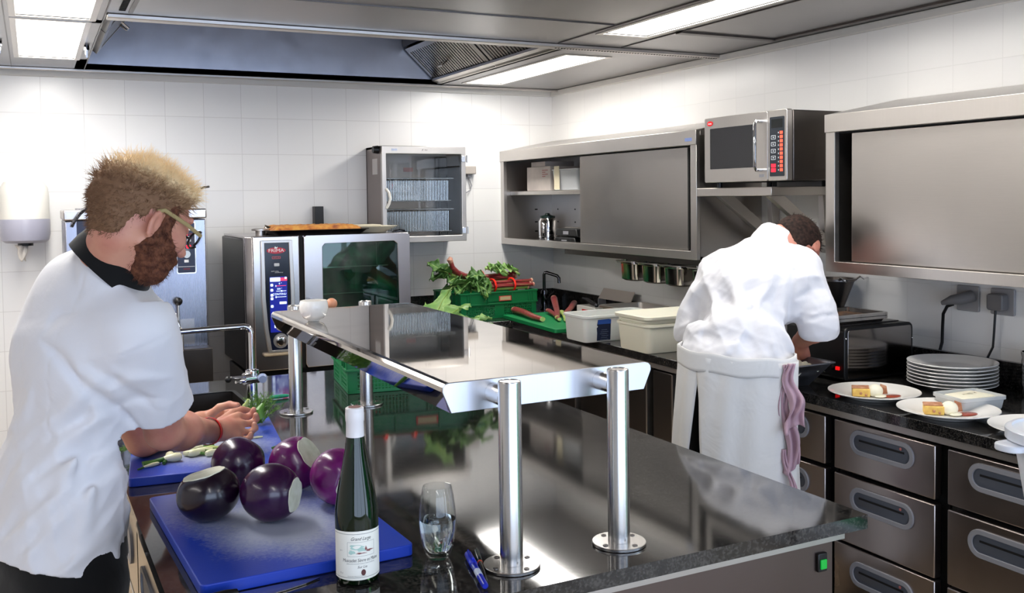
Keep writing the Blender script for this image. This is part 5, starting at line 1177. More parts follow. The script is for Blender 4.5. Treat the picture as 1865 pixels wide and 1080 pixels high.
# near crate: bundle plus big pale leaves at the right end
bundle(MC1, -0.17, 0.12, -0.06, 0.155, 9, 0.020, 'rhubarb bundle with two red bands in the crate under the overshelf', tuple(MC1 @ Vector((0, -.05, .12))), (0.25, 0.62), 1, nleaf=4, wd=0.05, pale=True, upk=0.0)
bundle(MC1, -0.20, 0.10, 0.07, 0.155, 8, 0.019, 'second rhubarb bundle behind the first in the crate under the overshelf', tuple(MC1 @ Vector((0, .07, .12))), (0.35,), 1, nleaf=3, wd=0.05, upk=0.0)
loose('rhubarb_leaves', 'big pale green rhubarb leaves standing up just beyond the overshelf edge', MC1,
      [((0.09, -0.02, 0.19), (.35, .1, 1.0), 0.18, 0.042, .6, 1), ((0.13, 0.02, 0.19), (.8, .2, .9), 0.16, 0.045, .7, 1), ((0.16, -0.03, 0.18), (1.1, -.2, .8), 0.16, 0.05, .7, 1), ((0.22, 0.0, 0.16), (1.1, .0, .45), 0.14, 0.055, .5, 1), ((0.12, 0.04, 0.16), (-.1, .3, .8), 0.14, 0.035, .5, 1), ((0.20, -0.08, 0.15), (1, -.8, .2), 0.16, 0.06, .6, 0), ((0.24, -0.04, 0.14), (1, -.5, .05), 0.15, 0.06, .8, 1), ((0.18, -0.12, 0.14), (.6, -1, .05), 0.15, 0.055, .8, 0)], tuple(MC1 @ Vector((.2, 0, .15))))
t = thing('onion', 'small brown onion showing just above the far end of the overshelf, left of the leaves', 'onion', (0.915, 3.33, 1.19))
pz_ = MC1 @ Vector((-0.19, 0.02, 0.20)); obj('onion_body', MB().ball((0.945, 3.42, 1.222), (0.021, 0.021, 0.020), 20, 12), mat('onion_skin', (0.80, 0.56, 0.44), 0.35), t, smooth=True)
t.location = (0.945, 3.42, 1.2)
[setattr(c, 'location', (0, 0, 0)) for c in COL.objects if c.parent == t]
for c in [c for c in COL.objects if c.parent == t]:
    for v in c.data.vertices: v.co = v.co + Vector((0.93 - 0.945, 3.33 - 3.42, 1.174 - 1.2))
# ------------------------------------------------------------------ right counter
t = thing('counter_worktop', 'L-shaped black granite counter along the right and back walls', 'worktop', (2.7, 3.2, 0.87))
m = MB().prism([(2.358, 0.6, 0.866), (XW - 0.002, 0.6, 0.866), (XW - 0.002, YW - 0.002, 0.866), (1.86, YW - 0.002, 0.866), (1.86, 4.80, 0.866), (2.358, 4.80, 0.866)], (0, 0, 0.034)); obj('slab', m, GRAN, t, bevel=0.0015)
m = MB().box((XW - 0.022, 0.6, 0.9005), (XW - 0.002, YW - 0.023, 0.99)).box((1.86, YW - 0.022, 0.9005), (XW - 0.002, YW - 0.002, 0.99)); obj('upstand', m, GRAN, t)
obj('support_strip', MB().box((2.372, 0.6, 0.842), (2.385, 4.80, 0.8655)), S_SAT, t)
def drawer_unit(y0, y1, label, wd=True):
    t = thing('drawer_cabinet', label, 'cabinet', (2.7, (y0 + y1) / 2, 0), group='refrigerated drawer cabinets under the right counter')
    obj('carcass', MB().box((2.415, y0 - 0.018, 0.12), (XW - 0.03, y1 + 0.018, 0.842)), GASKET, t)
    obj('plinth', MB().box((2.45, y0 - 0.01, 0.0), (XW - 0.06, y1 + 0.01, 0.118)), BLACK, t)
    for z0, z1 in ((0.669, 0.833), (0.432, 0.655), (0.160, 0.424)):
        m = MB().box((2.371, y0, z0), (2.402, y1, z1)); d = obj('drawer', m, steel('drawer_steel', (0.68, 0.64, 0.62), 0.3, (1, 1, 1), var=0.03) if 'drawer_steel' not in bpy.data.materials else bpy.data.materials['drawer_steel'], t, bevel=0.004)
        obj('seal', MB().box((2.4022, y0 + 0.01, z0 + 0.01), (2.4148, y1 - 0.01, z1 - 0.01)), GASKET, d)
        zc = z0 + (z1 - z0) * (0.655 if z1 - z0 < 0.2 else 0.70); yc = (y0 + y1) / 2
        Mh = frame((2.371, yc, zc), (0, -1, 0), (0, 0, 1))
        m = MB(); ring_plate(m, Mh, rrect(0.255, 0.082, 0.041, 8), rrect(0.225, 0.052, 0.026, 8), -0.001, 0.006); hd = obj('handle', m, bpy.data.materials['grey_plastic'], d, bevel=0.0015)
        m = MB(); q = rrect(0.225, 0.052, 0.026, 8); m.loft([[Mh @ Vector((a, b_, 0.002)) for a, b_ in q], [Mh @ Vector((a, b_ * 0.6 - 0.008, 0.0008)) for a, b_ in q]]); obj('recess', m, mat('recess_grey', (0.30, 0.32, 0.36), 0.35) if 'recess_grey' not in bpy.data.materials else bpy.data.materials['recess_grey'], hd, smooth=True)
        obj('finger_slot', MB().box((2.3675, yc - 0.09, zc + 0.004), (2.3705, yc + 0.09, zc + 0.010)), GASKET, hd)
        obj('temperature_dot', MB().cyl((2.3675, yc - 0.078, zc + 0.018), (2.3665, yc - 0.078, zc + 0.018), 0.0045, seg=12), mat('dot_pink', (0.72, 0.42, 0.40), 0.5) if 'dot_pink' not in bpy.data.materials else bpy.data.materials['dot_pink'], hd)
    return t
drawer_unit(2.434, 2.835, 'stainless drawer cabinet directly beside the right cook, partly hidden by the apron')
drawer_unit(1.990, 2.392, 'stainless three-drawer cabinet below the plated desserts, second from the right edge')
drawer_unit(1.545, 1.946, 'stainless drawer cabinet at the lower right edge behind the white bucket')
drawer_unit(1.10, 1.501, 'stainless drawer cabinet farther right, just outside the picture edge')
for i, (y0, y1) in enumerate(((2.875, 3.27), (3.31, 3.48), (3.50, 4.10), (4.12, 4.76))):
    t = thing('base_cabinet', ('dark stainless door cabinet right behind the cook\'s apron', 'narrow dark filler cabinet just left of the cook\'s apron', 'dark stainless door cabinet below the stacked white tubs', 'dark stainless door cabinet at the far end of the right counter')[i], 'cabinet', (2.7, (y0 + y1) / 2, 0), group='base cabinets under the right counter')
    obj('carcass', MB().box((2.42, y0, 0.12), (XW - 0.03, y1, 0.842)), GASKET, t)
    obj('door', MB().box((2.388, y0 + 0.012, 0.14), (2.415, y1 - 0.012, 0.83)), S_DARK, t, bevel=0.004)
    obj('edge_trim', MB().box((2.380, y0 + 0.001, 0.14), (2.415, y0 + 0.011, 0.83)), S_SAT, t)
    obj('plinth', MB().box((2.45, y0, 0.0), (XW - 0.06, y1, 0.118)), BLACK, t)
t = thing('base_cabinet', 'steel corner base cabinet under the back counter right of the oven', 'cabinet', (2.2, 5.2, 0), group='base cabinets under the right counter')
obj('carcass', MB().box((1.88, 4.86, 0.12), (2.41, YW - 0.03, 0.862)), S_DARK, t); obj('plinth', MB().box((1.90, 4.90, 0.0), (2.40, YW - 0.06, 0.118)), BLACK, t)
# back tap
t = thing('tap', 'dark chrome tap with an angular swan neck in the far corner of the right counter', 'tap', (2.75, 5.14, 0.9))
bx, by = 2.755, 5.14
obj('base', MB().lathe([(0.026, 0), (0.026, 0.01), (0.02, 0.02), (0.02, 0.07), (0.024, 0.09), (0.018, 0.12), (0.01, 0.125)], (bx, by, 0.9005), 20), DCHROME, t, smooth=True)
obj('spout', MB().tube([(bx, by, 1.02), (bx, by, 1.115), (bx + .004, by - .003, 1.125), (bx + .012, by - .01, 1.128), (bx + 0.06, by - 0.055, 1.108), (bx + 0.068, by - 0.063, 1.095), (bx + 0.068, by - 0.064, 1.065)], 0.010, 12), DCHROME, t, smooth=True)
obj('lever', MB().tube([(bx + 0.01, by - 0.01, 0.97), (bx + 0.06, by - 0.02, 1.01)], 0.006, 10), DCHROME, t, smooth=True)
obj('lever', MB().tube([(bx, by - 0.02, 0.96), (bx - 0.01, by - 0.06, 0.985)], 0.006, 10), DCHROME, t, smooth=True)
# green board with stalks
GRB = mat('green_board', (0.04, 0.47, 0.26), 0.4, var=0.12, vs=8)
board('cutting_board', 2.505, 4.56, 0.32, 0.69, 0.02, -0.06, GRB, 'green cutting board with rhubarb stalks on the right counter')
def rstalk(pts, r, label, green=False, cut=True):
    t = thing('rhubarb_stalk', label, 'rhubarb', pts[0], group='rhubarb stalks on the green board')
    n = len(pts); obj('stalk', MB().tube(pts, [r * (1.1 - 0.35 * i / (n - 1)) for i in range(n)], 12, squash=0.8), STALKG if green else STALK, t, smooth=True)
    d = (Vector(pts[0]) - Vector(pts[1])).normalized(); p = Vector(pts[0]); obj('stalk_end', MB().tube([p - d * .002, p + d * 0.02, p + d * 0.04], [r * 1.12, r * 0.95, r * 0.3], 10, squash=.8), ROOT, t, smooth=True)
    p = Vector(pts[-1]); d = (p - Vector(pts[-2])).normalized(); obj('cut_face', MB().tube([p, p + d * 0.002], r * 0.76, 12, squash=.8), PALE, t)
rstalk([(2.44, 4.90, 0.945), (2.43, 4.78, 0.945), (2.40, 4.60, 0.94), (2.40, 4.50, 0.937)], 0.021, 'thick red rhubarb stalk at the left front of the green board', )
rstalk([(2.74, 4.99, 0.985), (2.68, 4.86, 0.955), (2.60, 4.70, 0.945), (2.50, 4.52, 0.938)], 0.018, 'rhubarb stalk with its end raised beside the tap base')
rstalk([(2.80, 4.86, 0.965), (2.72, 4.76, 0.950), (2.62, 4.64, 0.942), (2.53, 4.46, 0.937)], 0.017, 'rhubarb stalk behind the raised one with a pale round end')
rstalk([(2.60, 4.80, 0.94), (2.56, 4.66, 0.938), (2.48, 4.46, 0.936)], 0.014, 'thin rhubarb stalk in the middle of the green board')
rstalk([(2.64, 4.72, 0.938), (2.58, 4.58, 0.937), (2.50, 4.43, 0.935)], 0.013, 'greenish rhubarb stalk nearest the white tub', True)
# plastic containers
def tubm(t, name, cx, cy, z, w, l, h, r, m_, wall=0.003, flare=0.012, lip=0.008, rz=0.0, open_=True):
    R = Matrix.Translation((cx, cy, 0)) @ Matrix.Rotation(rz, 4, 'Z')
    q = lambda d, zz: [R @ Vector((a, b_, zz)) for a, b_ in rrect(w + 2 * d, l + 2 * d, max(r + d, 0.003), 6)]
    rg = [q(-flare, z), q(-flare + 0.004, z + 0.006), q(0, z + h - 0.012), q(lip, z + h - 0.010), q(lip, z + h), q(lip - 0.003, z + h + 0.001)]
    if open_: rg += [q(-wall, z + h), q(-flare - wall + 0.002, z + 0.008), q(-flare - 0.01, z + 0.005)]
    return obj(name, MB().loft(rg), m_, t, smooth=True, ang=45)
TUB1 = mat('tub_translucent', (0.87, 0.88, 0.87), 0.3, trans=0.15, sss=0.1)
TUBW = mat('tub_white', (0.90, 0.89, 0.82), 0.38, sss=0.08)
t = thing('plastic_tub', 'open translucent white tub with a torn blue label on the right counter', 'tub', (2.47, 3.955, 0.9))
tubm(t, 'tub_body', 2.475, 3.955, 0.901, 0.40, 0.205, 0.125, 0.03, TUB1)
m = MB(); pts = [(2.345, .003), (2.419, .003), (2.419, .100), (2.405, .103), (2.347, .101), (2.343, .075), (2.349, .070), (2.342, .062), (2.345, .04)]
yl = lambda z: 3.955 - 0.1025 + 0.0085 - 0.010 * (z / 0.125) - 0.0009
m.add([Vector((x, yl(z), 0.905 + z)) for x, z in pts], [tuple(range(len(pts)))]); lb = obj('blue_label', m, mat('navy_label', (0.07, 0.11, 0.22), 0.45), t)
m = MB(); m.add([Vector((x, yl(z) - 0.0012, 0.905 + z)) for x, z in ((2.346, .080), (2.419, .080), (2.419, .100), (2.405, .103), (2.347, .101))], [(0, 1, 2, 3, 4)]); obj('label_top', m, mat('mid_blue_label', (0.12, 0.28, 0.58), 0.4), lb)
m = MB()
for i in range(6): m.box((2.36 + 0.004 * (i % 3), yl(0.01) - 0.0035, 0.912 + i * 0.009), (2.405 - 0.006 * (i % 2), yl(0.05) - 0.0015, 0.9132 + i * 0.009))
obj('label_print', m, mat('label_pale_print', (0.45, 0.5, 0.6), 0.5), lb)
for k, (a, b_) in enumerate((((2.62, 3.90, 0.985), (2.60, 3.98, 1.0)), ((2.53, 3.93, 0.975), (2.54, 3.97, 0.992)))):
    o = obj('rhubarb_piece', MB().tube([a, b_], 0.014, 10), PALE, smooth=True); setp(o, 'pale green cut rhubarb piece inside the open tub, %s' % ('at its far end' if k == 0 else 'near its middle'), 'rhubarb')
for i, z in enumerate((0.901, 0.925)):
    t = thing('plastic_tub', ('bottom tub of the two nested opaque white tubs beside the right cook', 'top tub with a flat lid, nested in the lower white tub beside the right cook')[i], 'tub', (2.53, 3.56, z), group='nested white tubs')
    tubm(t, 'tub_body', 2.55, 3.565, z, 0.42 - 0.014 * i, 0.255 - 0.014 * i, 0.125 if i == 0 else 0.12, 0.04, TUBW, open_=(i == 0), flare=0.014 if i == 0 else 0.0155)
    if i == 1:
        R = lambda d, zz: [Vector((2.55 + a, 3.565 + b_, zz)) for a, b_ in rrect(0.42 + 2 * d, 0.255 + 2 * d, 0.045, 6)]
        obj('lid', MB().loft([R(0.011, z + 0.1215), R(0.013, z + 0.124), R(0.013, z + 0.136), R(0.004, z + 0.139), R(-0.012, z + 0.136)]), TUBW, t, smooth=True, ang=45)
    else:
        obj('grey_print', MB().box((2.49, 3.4465, 0.975), (2.555, 3.4472, 0.99)), mat('pale_print', (0.74, 0.74, 0.72), 0.6), t)
# steel tray and small things by the wall
t = thing('gastro_tray', 'deep stainless gastronorm tray standing at the tiled wall behind the white tubs', 'tray', (2.88, 4.2, 0.9))
tubm(t, 'tray_body', 2.87, 4.16, 0.901, 0.26, 0.62, 0.095, 0.03, S_SAT, lip=0.016)
t = thing('splash_plate', 'pale grey plastic plate with notches leaning against the tiles by the steel tray', 'plate', (2.98, 4.67, 0.93))
m = MB().prism([(2.965, 4.86, 0.985), (2.965, 4.52, 0.985), (2.99, 4.515, 1.045), (2.99, 4.84, 1.045)], (0.004, 0, 0)); obj('sheet', m, mat('pale_sheet', (0.70, 0.66, 0.63), 0.6), t)
for y in (4.85, 4.52): obj('foot', MB().box((2.962, y, 0.9005), (3.012, y + 0.01, 0.984)), GREY, t)
t = thing('bread_knife', 'long knife with a black handle lying on a small box beside the steel tray', 'knife', (2.80, 4.62, 0.97))
obj('handle', MB().tube([(2.86, 4.86, 0.988), (2.84, 4.78, 0.988), (2.80, 4.66, 0.985), (2.77, 4.56, 0.983)], [0.008, 0.013, 0.012, 0.010], 10), BLACK, t, smooth=True)
obj('guard', MB().ball((2.767, 4.555, 0.983), (0.012, 0.012, 0.012), 10, 8), DCHROME, t, smooth=True)
t = thing('small_box', 'small white box with a red print under the black-handled knife', 'box', (2.80, 4.64, 0.9)); obj('box_body', MB().box((2.76, 4.56, 0.901), (2.86, 4.76, 0.968)), WHITEP, t, bevel=0.003)
obj('print', MB().box((2.7592, 4.62, 0.935), (2.7598, 4.70, 0.95)), RED, t)
# food processor behind the cook
t = thing('food_processor', 'food processor with a clear round plastic bowl, mostly hidden behind the right cook\'s shoulder', 'food processor', (2.82, 3.16, 0.9))
obj('motor_base', MB().loft([[Vector((2.82 + a, 3.16 + b_, z)) for a, b_ in rrect(w, w, 0.04, 5)] for w, z in ((0.25, 0.901), (0.25, 0.96), (0.20, 1.12), (0.17, 1.14))]), GREY, t, smooth=True)
obj('bowl', MB().lathe([(0.075, 0), (0.09, 0.01), (0.10, 0.15), (0.102, 0.16), (0.098, 0.16), (0.087, 0.012), (0.07, 0.004)], (2.82, 3.16, 1.142), 36), clear('clear_plastic', (0.95, 0.96, 0.97), 1.25), t, smooth=True)
obj('bowl_lid', MB().lathe([(0.104, 0), (0.104, 0.012), (0.085, 0.05), (0.05, 0.075), (0.048, 0.12), (0.045, 0.12), (0.046, 0.072), (0.08, 0.046), (0.10, 0.01), (0.10, 0)], (2.82, 3.16, 1.303), 36), bpy.data.materials['clear_plastic'], t, smooth=True)
# cream pan
t = thing('cream_tin', 'grey metal loaf tin full of whipped cream at the right cook\'s hands', 'tin', (2.43, 2.66, 0.9))
q = lambda x0, x1, y0, y1, z: [Vector((x, y, z)) for x, y in rrect(x1 - x0, y1 - y0, 0.008, 3, (x0 + x1) / 2, (y0 + y1) / 2)]
TIN = steel('tin_grey', (0.50, 0.51, 0.54), 0.42, (1, 1, 3), var=0.12, bump=0.02)
obj('tin_body', MB().loft([q(2.372, 2.462, 2.60, 2.76, 0.901), q(2.318, 2.508, 2.535, 2.82, 0.985), q(2.310, 2.516, 2.527, 2.828, 0.986), q(2.310, 2.516, 2.527, 2.828, 0.990), q(2.322, 2.504, 2.539, 2.816, 0.988), q(2.38, 2.455, 2.61, 2.75, 0.906)]), TIN, t, smooth=True)
CREAM = mat('cream', (0.93, 0.91, 0.82), 0.5, sss=0.1, bump=0.35, bs=45)
def crf(u, v):
    x = 2.335 + 0.158 * u; y = 2.555 + 0.245 * v
    return Vector((x, y, 0.962 + 0.022 * math.sin(PI * u) * math.sin(PI * v) + 0.007 * math.sin(23 * u + 9 * v) + 0.006 * math.sin(31 * v - 8 * u)))
o = obj('whipped_cream', MB().sheet(crf, 28, 28).box((2.40, 2.62, 0.92), (2.45, 2.74, 0.955)), CREAM, smooth=True); setp(o, 'whipped cream filling the grey tin by the right cook', 'cream')
# toaster
t = thing('toaster', 'black toaster with a mirror-like steel side panel beside the dessert plates', 'toaster', (2.76, 2.72, 0.9))
Ms_ = frame((2.59, 2.56, 0.905), (1, 0, 0), (0, 0, 1))
m = MB(); plate(m, Ms_, rrect(0.345, 0.195, 0.022, 5, 0.1725, 0.0975), -0.30, -0.004); obj('housing', m, BLACK, t, bevel=0.004)
m = MB(); plate(m, Ms_, rrect(0.318, 0.175, 0.010, 4, 0.1735, 0.097), -0.0045, -0.0005); obj('side_panel', m, steel('mirror_side', (0.62, 0.60, 0.59), 0.1, (60, 1, 1), bump=0.01), t, bevel=0.001)
m = MB()
for u, v in ((0.006, 0.155), (0.338, 0.135)): m.ball(Ms_ @ Vector((u, v, -0.002)), 0.004, 10, 6)
obj('screw', m, CHROME, t, smooth=True)
obj('slot_grille', MB().box((2.62, 2.60, 1.1005), (2.90, 2.82, 1.104)), S_DARK, t)
m = MB()
for y in (2.62, 2.70, 2.78): m.cyl((2.589, y, 0.955), (2.575, y, 0.955), 0.012, seg=14)
obj('knob', m, BLACK, t, smooth=True)
obj('power_light', MB().box((2.583, 2.585, 0.945), (2.5895, 2.60, 0.957)), mat('red_switch', (0.85, 0.08, 0.08), 0.3, emis=(1, .1, .1), es=0.7), t)
for i, (z, l) in enumerate(((1.105, 'lower'), (1.117, 'upper'))):
    t = thing('gastro_tray', '%s of two nested shallow steel trays with brown crumbs on top of the toaster' % l, 'tray', (2.70, 2.70, z), group='nested trays on the toaster')
    tubm(t, 'tray_body', 2.70, 2.695, z, 0.27, 0.19, 0.022, 0.015, S_POL, lip=0.012, flare=0.008)
    if i: obj('crumb_layer', MB().box((2.59, 2.62, z + 0.006), (2.81, 2.77, z + 0.010)), ramp_mat('crumbs', 60, [(0.4, (0.42, 0.28, 0.16)), (0.6, (0.25, 0.20, 0.18))], 0.7, bump=0.3), t)
t = thing('sieve', 'conical steel sieve with a hooked rim hanging on the tiles behind the right cook\'s elbow', 'sieve', (2.93, 2.95, 1.13))
obj('cone', MB().lathe([(0.01, 0), (0.03, 0.03), (0.075, 0.15), (0.082, 0.152), (0.082, 0.16), (0.073, 0.16), (0.028, 0.033)], (2.94, 2.96, 1.075), 28), S_DARK, t, smooth=True)
obj('hook', MB().tube([(2.98, 2.90, 1.225), (3.0, 2.885, 1.245), (3.015, 2.88, 1.235), (3.038, 2.88, 1.238)], 0.004, 8), CHROME, t, smooth=True)
obj('handle', MB().tube([(2.90, 2.90, 1.232), (2.88, 2.87, 1.24), (2.87, 2.83, 1.235)], 0.006, 8), CHROME, t, smooth=True)
# plates
def plate_prof(r): return [(0.0, 0.0), (r * .56, 0.0), (r * .57, 0.002), (r * .6, 0.006), (r * .80, 0.013), (r * .98, 0.0215), (r, 0.0235), (r * .995, 0.0255), (r * .80, 0.0185), (r * .64, 0.012), (r * .60, 0.0085), (r * .5, 0.0065), (0.0, 0.006)]
def dish(label, cx, cy, z, grp=None, r=0.147):
    t = thing('plate', label, 'plate', (cx, cy, z), group=grp); obj('plate_body', MB().lathe(plate_prof(r), (cx, cy, z), 64, cap0=False, cap1=False), PORC, t, smooth=True, ang=60); return t
p0 = dish('bottom plate of the stack at the wall', 2.845, 2.318, 0.9008, 'stack of clean white plates')
p0['label'] = 'lowest white plate in the stack standing by the wall'
for i in range(1, 7):
    c = copy_tree(p0); c.location.z = 0.9008 + i * 0.0118
    c['label'] = ('second plate from the bottom of the wall-side stack', 'third plate from the bottom of the wall-side stack', 'middle plate of the wall-side stack of seven', 'third plate from the top of the wall-side stack', 'second plate from the top of the wall-side stack', 'top empty white plate of the stack by the wall')[i - 1]
CAKE = ramp_mat('cake', 50, [(0.35, (0.93, 0.80, 0.42)), (0.65, (0.86, 0.68, 0.36))], 0.8, bump=0.4); CRUST = ramp_mat('cake_crust', 50, [(0.35, (0.66, 0.43, 0.30)), (0.65, (0.82, 0.62, 0.48))], 0.8, bump=0.4)
SAUCE = mat('rhubarb_sauce', (0.62, 0.26, 0.17), 0.2); ICE = mat('ice_cream', (0.95, 0.93, 0.84), 0.45, sss=0.1, bump=0.2, bs=60)
def dessert(cx, cy, k, label_):
    dish('white plate with cake, cream scoop and red-brown sauce, ' + label_, cx, cy, 0.9008, 'plated rhubarb desserts')
    z = 0.9078; rt = Vector((0.87, -0.5, 0)); bk = Vector((0.5, 0.87, 0)); C_ = Vector((cx, cy, z))
    P_ = lambda a, b_, c=0: C_ + rt * a + bk * b_ + Vector((0, 0, c))
    t = thing('cake_slice', 'yellow cake slice with brown crust on the plate ' + label_, 'cake', tuple(P_(-.03, 0)), group='cake slices')
    m = MB().prism([P_(-.075, -.018), P_(-.02, -.028), P_(-.01, .022), P_(-.065, .028)], (0, 0, 0.026)); obj('crumb', m, CAKE, t, bevel=0.003)
    m = MB().prism([P_(-.077, -.012, .0262), P_(-.02, -.020, .0262), P_(-.01, .024, .0262), P_(-.065, .03, .0262)], (0, 0, 0.004)).ball(P_(-.05, -.0255, .012), 0.0045, 8, 6).ball(P_(-.034, -.027, .007), 0.004, 8, 6); obj('crust', m, CRUST, t, bevel=0.0015)
    o = obj('ice_cream_scoop', MB().ball(P_(0.0, -.012, 0.018), (0.026, 0.024, 0.022), 20, 14).ball(P_(0.012, -.03, 0.004), (0.022, 0.016, 0.0045), 16, 8), ICE, smooth=True); setp(o, 'cream-white scoop leaning on the cake on the plate ' + label_, 'ice cream', 'scoops')
    o = obj('sauce_pool', MB().lathe([(0.0, 0), (0.034, 0), (0.038, 0.0012), (0.030, 0.0028), (0, 0.003)], P_(0.052, -.012, -0.0003), 28, sy=0.62, cap0=False, cap1=False), SAUCE, smooth=True); setp(o, 'red-brown sauce pool on the right half of the plate ' + label_, 'sauce', 'sauce pools')
    o = obj('brittle_piece', MB().prism([P_(0.022, .012, .002), P_(0.046, .004, .004), P_(0.044, .010, .030), P_(0.026, .016, .036)], bk * 0.004), CRUST, bevel=0.001); setp(o, 'brown crisp standing behind the scoop on the plate ' + label_, 'crisp', 'crisps')
dessert(2.492, 2.335, 0, 'nearest the toaster'); dessert(2.480, 2.035, 1, 'in front of the small tub')
dish('white plate with brown crumble at the right edge, half hidden by the bucket', 2.515, 1.742, 0.9008, 'plated rhubarb desserts')
rr3 = random.Random(3); m = MB()
for i in range(90):
    a = rr3.uniform(-.045, .045); b_ = rr3.uniform(-.016, .016); m.ball((2.505 + a * .87 + b_ * .5, 1.772 - a * .5 + b_ * .87, 0.911 + rr3.uniform(0, .014) * (1 - abs(a) / .05)), rr3.uniform(.003, .006), 6, 4)
o = obj('crumble', m, CRUST, kind='stuff'); setp(o, 'brown crumble heaped on the rightmost plate', 'crumble')
t = thing('plastic_tub', 'small clear tub of white cream behind the middle dessert plate', 'tub', (2.61, 2.06, 0.9))
tubm(t, 'tub_body', 2.625, 2.075, 0.901, 0.165, 0.125, 0.045, 0.012, mat('tub_clear', (0.86, 0.87, 0.87), 0.25, trans=0.3), rz=-0.15, lip=0.006, flare=0.01)
obj('cream_fill', MB().loft([[Vector((2.625 + a, 2.075 + b_, z)) for a, b_ in rrect(w, w * .7, .015, 4)] for w, z in ((0.13, 0.907), (0.148, 0.934), (0.13, 0.943), (0.06, 0.947), (0.02, 0.947))]), CREAM, t, smooth=True)
# steel beaker at the right edge
t = thing('steel_beaker', 'ribbed steel beaker standing against the wall at the right edge', 'beaker', (2.945, 2.085, 0.9))
obj('beaker_body', MB().lathe([(0.05, 0)] + [(0.052 + 0.0015 * (i % 2), 0.01 + 0.012 * i) for i in range(11)] + [(0.055, 0.145), (0.056, 0.15), (0.052, 0.15), (0.049, 0.01)], (2.955, 2.07, 0.901), 36), S_POL, t, smooth=True)
# sockets, plugs, cables
SOCK = mat('socket_grey', (0.58, 0.57, 0.57), 0.4); PLG = mat('plug_grey', (0.42, 0.41, 0.41), 0.45)
for i, y in enumerate((2.405, 2.265)):
    z = 1.195
    t = thing('wall_socket', ('grey wall socket with the plug sitting crooked, left of the pair', 'grey wall socket with a square plug, right of the pair')[i], 'socket', (XW, y, z), group='wall sockets')
    Mx = frame((XW - 0.001, y, z), (0, -1, 0), (0, 0, 1))
    m = MB(); plate(m, Mx, rrect(0.093, 0.093, 0.006, 4), 0, 0.009); obj('cover_plate', m, SOCK, t, bevel=0.002)
    t2 = thing('power_plug', ('dark angled plug with a thick black cable in the left wall socket', 'square grey plug with a thin black cable in the right wall socket')[i], 'plug', (XW - 0.02, y, z), group='power plugs')
    if i == 0:
        obj('plug_body', MB().tube([Mx @ Vector(p) for p in ((0.02, 0.01, 0.01), (0.0, 0.0, 0.05), (-0.02, -0.004, 0.065), (-0.055, -0.018, 0.075))], [0.027, 0.026, 0.022, 0.010], 12, squash=.8), PLG, t2, smooth=True)
        pts = [(-0.02, -0.02, 0.06), (-0.045, -0.03, 0.06), (-0.07, -0.06, 0.05), (-0.085, -0.11, 0.035), (-0.095, -0.17, 0.025), (-0.10, -0.2, 0.03)]
        obj('cable', MB().tube([Mx @ Vector(p) for p in pts], 0.0058, 10), BLACK, t2, smooth=True)
    else:
        m = MB(); plate(m, Mx, rrect(0.062, 0.058, 0.01, 4, -0.005, 0.0), 0.0095, 0.045); obj('plug_body', m, PLG, t2, bevel=0.004)
        pts = [(-0.01, -0.03, 0.03), (-0.012, -0.06, 0.03), (-0.018, -0.11, 0.026), (-0.022, -0.16, 0.026), (-0.04, -0.20, 0.03)]
        obj('cable', MB().tube([Mx @ Vector(p) for p in pts], 0.0042, 10), BLACK, t2, smooth=True)
# things on top of the oven
Z0_ = 1.406
t = thing('baking_tray', 'black baking tray on top of the oven holding a slab of rhubarb cake', 'tray', (1.33, 5.05, Z0_))
m = MB(); R = lambda w, l, z: [Vector((1.315 + a, 5.02 + b_, z)) for a, b_ in rrect(w, l, .02, 4)]
m.loft([R(0.44, 0.32, Z0_), R(0.49, 0.36, Z0_ + 0.022), R(0.51, 0.38, Z0_ + 0.024), R(0.505, 0.375, Z0_ + 0.026), R(0.48, 0.35, Z0_ + 0.023), R(0.43, 0.31, Z0_ + 0.003)]); obj('tray_body', m, S_DARK, t, smooth=True)
PIE = ramp_mat('pie', 26, [(0.35, (0.84, 0.62, 0.30)), (0.55, (0.76, 0.48, 0.22)), (0.7, (0.52, 0.26, 0.16))], 0.7, bump=0.5)
m = MB()
def pief(u, v):
    return Vector((1.085 + 0.45 * u, 4.86 + 0.32 * v, Z0_ + 0.012 + 0.034 * (min(1, 12 * min(u, 1 - u, v, 1 - v) + 0.1)) ** .5 + 0.003 * math.sin(40 * u) * math.sin(27 * v)))
m.sheet(pief, 50, 30); m.box((1.11, 4.88, Z0_ + 0.006), (1.51, 5.16, Z0_ + 0.03)); o = obj('rhubarb_cake', m, PIE, smooth=True); setp(o, 'golden slab of rhubarb cake in the black tray on top of the oven', 'cake')
t = thing('plate', 'cream-coloured shallow plate on top of the oven right of the cake', 'plate', (1.66, 4.98, Z0_))
obj('plate_body', MB().lathe([(0.0, 0.0), (0.085, 0.0), (0.10, 0.012), (0.145, 0.030), (0.148, 0.033), (0.142, 0.033), (0.10, 0.018), (0.08, 0.006), (0.0, 0.006)], (1.618, 4.985, Z0_ + 0.001), 48, cap0=False, cap1=False), mat('cream_china', (0.86, 0.83, 0.74), 0.25), t, smooth=True)
o = obj('pastry_sheet', MB().box((1.53, 4.92, Z0_ + 0.030), (1.66, 5.06, Z0_ + 0.042)), mat('pale_pastry', (0.82, 0.79, 0.70), 0.7), bevel=0.004); setp(o, 'pale folded paper lying on the plate on top of the oven', 'paper')
t = thing('oven_clip', 'small dark metal latch lying at the right corner of the oven top', 'latch', (1.735, 4.85, Z0_))
obj('clip', MB().box((1.70, 4.83, Z0_ + 0.0005), (1.765, 4.87, Z0_ + 0.006)).tube([(1.70, 4.84, Z0_ + .008), (1.735, 4.85, Z0_ + .014), (1.765, 4.84, Z0_ + .008)], 0.004, 8), DCHROME, t)
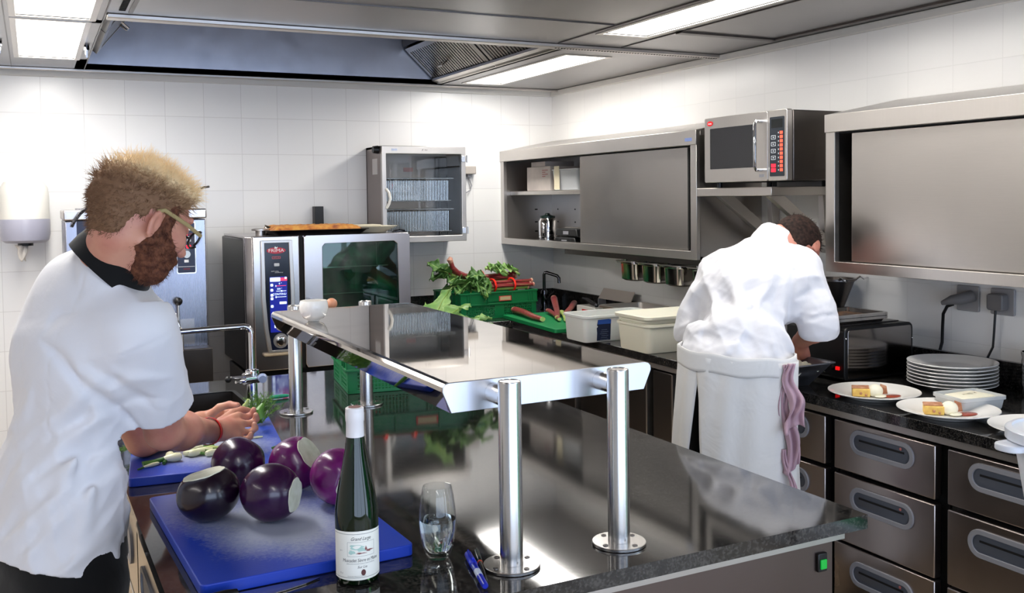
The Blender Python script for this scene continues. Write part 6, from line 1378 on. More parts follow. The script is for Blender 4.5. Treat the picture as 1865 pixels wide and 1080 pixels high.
# white bucket with its lid on a small trolley, right edge
zt = 0.81
t = thing('trolley', 'low steel trolley carrying the white bucket at the lower right edge', 'trolley', (1.95, 1.15, 0))
obj('top', MB().box((1.815, 0.95, 0.78), (2.20, 1.30, 0.81)), S_SAT, t, bevel=0.003)
for x, y in ((1.84, 0.98), (2.17, 0.98), (1.84, 1.27), (2.17, 1.27)): obj('leg', MB().cyl((x, y, 0.0), (x, y, 0.779), 0.014, seg=12), S_SAT, t, smooth=True)
obj('lower_shelf', MB().box((1.83, 0.975, 0.25), (2.18, 1.28, 0.27)), S_SAT, t)
t = thing('bucket', 'milky white plastic bucket with a lid, cut off by the right edge', 'bucket', (1.93, 1.24, zt))
BUK = mat('bucket_milky', (0.90, 0.92, 0.96), 0.3, trans=0.1, sss=0.1)
obj('bucket_body', MB().lathe([(0.055, 0), (0.058, 0.003), (0.101, 0.26), (0.098, 0.26), (0.055, 0.006), (0.0, 0.005)], (1.872, 1.245, zt + 0.001), 48, cap1=False), BUK, t, smooth=True)
obj('lid', MB().lathe([(0.116, 0.0), (0.119, 0.002), (0.119, 0.022), (0.112, 0.026), (0.106, 0.026), (0.104, 0.021), (0.0, 0.021), (0.0, 0.018), (0.105, 0.018), (0.114, 0.016), (0.115, 0.0)], (1.872, 1.243, zt + 0.262), 48, cap0=False, cap1=False), BUK, t, smooth=True)
obj('lid_tab', MB().loft([[Vector((1.768 + a, 1.293 + b_, z)) for a, b_ in rrect(.07, .06, .025, 5)] for z in (zt + 0.247, zt + 0.261)]), BUK, t, bevel=0.003)
# ------------------------------------------------------------------ people
# camera axes, only used to convert measured picture points with a known distance into positions in the room
_f, _cy, _yaw, _pit, _rol = 1763.3, 431.9, 0.459413, 0.04053, -0.01252
_F = np.array([math.sin(_yaw) * math.cos(_pit), math.cos(_yaw) * math.cos(_pit), -math.sin(_pit)]); _R0 = np.array([math.cos(_yaw), -math.sin(_yaw), 0]); _U0 = np.cross(_R0, _F)
_R = _R0 * math.cos(_rol) + _U0 * math.sin(_rol); _U = _U0 * math.cos(_rol) - _R0 * math.sin(_rol)
def at(px, py, d): return np.array([0, 0, 1.58]) + d * (_F + _R * (px - 932.5) / _f - _U * (py - _cy) / _f)
def skin_mat(name, c, c2):
    m = ramp_mat(name, 14, [(0.35, c), (0.7, c2)], 0.5, bump=0.08)
    b = m.node_tree.nodes['Principled BSDF']; b.inputs['Subsurface Weight'].default_value = 0.15; b.inputs['Subsurface Radius'].default_value = (1.0, 0.35, 0.2); b.inputs['Subsurface Scale'].default_value = 0.008
    return m
SKIN1 = skin_mat('skin_fair', (0.80, 0.58, 0.49), (0.72, 0.46, 0.40)); SKIN2 = skin_mat('skin_warm', (0.74, 0.50, 0.42), (0.66, 0.40, 0.34))
JACKET = cloth('chef_white', (0.86, 0.86, 0.88), wr=0.15); APRON = cloth('apron_white', (0.88, 0.875, 0.865), wr=0.4); BLK = cloth('black_cloth', (0.045, 0.045, 0.05), wr=0.2); PINK = cloth('pink_cloth', (0.72, 0.60, 0.65), wr=0.6, scale=120)
SHOE = mat('black_leather', (0.05, 0.05, 0.05), 0.35)
def folds(p, seed, k=22, n=5, warp=2.0, bias=(0, 0, 1)):
    r = np.random.RandomState(seed); d = 0; bz = np.array(bias, float)
    for i in range(n):
        w = r.randn(3) * 0.7 + bz * r.choice([-1, 1]) ; w /= np.linalg.norm(w); v = r.randn(3); kk = k * (0.6 + 1.0 * r.rand())
        s = np.sin(kk * (p @ w) + r.rand() * 6 + warp * np.sin(0.45 * kk * (p @ v) + r.rand() * 6))
        d = d + (1 - np.abs(s)) ** 1.6 - 0.45
    return d / n * 2
def ridge(p, a, b, w, h):
    """soft cloth crease of height h and half width w along the segment a-b"""
    a = np.array(a); b = np.array(b); ab = b - a; t = np.clip((p - a) @ ab / (ab @ ab), 0, 1)
    q = np.linalg.norm(p - a - t[:, None] * ab, axis=1); return h * np.exp(-(q / w) ** 2) * np.sin(PI * np.clip(t, 0.03, 0.97)) ** 0.5
def crease(p, lst, dd, sc=1.0):
    """cloth folds: each runs between two measured points and stands out (h>0) or cuts in (h<0)"""
    q = np.stack([p @ _R, p @ _U], 1); out = 0.0
    for (x0, y0, x1, y1, w, h) in lst:
        a = at(x0, y0, dd); b = at(x1, y1, dd); a = np.array([a @ _R, a @ _U]); b = np.array([b @ _R, b @ _U]); ab = b - a
        t = (q - a) @ ab / (ab @ ab); tc_ = np.clip(t, 0, 1); nrm = np.array([-ab[1], ab[0]]) / np.linalg.norm(ab)
        bend = 0.012 * np.sin(PI * tc_) * (1 if (x0 + y1) % 2 else -1)
        r_ = np.linalg.norm(q - a - tc_[:, None] * ab - bend[:, None] * nrm, axis=1)
        ww = w * (0.6 + 0.9 * np.sin(PI * tc_)); out = out + h * sc * np.exp(-(r_ / ww) ** 2) * np.sin(PI * np.clip(t, 0.04, 0.96)) ** 0.6
    return out
def oell(p, c, axes, r):
    return ell(p, c, r, np.stack(axes, 1))
def unit(v): v = np.array(v, float); return v / np.linalg.norm(v)
def finger(p, pts, r0, r1):
    n = len(pts); return chain(p, pts, [r0 + (r1 - r0) * i / (n - 1) for i in range(n)], 0.004)
def tufts(name, roots, norms, mat_, parent, ln, r, n, seed, dirf, seg=3):
    rn = random.Random(seed); m = MB()
    for i in range(n):
        k = rn.randrange(len(roots)); p = Vector(roots[k]) ; nrm = Vector(norms[k]); d = dirf(p, nrm, rn); L_ = ln * rn.uniform(0.5, 1.25)
        p = p - nrm * 0.004; pts = [p.copy()]; cur = Vector((rn.uniform(-1, 1), rn.uniform(-1, 1), rn.uniform(-1, 1))) * 0.35
        for s in range(seg): d = (d + cur * 0.5).normalized(); p = p + d * L_ / seg; pts.append(p.copy())
        m.tube(pts, [r * (1 - 0.85 * s / seg) for s in range(seg + 1)], 3, caps=False)
    return m
def mesh_pts(o, flt=None):
    M = wm(o); P = np.array([M @ v.co for v in o.data.vertices]); Nn = np.array([v.normal for v in o.data.vertices])
    if flt is not None: k = flt(P); P = P[k]; Nn = Nn[k]
    return P, Nn
# ================= the left cook
hc = at(257, 400, 2.00)
psi, th = math.radians(49), math.radians(25)
hh = _R * math.cos(psi) + _F * math.sin(psi)
hn = unit(hh * math.cos(th) - _U * math.sin(th)); hu = unit(hh * math.sin(th) + _U * math.cos(th)); hs = np.cross(hn, hu)
if hs @ _F > 0: hs = -hs          # towards the visible ear
H = lambda n_, u_, s_=0.0: hc + hn * n_ + hu * u_ + hs * s_
AX = (hn, hu, hs)
def head_sdf(p):
    d = oell(p, H(-0.012, 0.028), AX, (0.096, 0.086, 0.076))
    d = smin(d, oell(p, H(0.035, -0.020), AX, (0.058, 0.088, 0.060)), 0.03)          # face
    d = smin(d, cap(p, H(0.058, -0.088, 0.016), H(0.058, -0.088, -0.016), 0.022), 0.03)   # chin
    for s in (1, -1):
        d = smin(d, cap(p, H(0.052, -0.085, 0.02 * s), H(-0.008, -0.050, 0.056 * s), 0.020, 0.018), 0.02)  # jaw
        d = smin(d, oell(p, H(0.072, -0.018, 0.034 * s), AX, (0.020, 0.018, 0.022)), 0.02)   # cheek
        d = smax(d, -sph(p, H(0.104, 0.012, 0.032 * s), 0.017), 0.012)                # eye socket
        d = smin(d, sph(p, H(0.080, 0.012, 0.031 * s), 0.0115), 0.003)                 # eyeball and lid
        d = smin(d, cap(p, H(0.088, 0.032, 0.012 * s), H(0.078, 0.034, 0.048 * s), 0.007), 0.008)   # brow
    d = smin(d, cap(p, H(0.088, 0.012), H(0.112, -0.026), 0.007, 0.0105), 0.008)       # nose
    for s in (1, -1): d = smin(d, sph(p, H(0.102, -0.030, 0.011 * s), 0.0075), 0.006)
    d = smin(d, cap(p, H(0.090, -0.053, 0.02), H(0.090, -0.053, -0.02), 0.0065), 0.006); d = smin(d, cap(p, H(0.088, -0.064, 0.016), H(0.088, -0.064, -0.016), 0.007), 0.006)
    d = smax(d, -cap(p, H(0.102, -0.0585, 0.022), H(0.102, -0.0585, -0.022), 0.004), 0.003)
    for s in (1, -1):   # ears
        e = smin(oell(p, H(-0.008, -0.016, 0.080 * s), (unit(hn * 1.0 - 0.55 * hs * s), hu, unit(hs * s + 0.55 * hn)), (0.019, 0.032, 0.0065)), oell(p, H(0.002, -0.040, 0.074 * s), AX, (0.010, 0.012, 0.007)), 0.008)
        e = smax(e, -oell(p, H(-0.004, -0.013, 0.090 * s), AX, (0.010, 0.019, 0.010)), 0.003); d = smin(d, e, 0.006)
    return d
nk0 = at(205, 485, 2.03)
torso_f = unit(_R * math.cos(math.radians(42)) * np.array([1, 1, 0]) + _F * math.sin(math.radians(42)) * np.array([1, 1, 0]))
torso_r = np.cross(torso_f, [0, 0, 1.0])
if torso_r @ _F > 0: torso_r = -torso_r
chest = at(150, 640, 2.10); waist = at(112, 880, 2.10); pelv = at(108, 1040, 2.10)
shR = at(258, 606, 1.98); shL = at(128, 590, 2.30)
elR = at(300, 783, 2.17); wrR = at(384, 786, 2.43); elL = at(262, 800, 2.50); wrL = at(366, 768, 2.70)
elR[2] = max(elR[2], 1.02)
print('LOG', chest, waist, pelv, shR, elR, wrR, np.linalg.norm(shR - elR), np.linalg.norm(elR - wrR), np.linalg.norm(shR - shL), 'elL', elL, np.linalg.norm(shL - elL), np.linalg.norm(elL - wrL))
ub = unit(chest - waist); tf = unit(torso_f - ub * (torso_f @ ub)); tr = np.cross(tf, ub)
if tr @ _F > 0: tr = -tr
TA = (tr, tf, ub)
fR = [[(434, 758, 2.535), (450, 760, 2.56), (461, 753, 2.565), (462, 746, 2.56)], [(439, 772, 2.51), (458, 771, 2.54), (467, 763, 2.545), (466, 756, 2.54)], [(436, 786, 2.49), (455, 788, 2.515), (465, 780, 2.52), (463, 773, 2.52)], [(430, 797, 2.465), (446, 801, 2.485), (456, 796, 2.49), (457, 790, 2.49)], [(402, 768, 2.49), (424, 752, 2.555), (441, 747, 2.59), (452, 749, 2.60)]]
fL = [[(408, 744, 2.80), (424, 738, 2.79), (434, 741, 2.77), (436, 747, 2.75)], [(406, 752, 2.79), (424, 748, 2.77), (434, 752, 2.75), (436, 758, 2.74)], [(402, 760, 2.78), (420, 758, 2.76), (430, 763, 2.74), (431, 768, 2.73)], [(398, 767, 2.76), (412, 768, 2.75), (421, 772, 2.73), (422, 776, 2.72)], [(382, 756, 2.70), (400, 742, 2.70), (418, 737, 2.70), (432, 739, 2.69)]]
def hand(p, d, wr, fl, rw=0.027):
    K = [at(*f[0]) for f in fl]; pc = (sum(K[:4]) / 4)
    d = smin(d, cap(p, wr, wr * 0.35 + pc * 0.65, rw * 0.82, rw * 0.85), 0.02)
    for i in range(4):
        d = smin(d, cap(p, wr * 0.75 + K[i] * 0.25, K[i], 0.016, 0.0125), 0.012)
    for i, f in enumerate(fl):
        pts = [at(*q) for q in f]; r0 = (0.0098, 0.0100, 0.0095, 0.0085, 0.0125)[i]
        if i == 4: pts = [wr * 0.7 + pts[0] * 0.3] + pts
        d = smin(d, finger(p, pts, r0, r0 * 0.78), 0.004)
    return d
hipc = pelv + np.array([0, 0, -0.02])
hipR = hipc + torso_r * 0.09; hipL = hipc - torso_r * 0.09
kR = hipR + np.array([0.0, 0.0, -0.42]); kL = hipL + np.array([0.01, 0, -0.42])
aR = np.array([kR[0] - 0.02, kR[1], 0.09]); aL = np.array([kL[0] - 0.02, kL[1], 0.09])
def torso1(p, g=0.0):
    d = oell(p, chest + tf * -0.0, TA, (0.185 + g, 0.118 + g, 0.17 + g))
    d = smin(d, oell(p, waist, TA, (0.155 + g, 0.112 + g, 0.20 + g)), 0.08)
    d = smin(d, oell(p, pelv, TA, (0.170 + g, 0.122 + g, 0.12 + g)), 0.08)
    d = smin(d, cap(p, shR * 0.75 + chest * 0.25 + ub * .03, shL * 0.75 + chest * 0.25 + ub * .03, 0.062 + g), 0.07)
    d = smin(d, cap(p, chest + ub * 0.13, nk0 - hu * 0.01 - hn * .0, 0.085 + g, 0.060 + g * .6), 0.06)
    return d
def body1(p):
    d = head_sdf(p)
    d = smin(d, cap(p, H(-0.030, -0.045), nk0 - hn * 0.01, 0.055, 0.060), 0.03)
    d = smin(d, torso1(p, -0.022), 0.02)
    d = smin(d, chain(p, [shR, elR], [0.052, 0.042], 0.02), 0.03)
    d = smin(d, chain(p, [elR, elR * .65 + wrR * .35, wrR], [0.042, 0.043, 0.027], 0.02), 0.015)
    d = smin(d, chain(p, [shL, elL], [0.052, 0.042], 0.02), 0.03); d = smin(d, chain(p, [elL, elL * .65 + wrL * .35, wrL], [0.042, 0.041, 0.026], 0.02), 0.015)
    d = hand(p, d, wrR, fR); d = hand(p, d, wrL, fL)
    for a, b_, c in ((hipR, kR, aR), (hipL, kL, aL)): d = smin(d, chain(p, [a, b_, c], [0.068, 0.050, 0.036], 0.02), 0.03)
    return d
lo = np.min([pelv - 0.30, wrL - 0.2, at(258, 402, 2.0) - 0.16], 0); hi = np.max([pelv + 0.30, wrL + 0.16, hc + 0.17], 0); lo[2] = 0.03
per1 = sobj('person', body1, lo, hi, 0.0036, SKIN1, None, 1)
setp(per1, 'blond bearded cook in white jacket and glasses, leaning over the blue board on the left', 'person')
# jacket: short sleeves, hem at the hips
slv = unit(elR - shR); slL = unit(elL - shL)
MANF = [(245, 655, 50, 800, .013, .008), (238, 735, 60, 880, .012, .009), (230, 800, 20, 985, .012, .010), (234, 850, 80, 1010, .011, .009), (205, 700, 150, 770, .009, -.007), (232, 900, 150, 1015, .009, .007), (115, 612, 190, 690, .008, -.012), (165, 655, 248, 778, .010, -.014),
        (95, 690, 10, 790, .012, .007), (120, 760, 15, 900, .010, -.006), (200, 640, 300, 612, .010, .006), (235, 700, 325, 680, .010, .007), (225, 735, 300, 720, .008, -.005), (212, 655, 290, 745, .010, -.006), (180, 560, 120, 600, .009, -.006), (60, 560, 30, 700, .014, .006), (215, 960, 130, 1020, .008, .006), (70, 900, 10, 1010, .011, .007), (190, 800, 195, 900, .008, -.005)]
CHEF = [(1352, 545, 1340, 650, .022, -.016), (1400, 475, 1372, 545, .012, .010), (1418, 490, 1392, 580, .012, -.009), (1330, 590, 1268, 645, .012, .012), (1312, 610, 1272, 655, .008, -.010), (1302, 510, 1275, 620, .014, -.008), (1375, 600, 1398, 655, .012, .014), (1392, 590, 1420, 640, .012, -.008), (1436, 490, 1430, 640, .010, -.016), (1385, 525, 1352, 575, .010, .008),
        (1440, 505, 1492, 505, .012, .009), (1442, 540, 1496, 525, .010, -.009), (1450, 566, 1505, 560, .010, .010), (1455, 580, 1512, 572, .006, -.010), (1470, 470, 1500, 520, .012, .007), (1285, 520, 1248, 595, .010, .009), (1298, 560, 1262, 620, .009, -.009), (1290, 600, 1250, 600, .008, .007), (1340, 470, 1330, 540, .016, .006), (1300, 650, 1360, 662, .008, -.008), (1365, 655, 1425, 640, .010, .010), (1405, 560, 1425, 600, .010, .007)]
def jacket1(p):
    g = 0.016
    d = torso1(p, g)
    # belly side hangs a little looser towards the hem
    d = smin(d, cap(p, shR - slv * 0.01, shR + slv * 0.215, 0.070, 0.072), 0.05)
    d = smin(d, cap(p, shL - slL * 0.01, shL + slL * 0.215, 0.070, 0.070), 0.05)
    w = np.clip((chest[2] - 0.02 - p[:, 2]) / 0.25, 0, 1) * np.clip((p[:, 2] - pelv[2] + 0.03) / 0.12, 0.25, 1)
    d = d - 0.008 * folds(p, 3, 24, 5, 1.8, ub * .9 + tf * .5) * (0.25 + w)
    # creases running from the armpit over the side and from the shoulder blade
    ap = shR - ub * 0.09 - tf * 0.05 + tr * 0.03
    for a, b_, ww, h_ in ((ap, waist + tr * 0.14 - tf * 0.06, 0.016, 0.010), (ap - ub * .05, waist - ub * 0.08 + tr * 0.16, 0.014, 0.009), (ap + tr * .02 - ub * 0.12, waist - tf * 0.10 - ub * 0.02 + tr * .05, 0.013, 0.009), (waist + tr * 0.15 + tf * .02, pelv + tr * 0.10 - tf * 0.09, 0.014, 0.008), (waist + tr * .12 - tf * .09 - ub * .05, pelv - tf * 0.13, 0.014, 0.008), (shR - tf * .06, chest - tf * 0.13 + ub * 0.02, 0.018, 0.007)):
        d = d - ridge(p, a, b_, ww * 1.1, h_ * 1.9)
    d = d - crease(p, MANF, 2.05)
    # seams
    for off in (0.02, 0.105):
        sp_ = np.abs((p - waist) @ tr - off - 0.05 * ((p - waist) @ ub)); back = np.clip(-(p - waist) @ tf / 0.02, 0, 1); d = d + 0.0016 * np.exp(-(sp_ / 0.0022) ** 2) * back
    sp_ = np.abs(plane(p, shR + slv * 0.012, unit(slv + tr * 0.5))); near = cap(p, shR - slv * 0.03, shR + slv * 0.05, 0.11) < 0; d = d + 0.0022 * np.exp(-(sp_ / 0.003) ** 2) * near
    d = smax(d, plane(p, shR + slv * 0.222, slv) - 1e3 * (cap(p, shR, shR + slv * 0.5, 0.12) > 0), 0.002)
    d = smax(d, plane(p, shL + slL * 0.222, slL) - 1e3 * (cap(p, shL, shL + slL * 0.5, 0.12) > 0), 0.002)
    d = smax(d, plane(p, pelv + ub * 0.050, -ub), 0.003)
    d = smax(d, plane(p, at(205, 487, 2.03), unit(_R * 0.56 + _U * 0.80)) - 1e3 * (np.linalg.norm(p - at(212, 474, 2.03), axis=1) > 0.15), 0.004)
    return d
J1 = sobj('chef_jacket', jacket1, np.min([pelv - 0.28, shL - .2], 0) * [1, 1, 0] + [0, 0, pelv[2] - 0.08], np.max([pelv + 0.32, shL + .2, elR + .14], 0) * [1, 1, 0] + [0, 0, nk0[2] + 0.06], 0.0048, JACKET, per1, 1)
# black band collar
m = MB(); ca = unit(_R * 0.60 + _U * 0.78 + _F * 0.1); cc_ = at(214, 472, 2.03); c1 = unit(hn - ca * (hn @ ca)); c2 = np.cross(ca, c1)
rings = []
for r_, z_ in ((0.090, -0.035), (0.088, -0.010), (0.080, 0.026), (0.077, 0.033), (0.073, 0.031), (0.077, 0.0), (0.083, -0.035)):
    rings.append([Vector(cc_ + ca * (z_ + 0.012 * math.cos(a + PI) - .006) + (c1 * math.cos(a) * 1.05 + c2 * math.sin(a)) * r_) for a in np.linspace(0, 2 * PI, 41)[:-1]])
m.loft(rings, False, False); obj('collar', m, BLK, per1, smooth=True)
# trousers and shoes
def trou1(p):
    d = oell(p, hipc, TA, (0.172, 0.130, 0.26))
    for a, b_, c in ((hipR, kR, aR), (hipL, kL, aL)): d = smin(d, chain(p, [a, b_, c], [0.098, 0.074, 0.068], 0.03), 0.04)
    d = d - 0.004 * folds(p, 9, 20, 4)
    return smax(smax(d, plane(p, pelv + ub * 0.095, ub), 0.003), plane(p, (0, 0, 0.055), (0, 0, -1)), 0.003)
sobj('trousers', trou1, np.minimum(aL, aR) * [1, 1, 0] - [0.24, 0.24, 0], np.maximum(hipL, hipR) * [1, 1, 0] + [0.24, 0.24, pelv[2] + 0.09], 0.009, BLK, per1, 2)
for a in (aR, aL):
    tt = np.array([torso_f[0], torso_f[1], 0]); 
    def shoe(p, a=a, tt=tt): return smax(smin(cap(p, [a[0], a[1], 0.045], np.array([a[0], a[1], 0.035]) + tt * 0.15, 0.048, 0.040), cap(p, a, [a[0], a[1], 0.05], 0.045), 0.03), -p[:, 2] + 0.002, 0.003)
    sobj('shoe', shoe, a * [1, 1, 0] - [0.2, 0.2, 0.01], a * [1, 1, 0] + [0.26, 0.26, 0.16], 0.008, SHOE, per1, 1)
# red wristband
wb = wrR - unit(wrR - elR) * 0.012; wd_ = unit(wrR - elR); w1 = unit(np.cross(wd_, [0, 0, 1])); w2 = np.cross(wd_, w1)
m = MB()
m.loft([[Vector(wb + wd_ * z_ + (w1 * math.cos(a) + w2 * math.sin(a)) * (r_ + 0.001 * math.sin(3 * a))) for a in np.linspace(0, 2 * PI, 33)[:-1]] for r_, z_ in ((0.0335, -0.007), (0.0345, -0.006), (0.0335, 0.007), (0.0325, 0.007), (0.0325, -0.007))], False, False)
obj('wristband', m, mat('band_red', (0.80, 0.06, 0.07), 0.4), per1, smooth=True)
# hair
def hair1(p):
    d = oell(p, H(-0.018, 0.036), AX, (0.104, 0.086, 0.084))
    d = smin(d, oell(p, H(0.010, 0.088), AX, (0.076, 0.028, 0.062)), 0.03)
    d = smin(d, oell(p, H(0.054, 0.072), AX, (0.038, 0.030, 0.055)), 0.02)
    d = smin(d, oell(p, H(-0.070, 0.010), AX, (0.036, 0.052, 0.062)), 0.03)
    d = smin(d, oell(p, H(-0.060, -0.034), AX, (0.034, 0.044, 0.058)), 0.02)
    d = d - 0.004 * folds(p, 5, 95, 6, 1.2, hu) - 0.003 * folds(p, 6, 220, 5, 1.0, hu)
    front = plane(p, H(0.066, 0.062), unit(hn * 0.9 - hu * 0.55))       # hairline over the forehead
    low = plane(p, H(-0.055, -0.062), unit(-hu + hn * 0.25)) + 0.004 * folds(p, 51, 120, 4)
    d = smax(d, smax(front, -plane(p, H(0, 0.085), -hu) * 0 + front, 0.001), 0.006); d = smax(d, low, 0.008)
    ear = smax(plane(p, H(0.0, 0.028), -hu), plane(p, H(-0.038, 0.0), -unit(-hn + 0.25 * hu)), 0.01)   # below and in front of the ear
    return smax(d, -(-ear) * 1.0 if False else -np.maximum(-ear, -1) * 0 + smax(d, ear * -1 if False else d, 0.001) * 0 + np.where((((p - hc) @ hu) < 0.014) & (((p - hc) @ hn) > -0.024), 0.02, -1.0) + 0 * d, 0.004)
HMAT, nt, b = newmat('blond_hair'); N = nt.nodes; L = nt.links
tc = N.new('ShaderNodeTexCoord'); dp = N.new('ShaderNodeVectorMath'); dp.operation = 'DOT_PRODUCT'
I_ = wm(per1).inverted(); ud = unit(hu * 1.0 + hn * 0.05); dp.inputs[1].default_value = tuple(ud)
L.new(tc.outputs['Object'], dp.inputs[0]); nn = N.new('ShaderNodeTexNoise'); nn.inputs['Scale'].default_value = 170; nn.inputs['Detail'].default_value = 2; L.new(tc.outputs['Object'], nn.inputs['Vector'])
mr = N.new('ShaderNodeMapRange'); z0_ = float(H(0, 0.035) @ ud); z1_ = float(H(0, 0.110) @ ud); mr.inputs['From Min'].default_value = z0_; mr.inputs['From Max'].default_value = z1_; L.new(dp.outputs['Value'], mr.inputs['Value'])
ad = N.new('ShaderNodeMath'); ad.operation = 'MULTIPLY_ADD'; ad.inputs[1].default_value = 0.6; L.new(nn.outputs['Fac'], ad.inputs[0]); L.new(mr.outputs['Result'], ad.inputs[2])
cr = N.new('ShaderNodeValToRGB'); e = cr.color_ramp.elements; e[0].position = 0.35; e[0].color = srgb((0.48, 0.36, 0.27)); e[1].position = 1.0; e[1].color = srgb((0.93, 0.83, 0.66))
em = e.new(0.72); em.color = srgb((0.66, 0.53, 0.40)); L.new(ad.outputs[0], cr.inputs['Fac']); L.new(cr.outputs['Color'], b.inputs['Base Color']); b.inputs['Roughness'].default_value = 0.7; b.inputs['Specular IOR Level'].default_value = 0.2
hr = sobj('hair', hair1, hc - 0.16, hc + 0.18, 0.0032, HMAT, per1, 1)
P_, N_ = mesh_pts(hr, lambda P: (np.abs(hair1(P)) < 0.01))
up_sel = ((P_ - hc) @ hu) > 0.03
def hd(p, nrm, rn):
    v = Vector(nrm); t_ = Vector(hu) * rn.uniform(-.1, .6) + Vector(hn) * rn.uniform(-.6, .9) + Vector(hs) * rn.uniform(-.5, .5)
    return (v * 0.42 + t_ * 0.8).normalized()
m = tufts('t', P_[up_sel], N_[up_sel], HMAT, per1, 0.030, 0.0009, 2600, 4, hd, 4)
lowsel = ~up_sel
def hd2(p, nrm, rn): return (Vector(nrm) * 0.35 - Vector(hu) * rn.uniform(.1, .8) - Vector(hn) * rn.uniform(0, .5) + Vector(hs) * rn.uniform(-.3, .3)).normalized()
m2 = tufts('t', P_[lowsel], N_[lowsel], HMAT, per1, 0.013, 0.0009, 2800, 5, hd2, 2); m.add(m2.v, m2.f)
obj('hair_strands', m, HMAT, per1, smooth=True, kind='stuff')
# beard
def beard1(p):
    d = head_sdf(p) - 0.0055 - 0.0025 * folds(p, 8, 160, 5, 1.0, hu)
    a = smax(plane(p, H(0.014, 0.006), unit(hu + hn * 0.80)), plane(p, H(0.008, -0.01), unit(-hn + hu * .5)), 0.01) + 0.003 * folds(p, 52, 150, 4)
    a = smin(a, smax(plane(p, H(0.08, -0.040), hu), plane(p, H(0.070, -0.05), -hn), 0.003), 0.004)
    for s in (1, -1): a = smin(a, cap(p, H(0.024, 0.040, 0.070 * s), H(0.020, -0.030, 0.068 * s), 0.013, 0.018), 0.008)
    mouth = oell(p, H(0.100, -0.058), AX, (0.014, 0.0065, 0.02)); d = smax(d, -mouth, 0.003)
    d = smax(d, -sph(p, H(0.112, -0.024), 0.022), 0.004)
    return smax(smax(d, a, 0.008), plane(p, H(0.03, -0.125), -hu), 0.01)
BEARD = ramp_mat('beard_brown', 90, [(0.35, (0.28, 0.16, 0.12)), (0.7, (0.46, 0.29, 0.21))], 0.75, spec=0.2)
bd = sobj('beard', beard1, hc - 0.15, hc + 0.15, 0.003, BEARD, per1, 1)
P_, N_ = mesh_pts(bd, lambda P: (np.abs(beard1(P)) < 0.008))
def bdir(p, nrm, rn): return (Vector(nrm) * 0.8 - Vector(hu) * rn.uniform(.2, .9) + Vector(hn) * rn.uniform(-.3, .4)).normalized()
m = tufts('t', P_, N_, BEARD, per1, 0.012, 0.0007, 3000, 6, bdir, 2); obj('beard_strands', m, BEARD, per1, smooth=True, kind='stuff')
# glasses
m = MB(); pts = [H(0.108, 0.012, 0.058), H(0.06, 0.016, 0.074), H(0.0, 0.020, 0.080), H(-0.014, 0.010, 0.081)]
m.tube(pts, 0.0022, 8, squash=2.0, up=tuple(hu)); g = obj('glasses', m, mat('horn_frame', (0.62, 0.55, 0.38), 0.3), per1, smooth=True)
for s in (1, -1):
    m = MB(); c = H(0.112, 0.006, 0.033 * s)
    m.tube([c + hu * 0.019 * math.sin(a) + hs * 0.025 * math.cos(a) - hn * 0.006 * (math.cos(a) * s > 0.6) for a in np.linspace(0, 2 * PI, 29)[:-1]], 0.0026, 8, closed=True, up=tuple(hn)); obj('rim', m, BLACK, g, smooth=True)
    m = MB(); m.loft([[Vector(c + hn * o + hu * 0.018 * math.sin(a) + hs * 0.024 * math.cos(a)) for a in np.linspace(0, 2 * PI, 29)[:-1]] for o in (-0.0007, 0.0007)]); obj('lens', m, PANE, g, smooth=True)
obj('bridge', MB().tube([H(0.114, 0.012, 0.009), H(0.117, 0.014, 0), H(0.114, 0.012, -0.009)], 0.0022, 8), BLACK, g, smooth=True)
obj('temple', MB().tube([H(0.108, 0.012, -0.058), H(0.06, 0.016, -0.074), H(0.0, 0.020, -0.080)], 0.0022, 8, squash=2, up=tuple(hu)), BLACK, g, smooth=True)
# ================= the right cook, seen from behind
q_pel = at(1338, 718, 3.20); q_wst = at(1340, 645, 3.26); q_chs = at(1366, 535, 3.43); q_nk = at(1412, 438, 3.56)
r_shR = at(1462, 492, 3.38); r_shL = at(1310, 500, 3.56)
r_elR = at(1493, 590, 3.30); r_wrR = at(1458, 622, 3.48); r_elL = at(1262, 596, 3.50); r_wrL = at(1385, 668, 3.60)
print('LOG2', q_pel, q_nk, r_shR, r_shL, np.linalg.norm(r_shR - r_shL), np.linalg.norm(r_shR - r_elR), np.linalg.norm(r_elR - r_wrR), r_wrR, r_wrL, np.linalg.norm(r_elL - r_wrL))
qu = unit(q_chs - q_wst); qr = unit(r_shR - r_shL); qr = unit(qr - qu * (qr @ qu)); qf = np.cross(qu, qr)
QA = (qr, qf, qu)
hq = at(1453, 450, 3.58); qn = unit(_R * 0.55 - _U * 0.62 + _F * 0.55); qhu = unit(_F * 0.45 + _U * 0.8 + _R * .25); qhu = unit(qhu - qn * (qhu @ qn)); qs = np.cross(qn, qhu)
HA2 = (qn, qhu, qs); H2 = lambda a, b_, c=0.0: hq + qn * a + qhu * b_ + qs * c
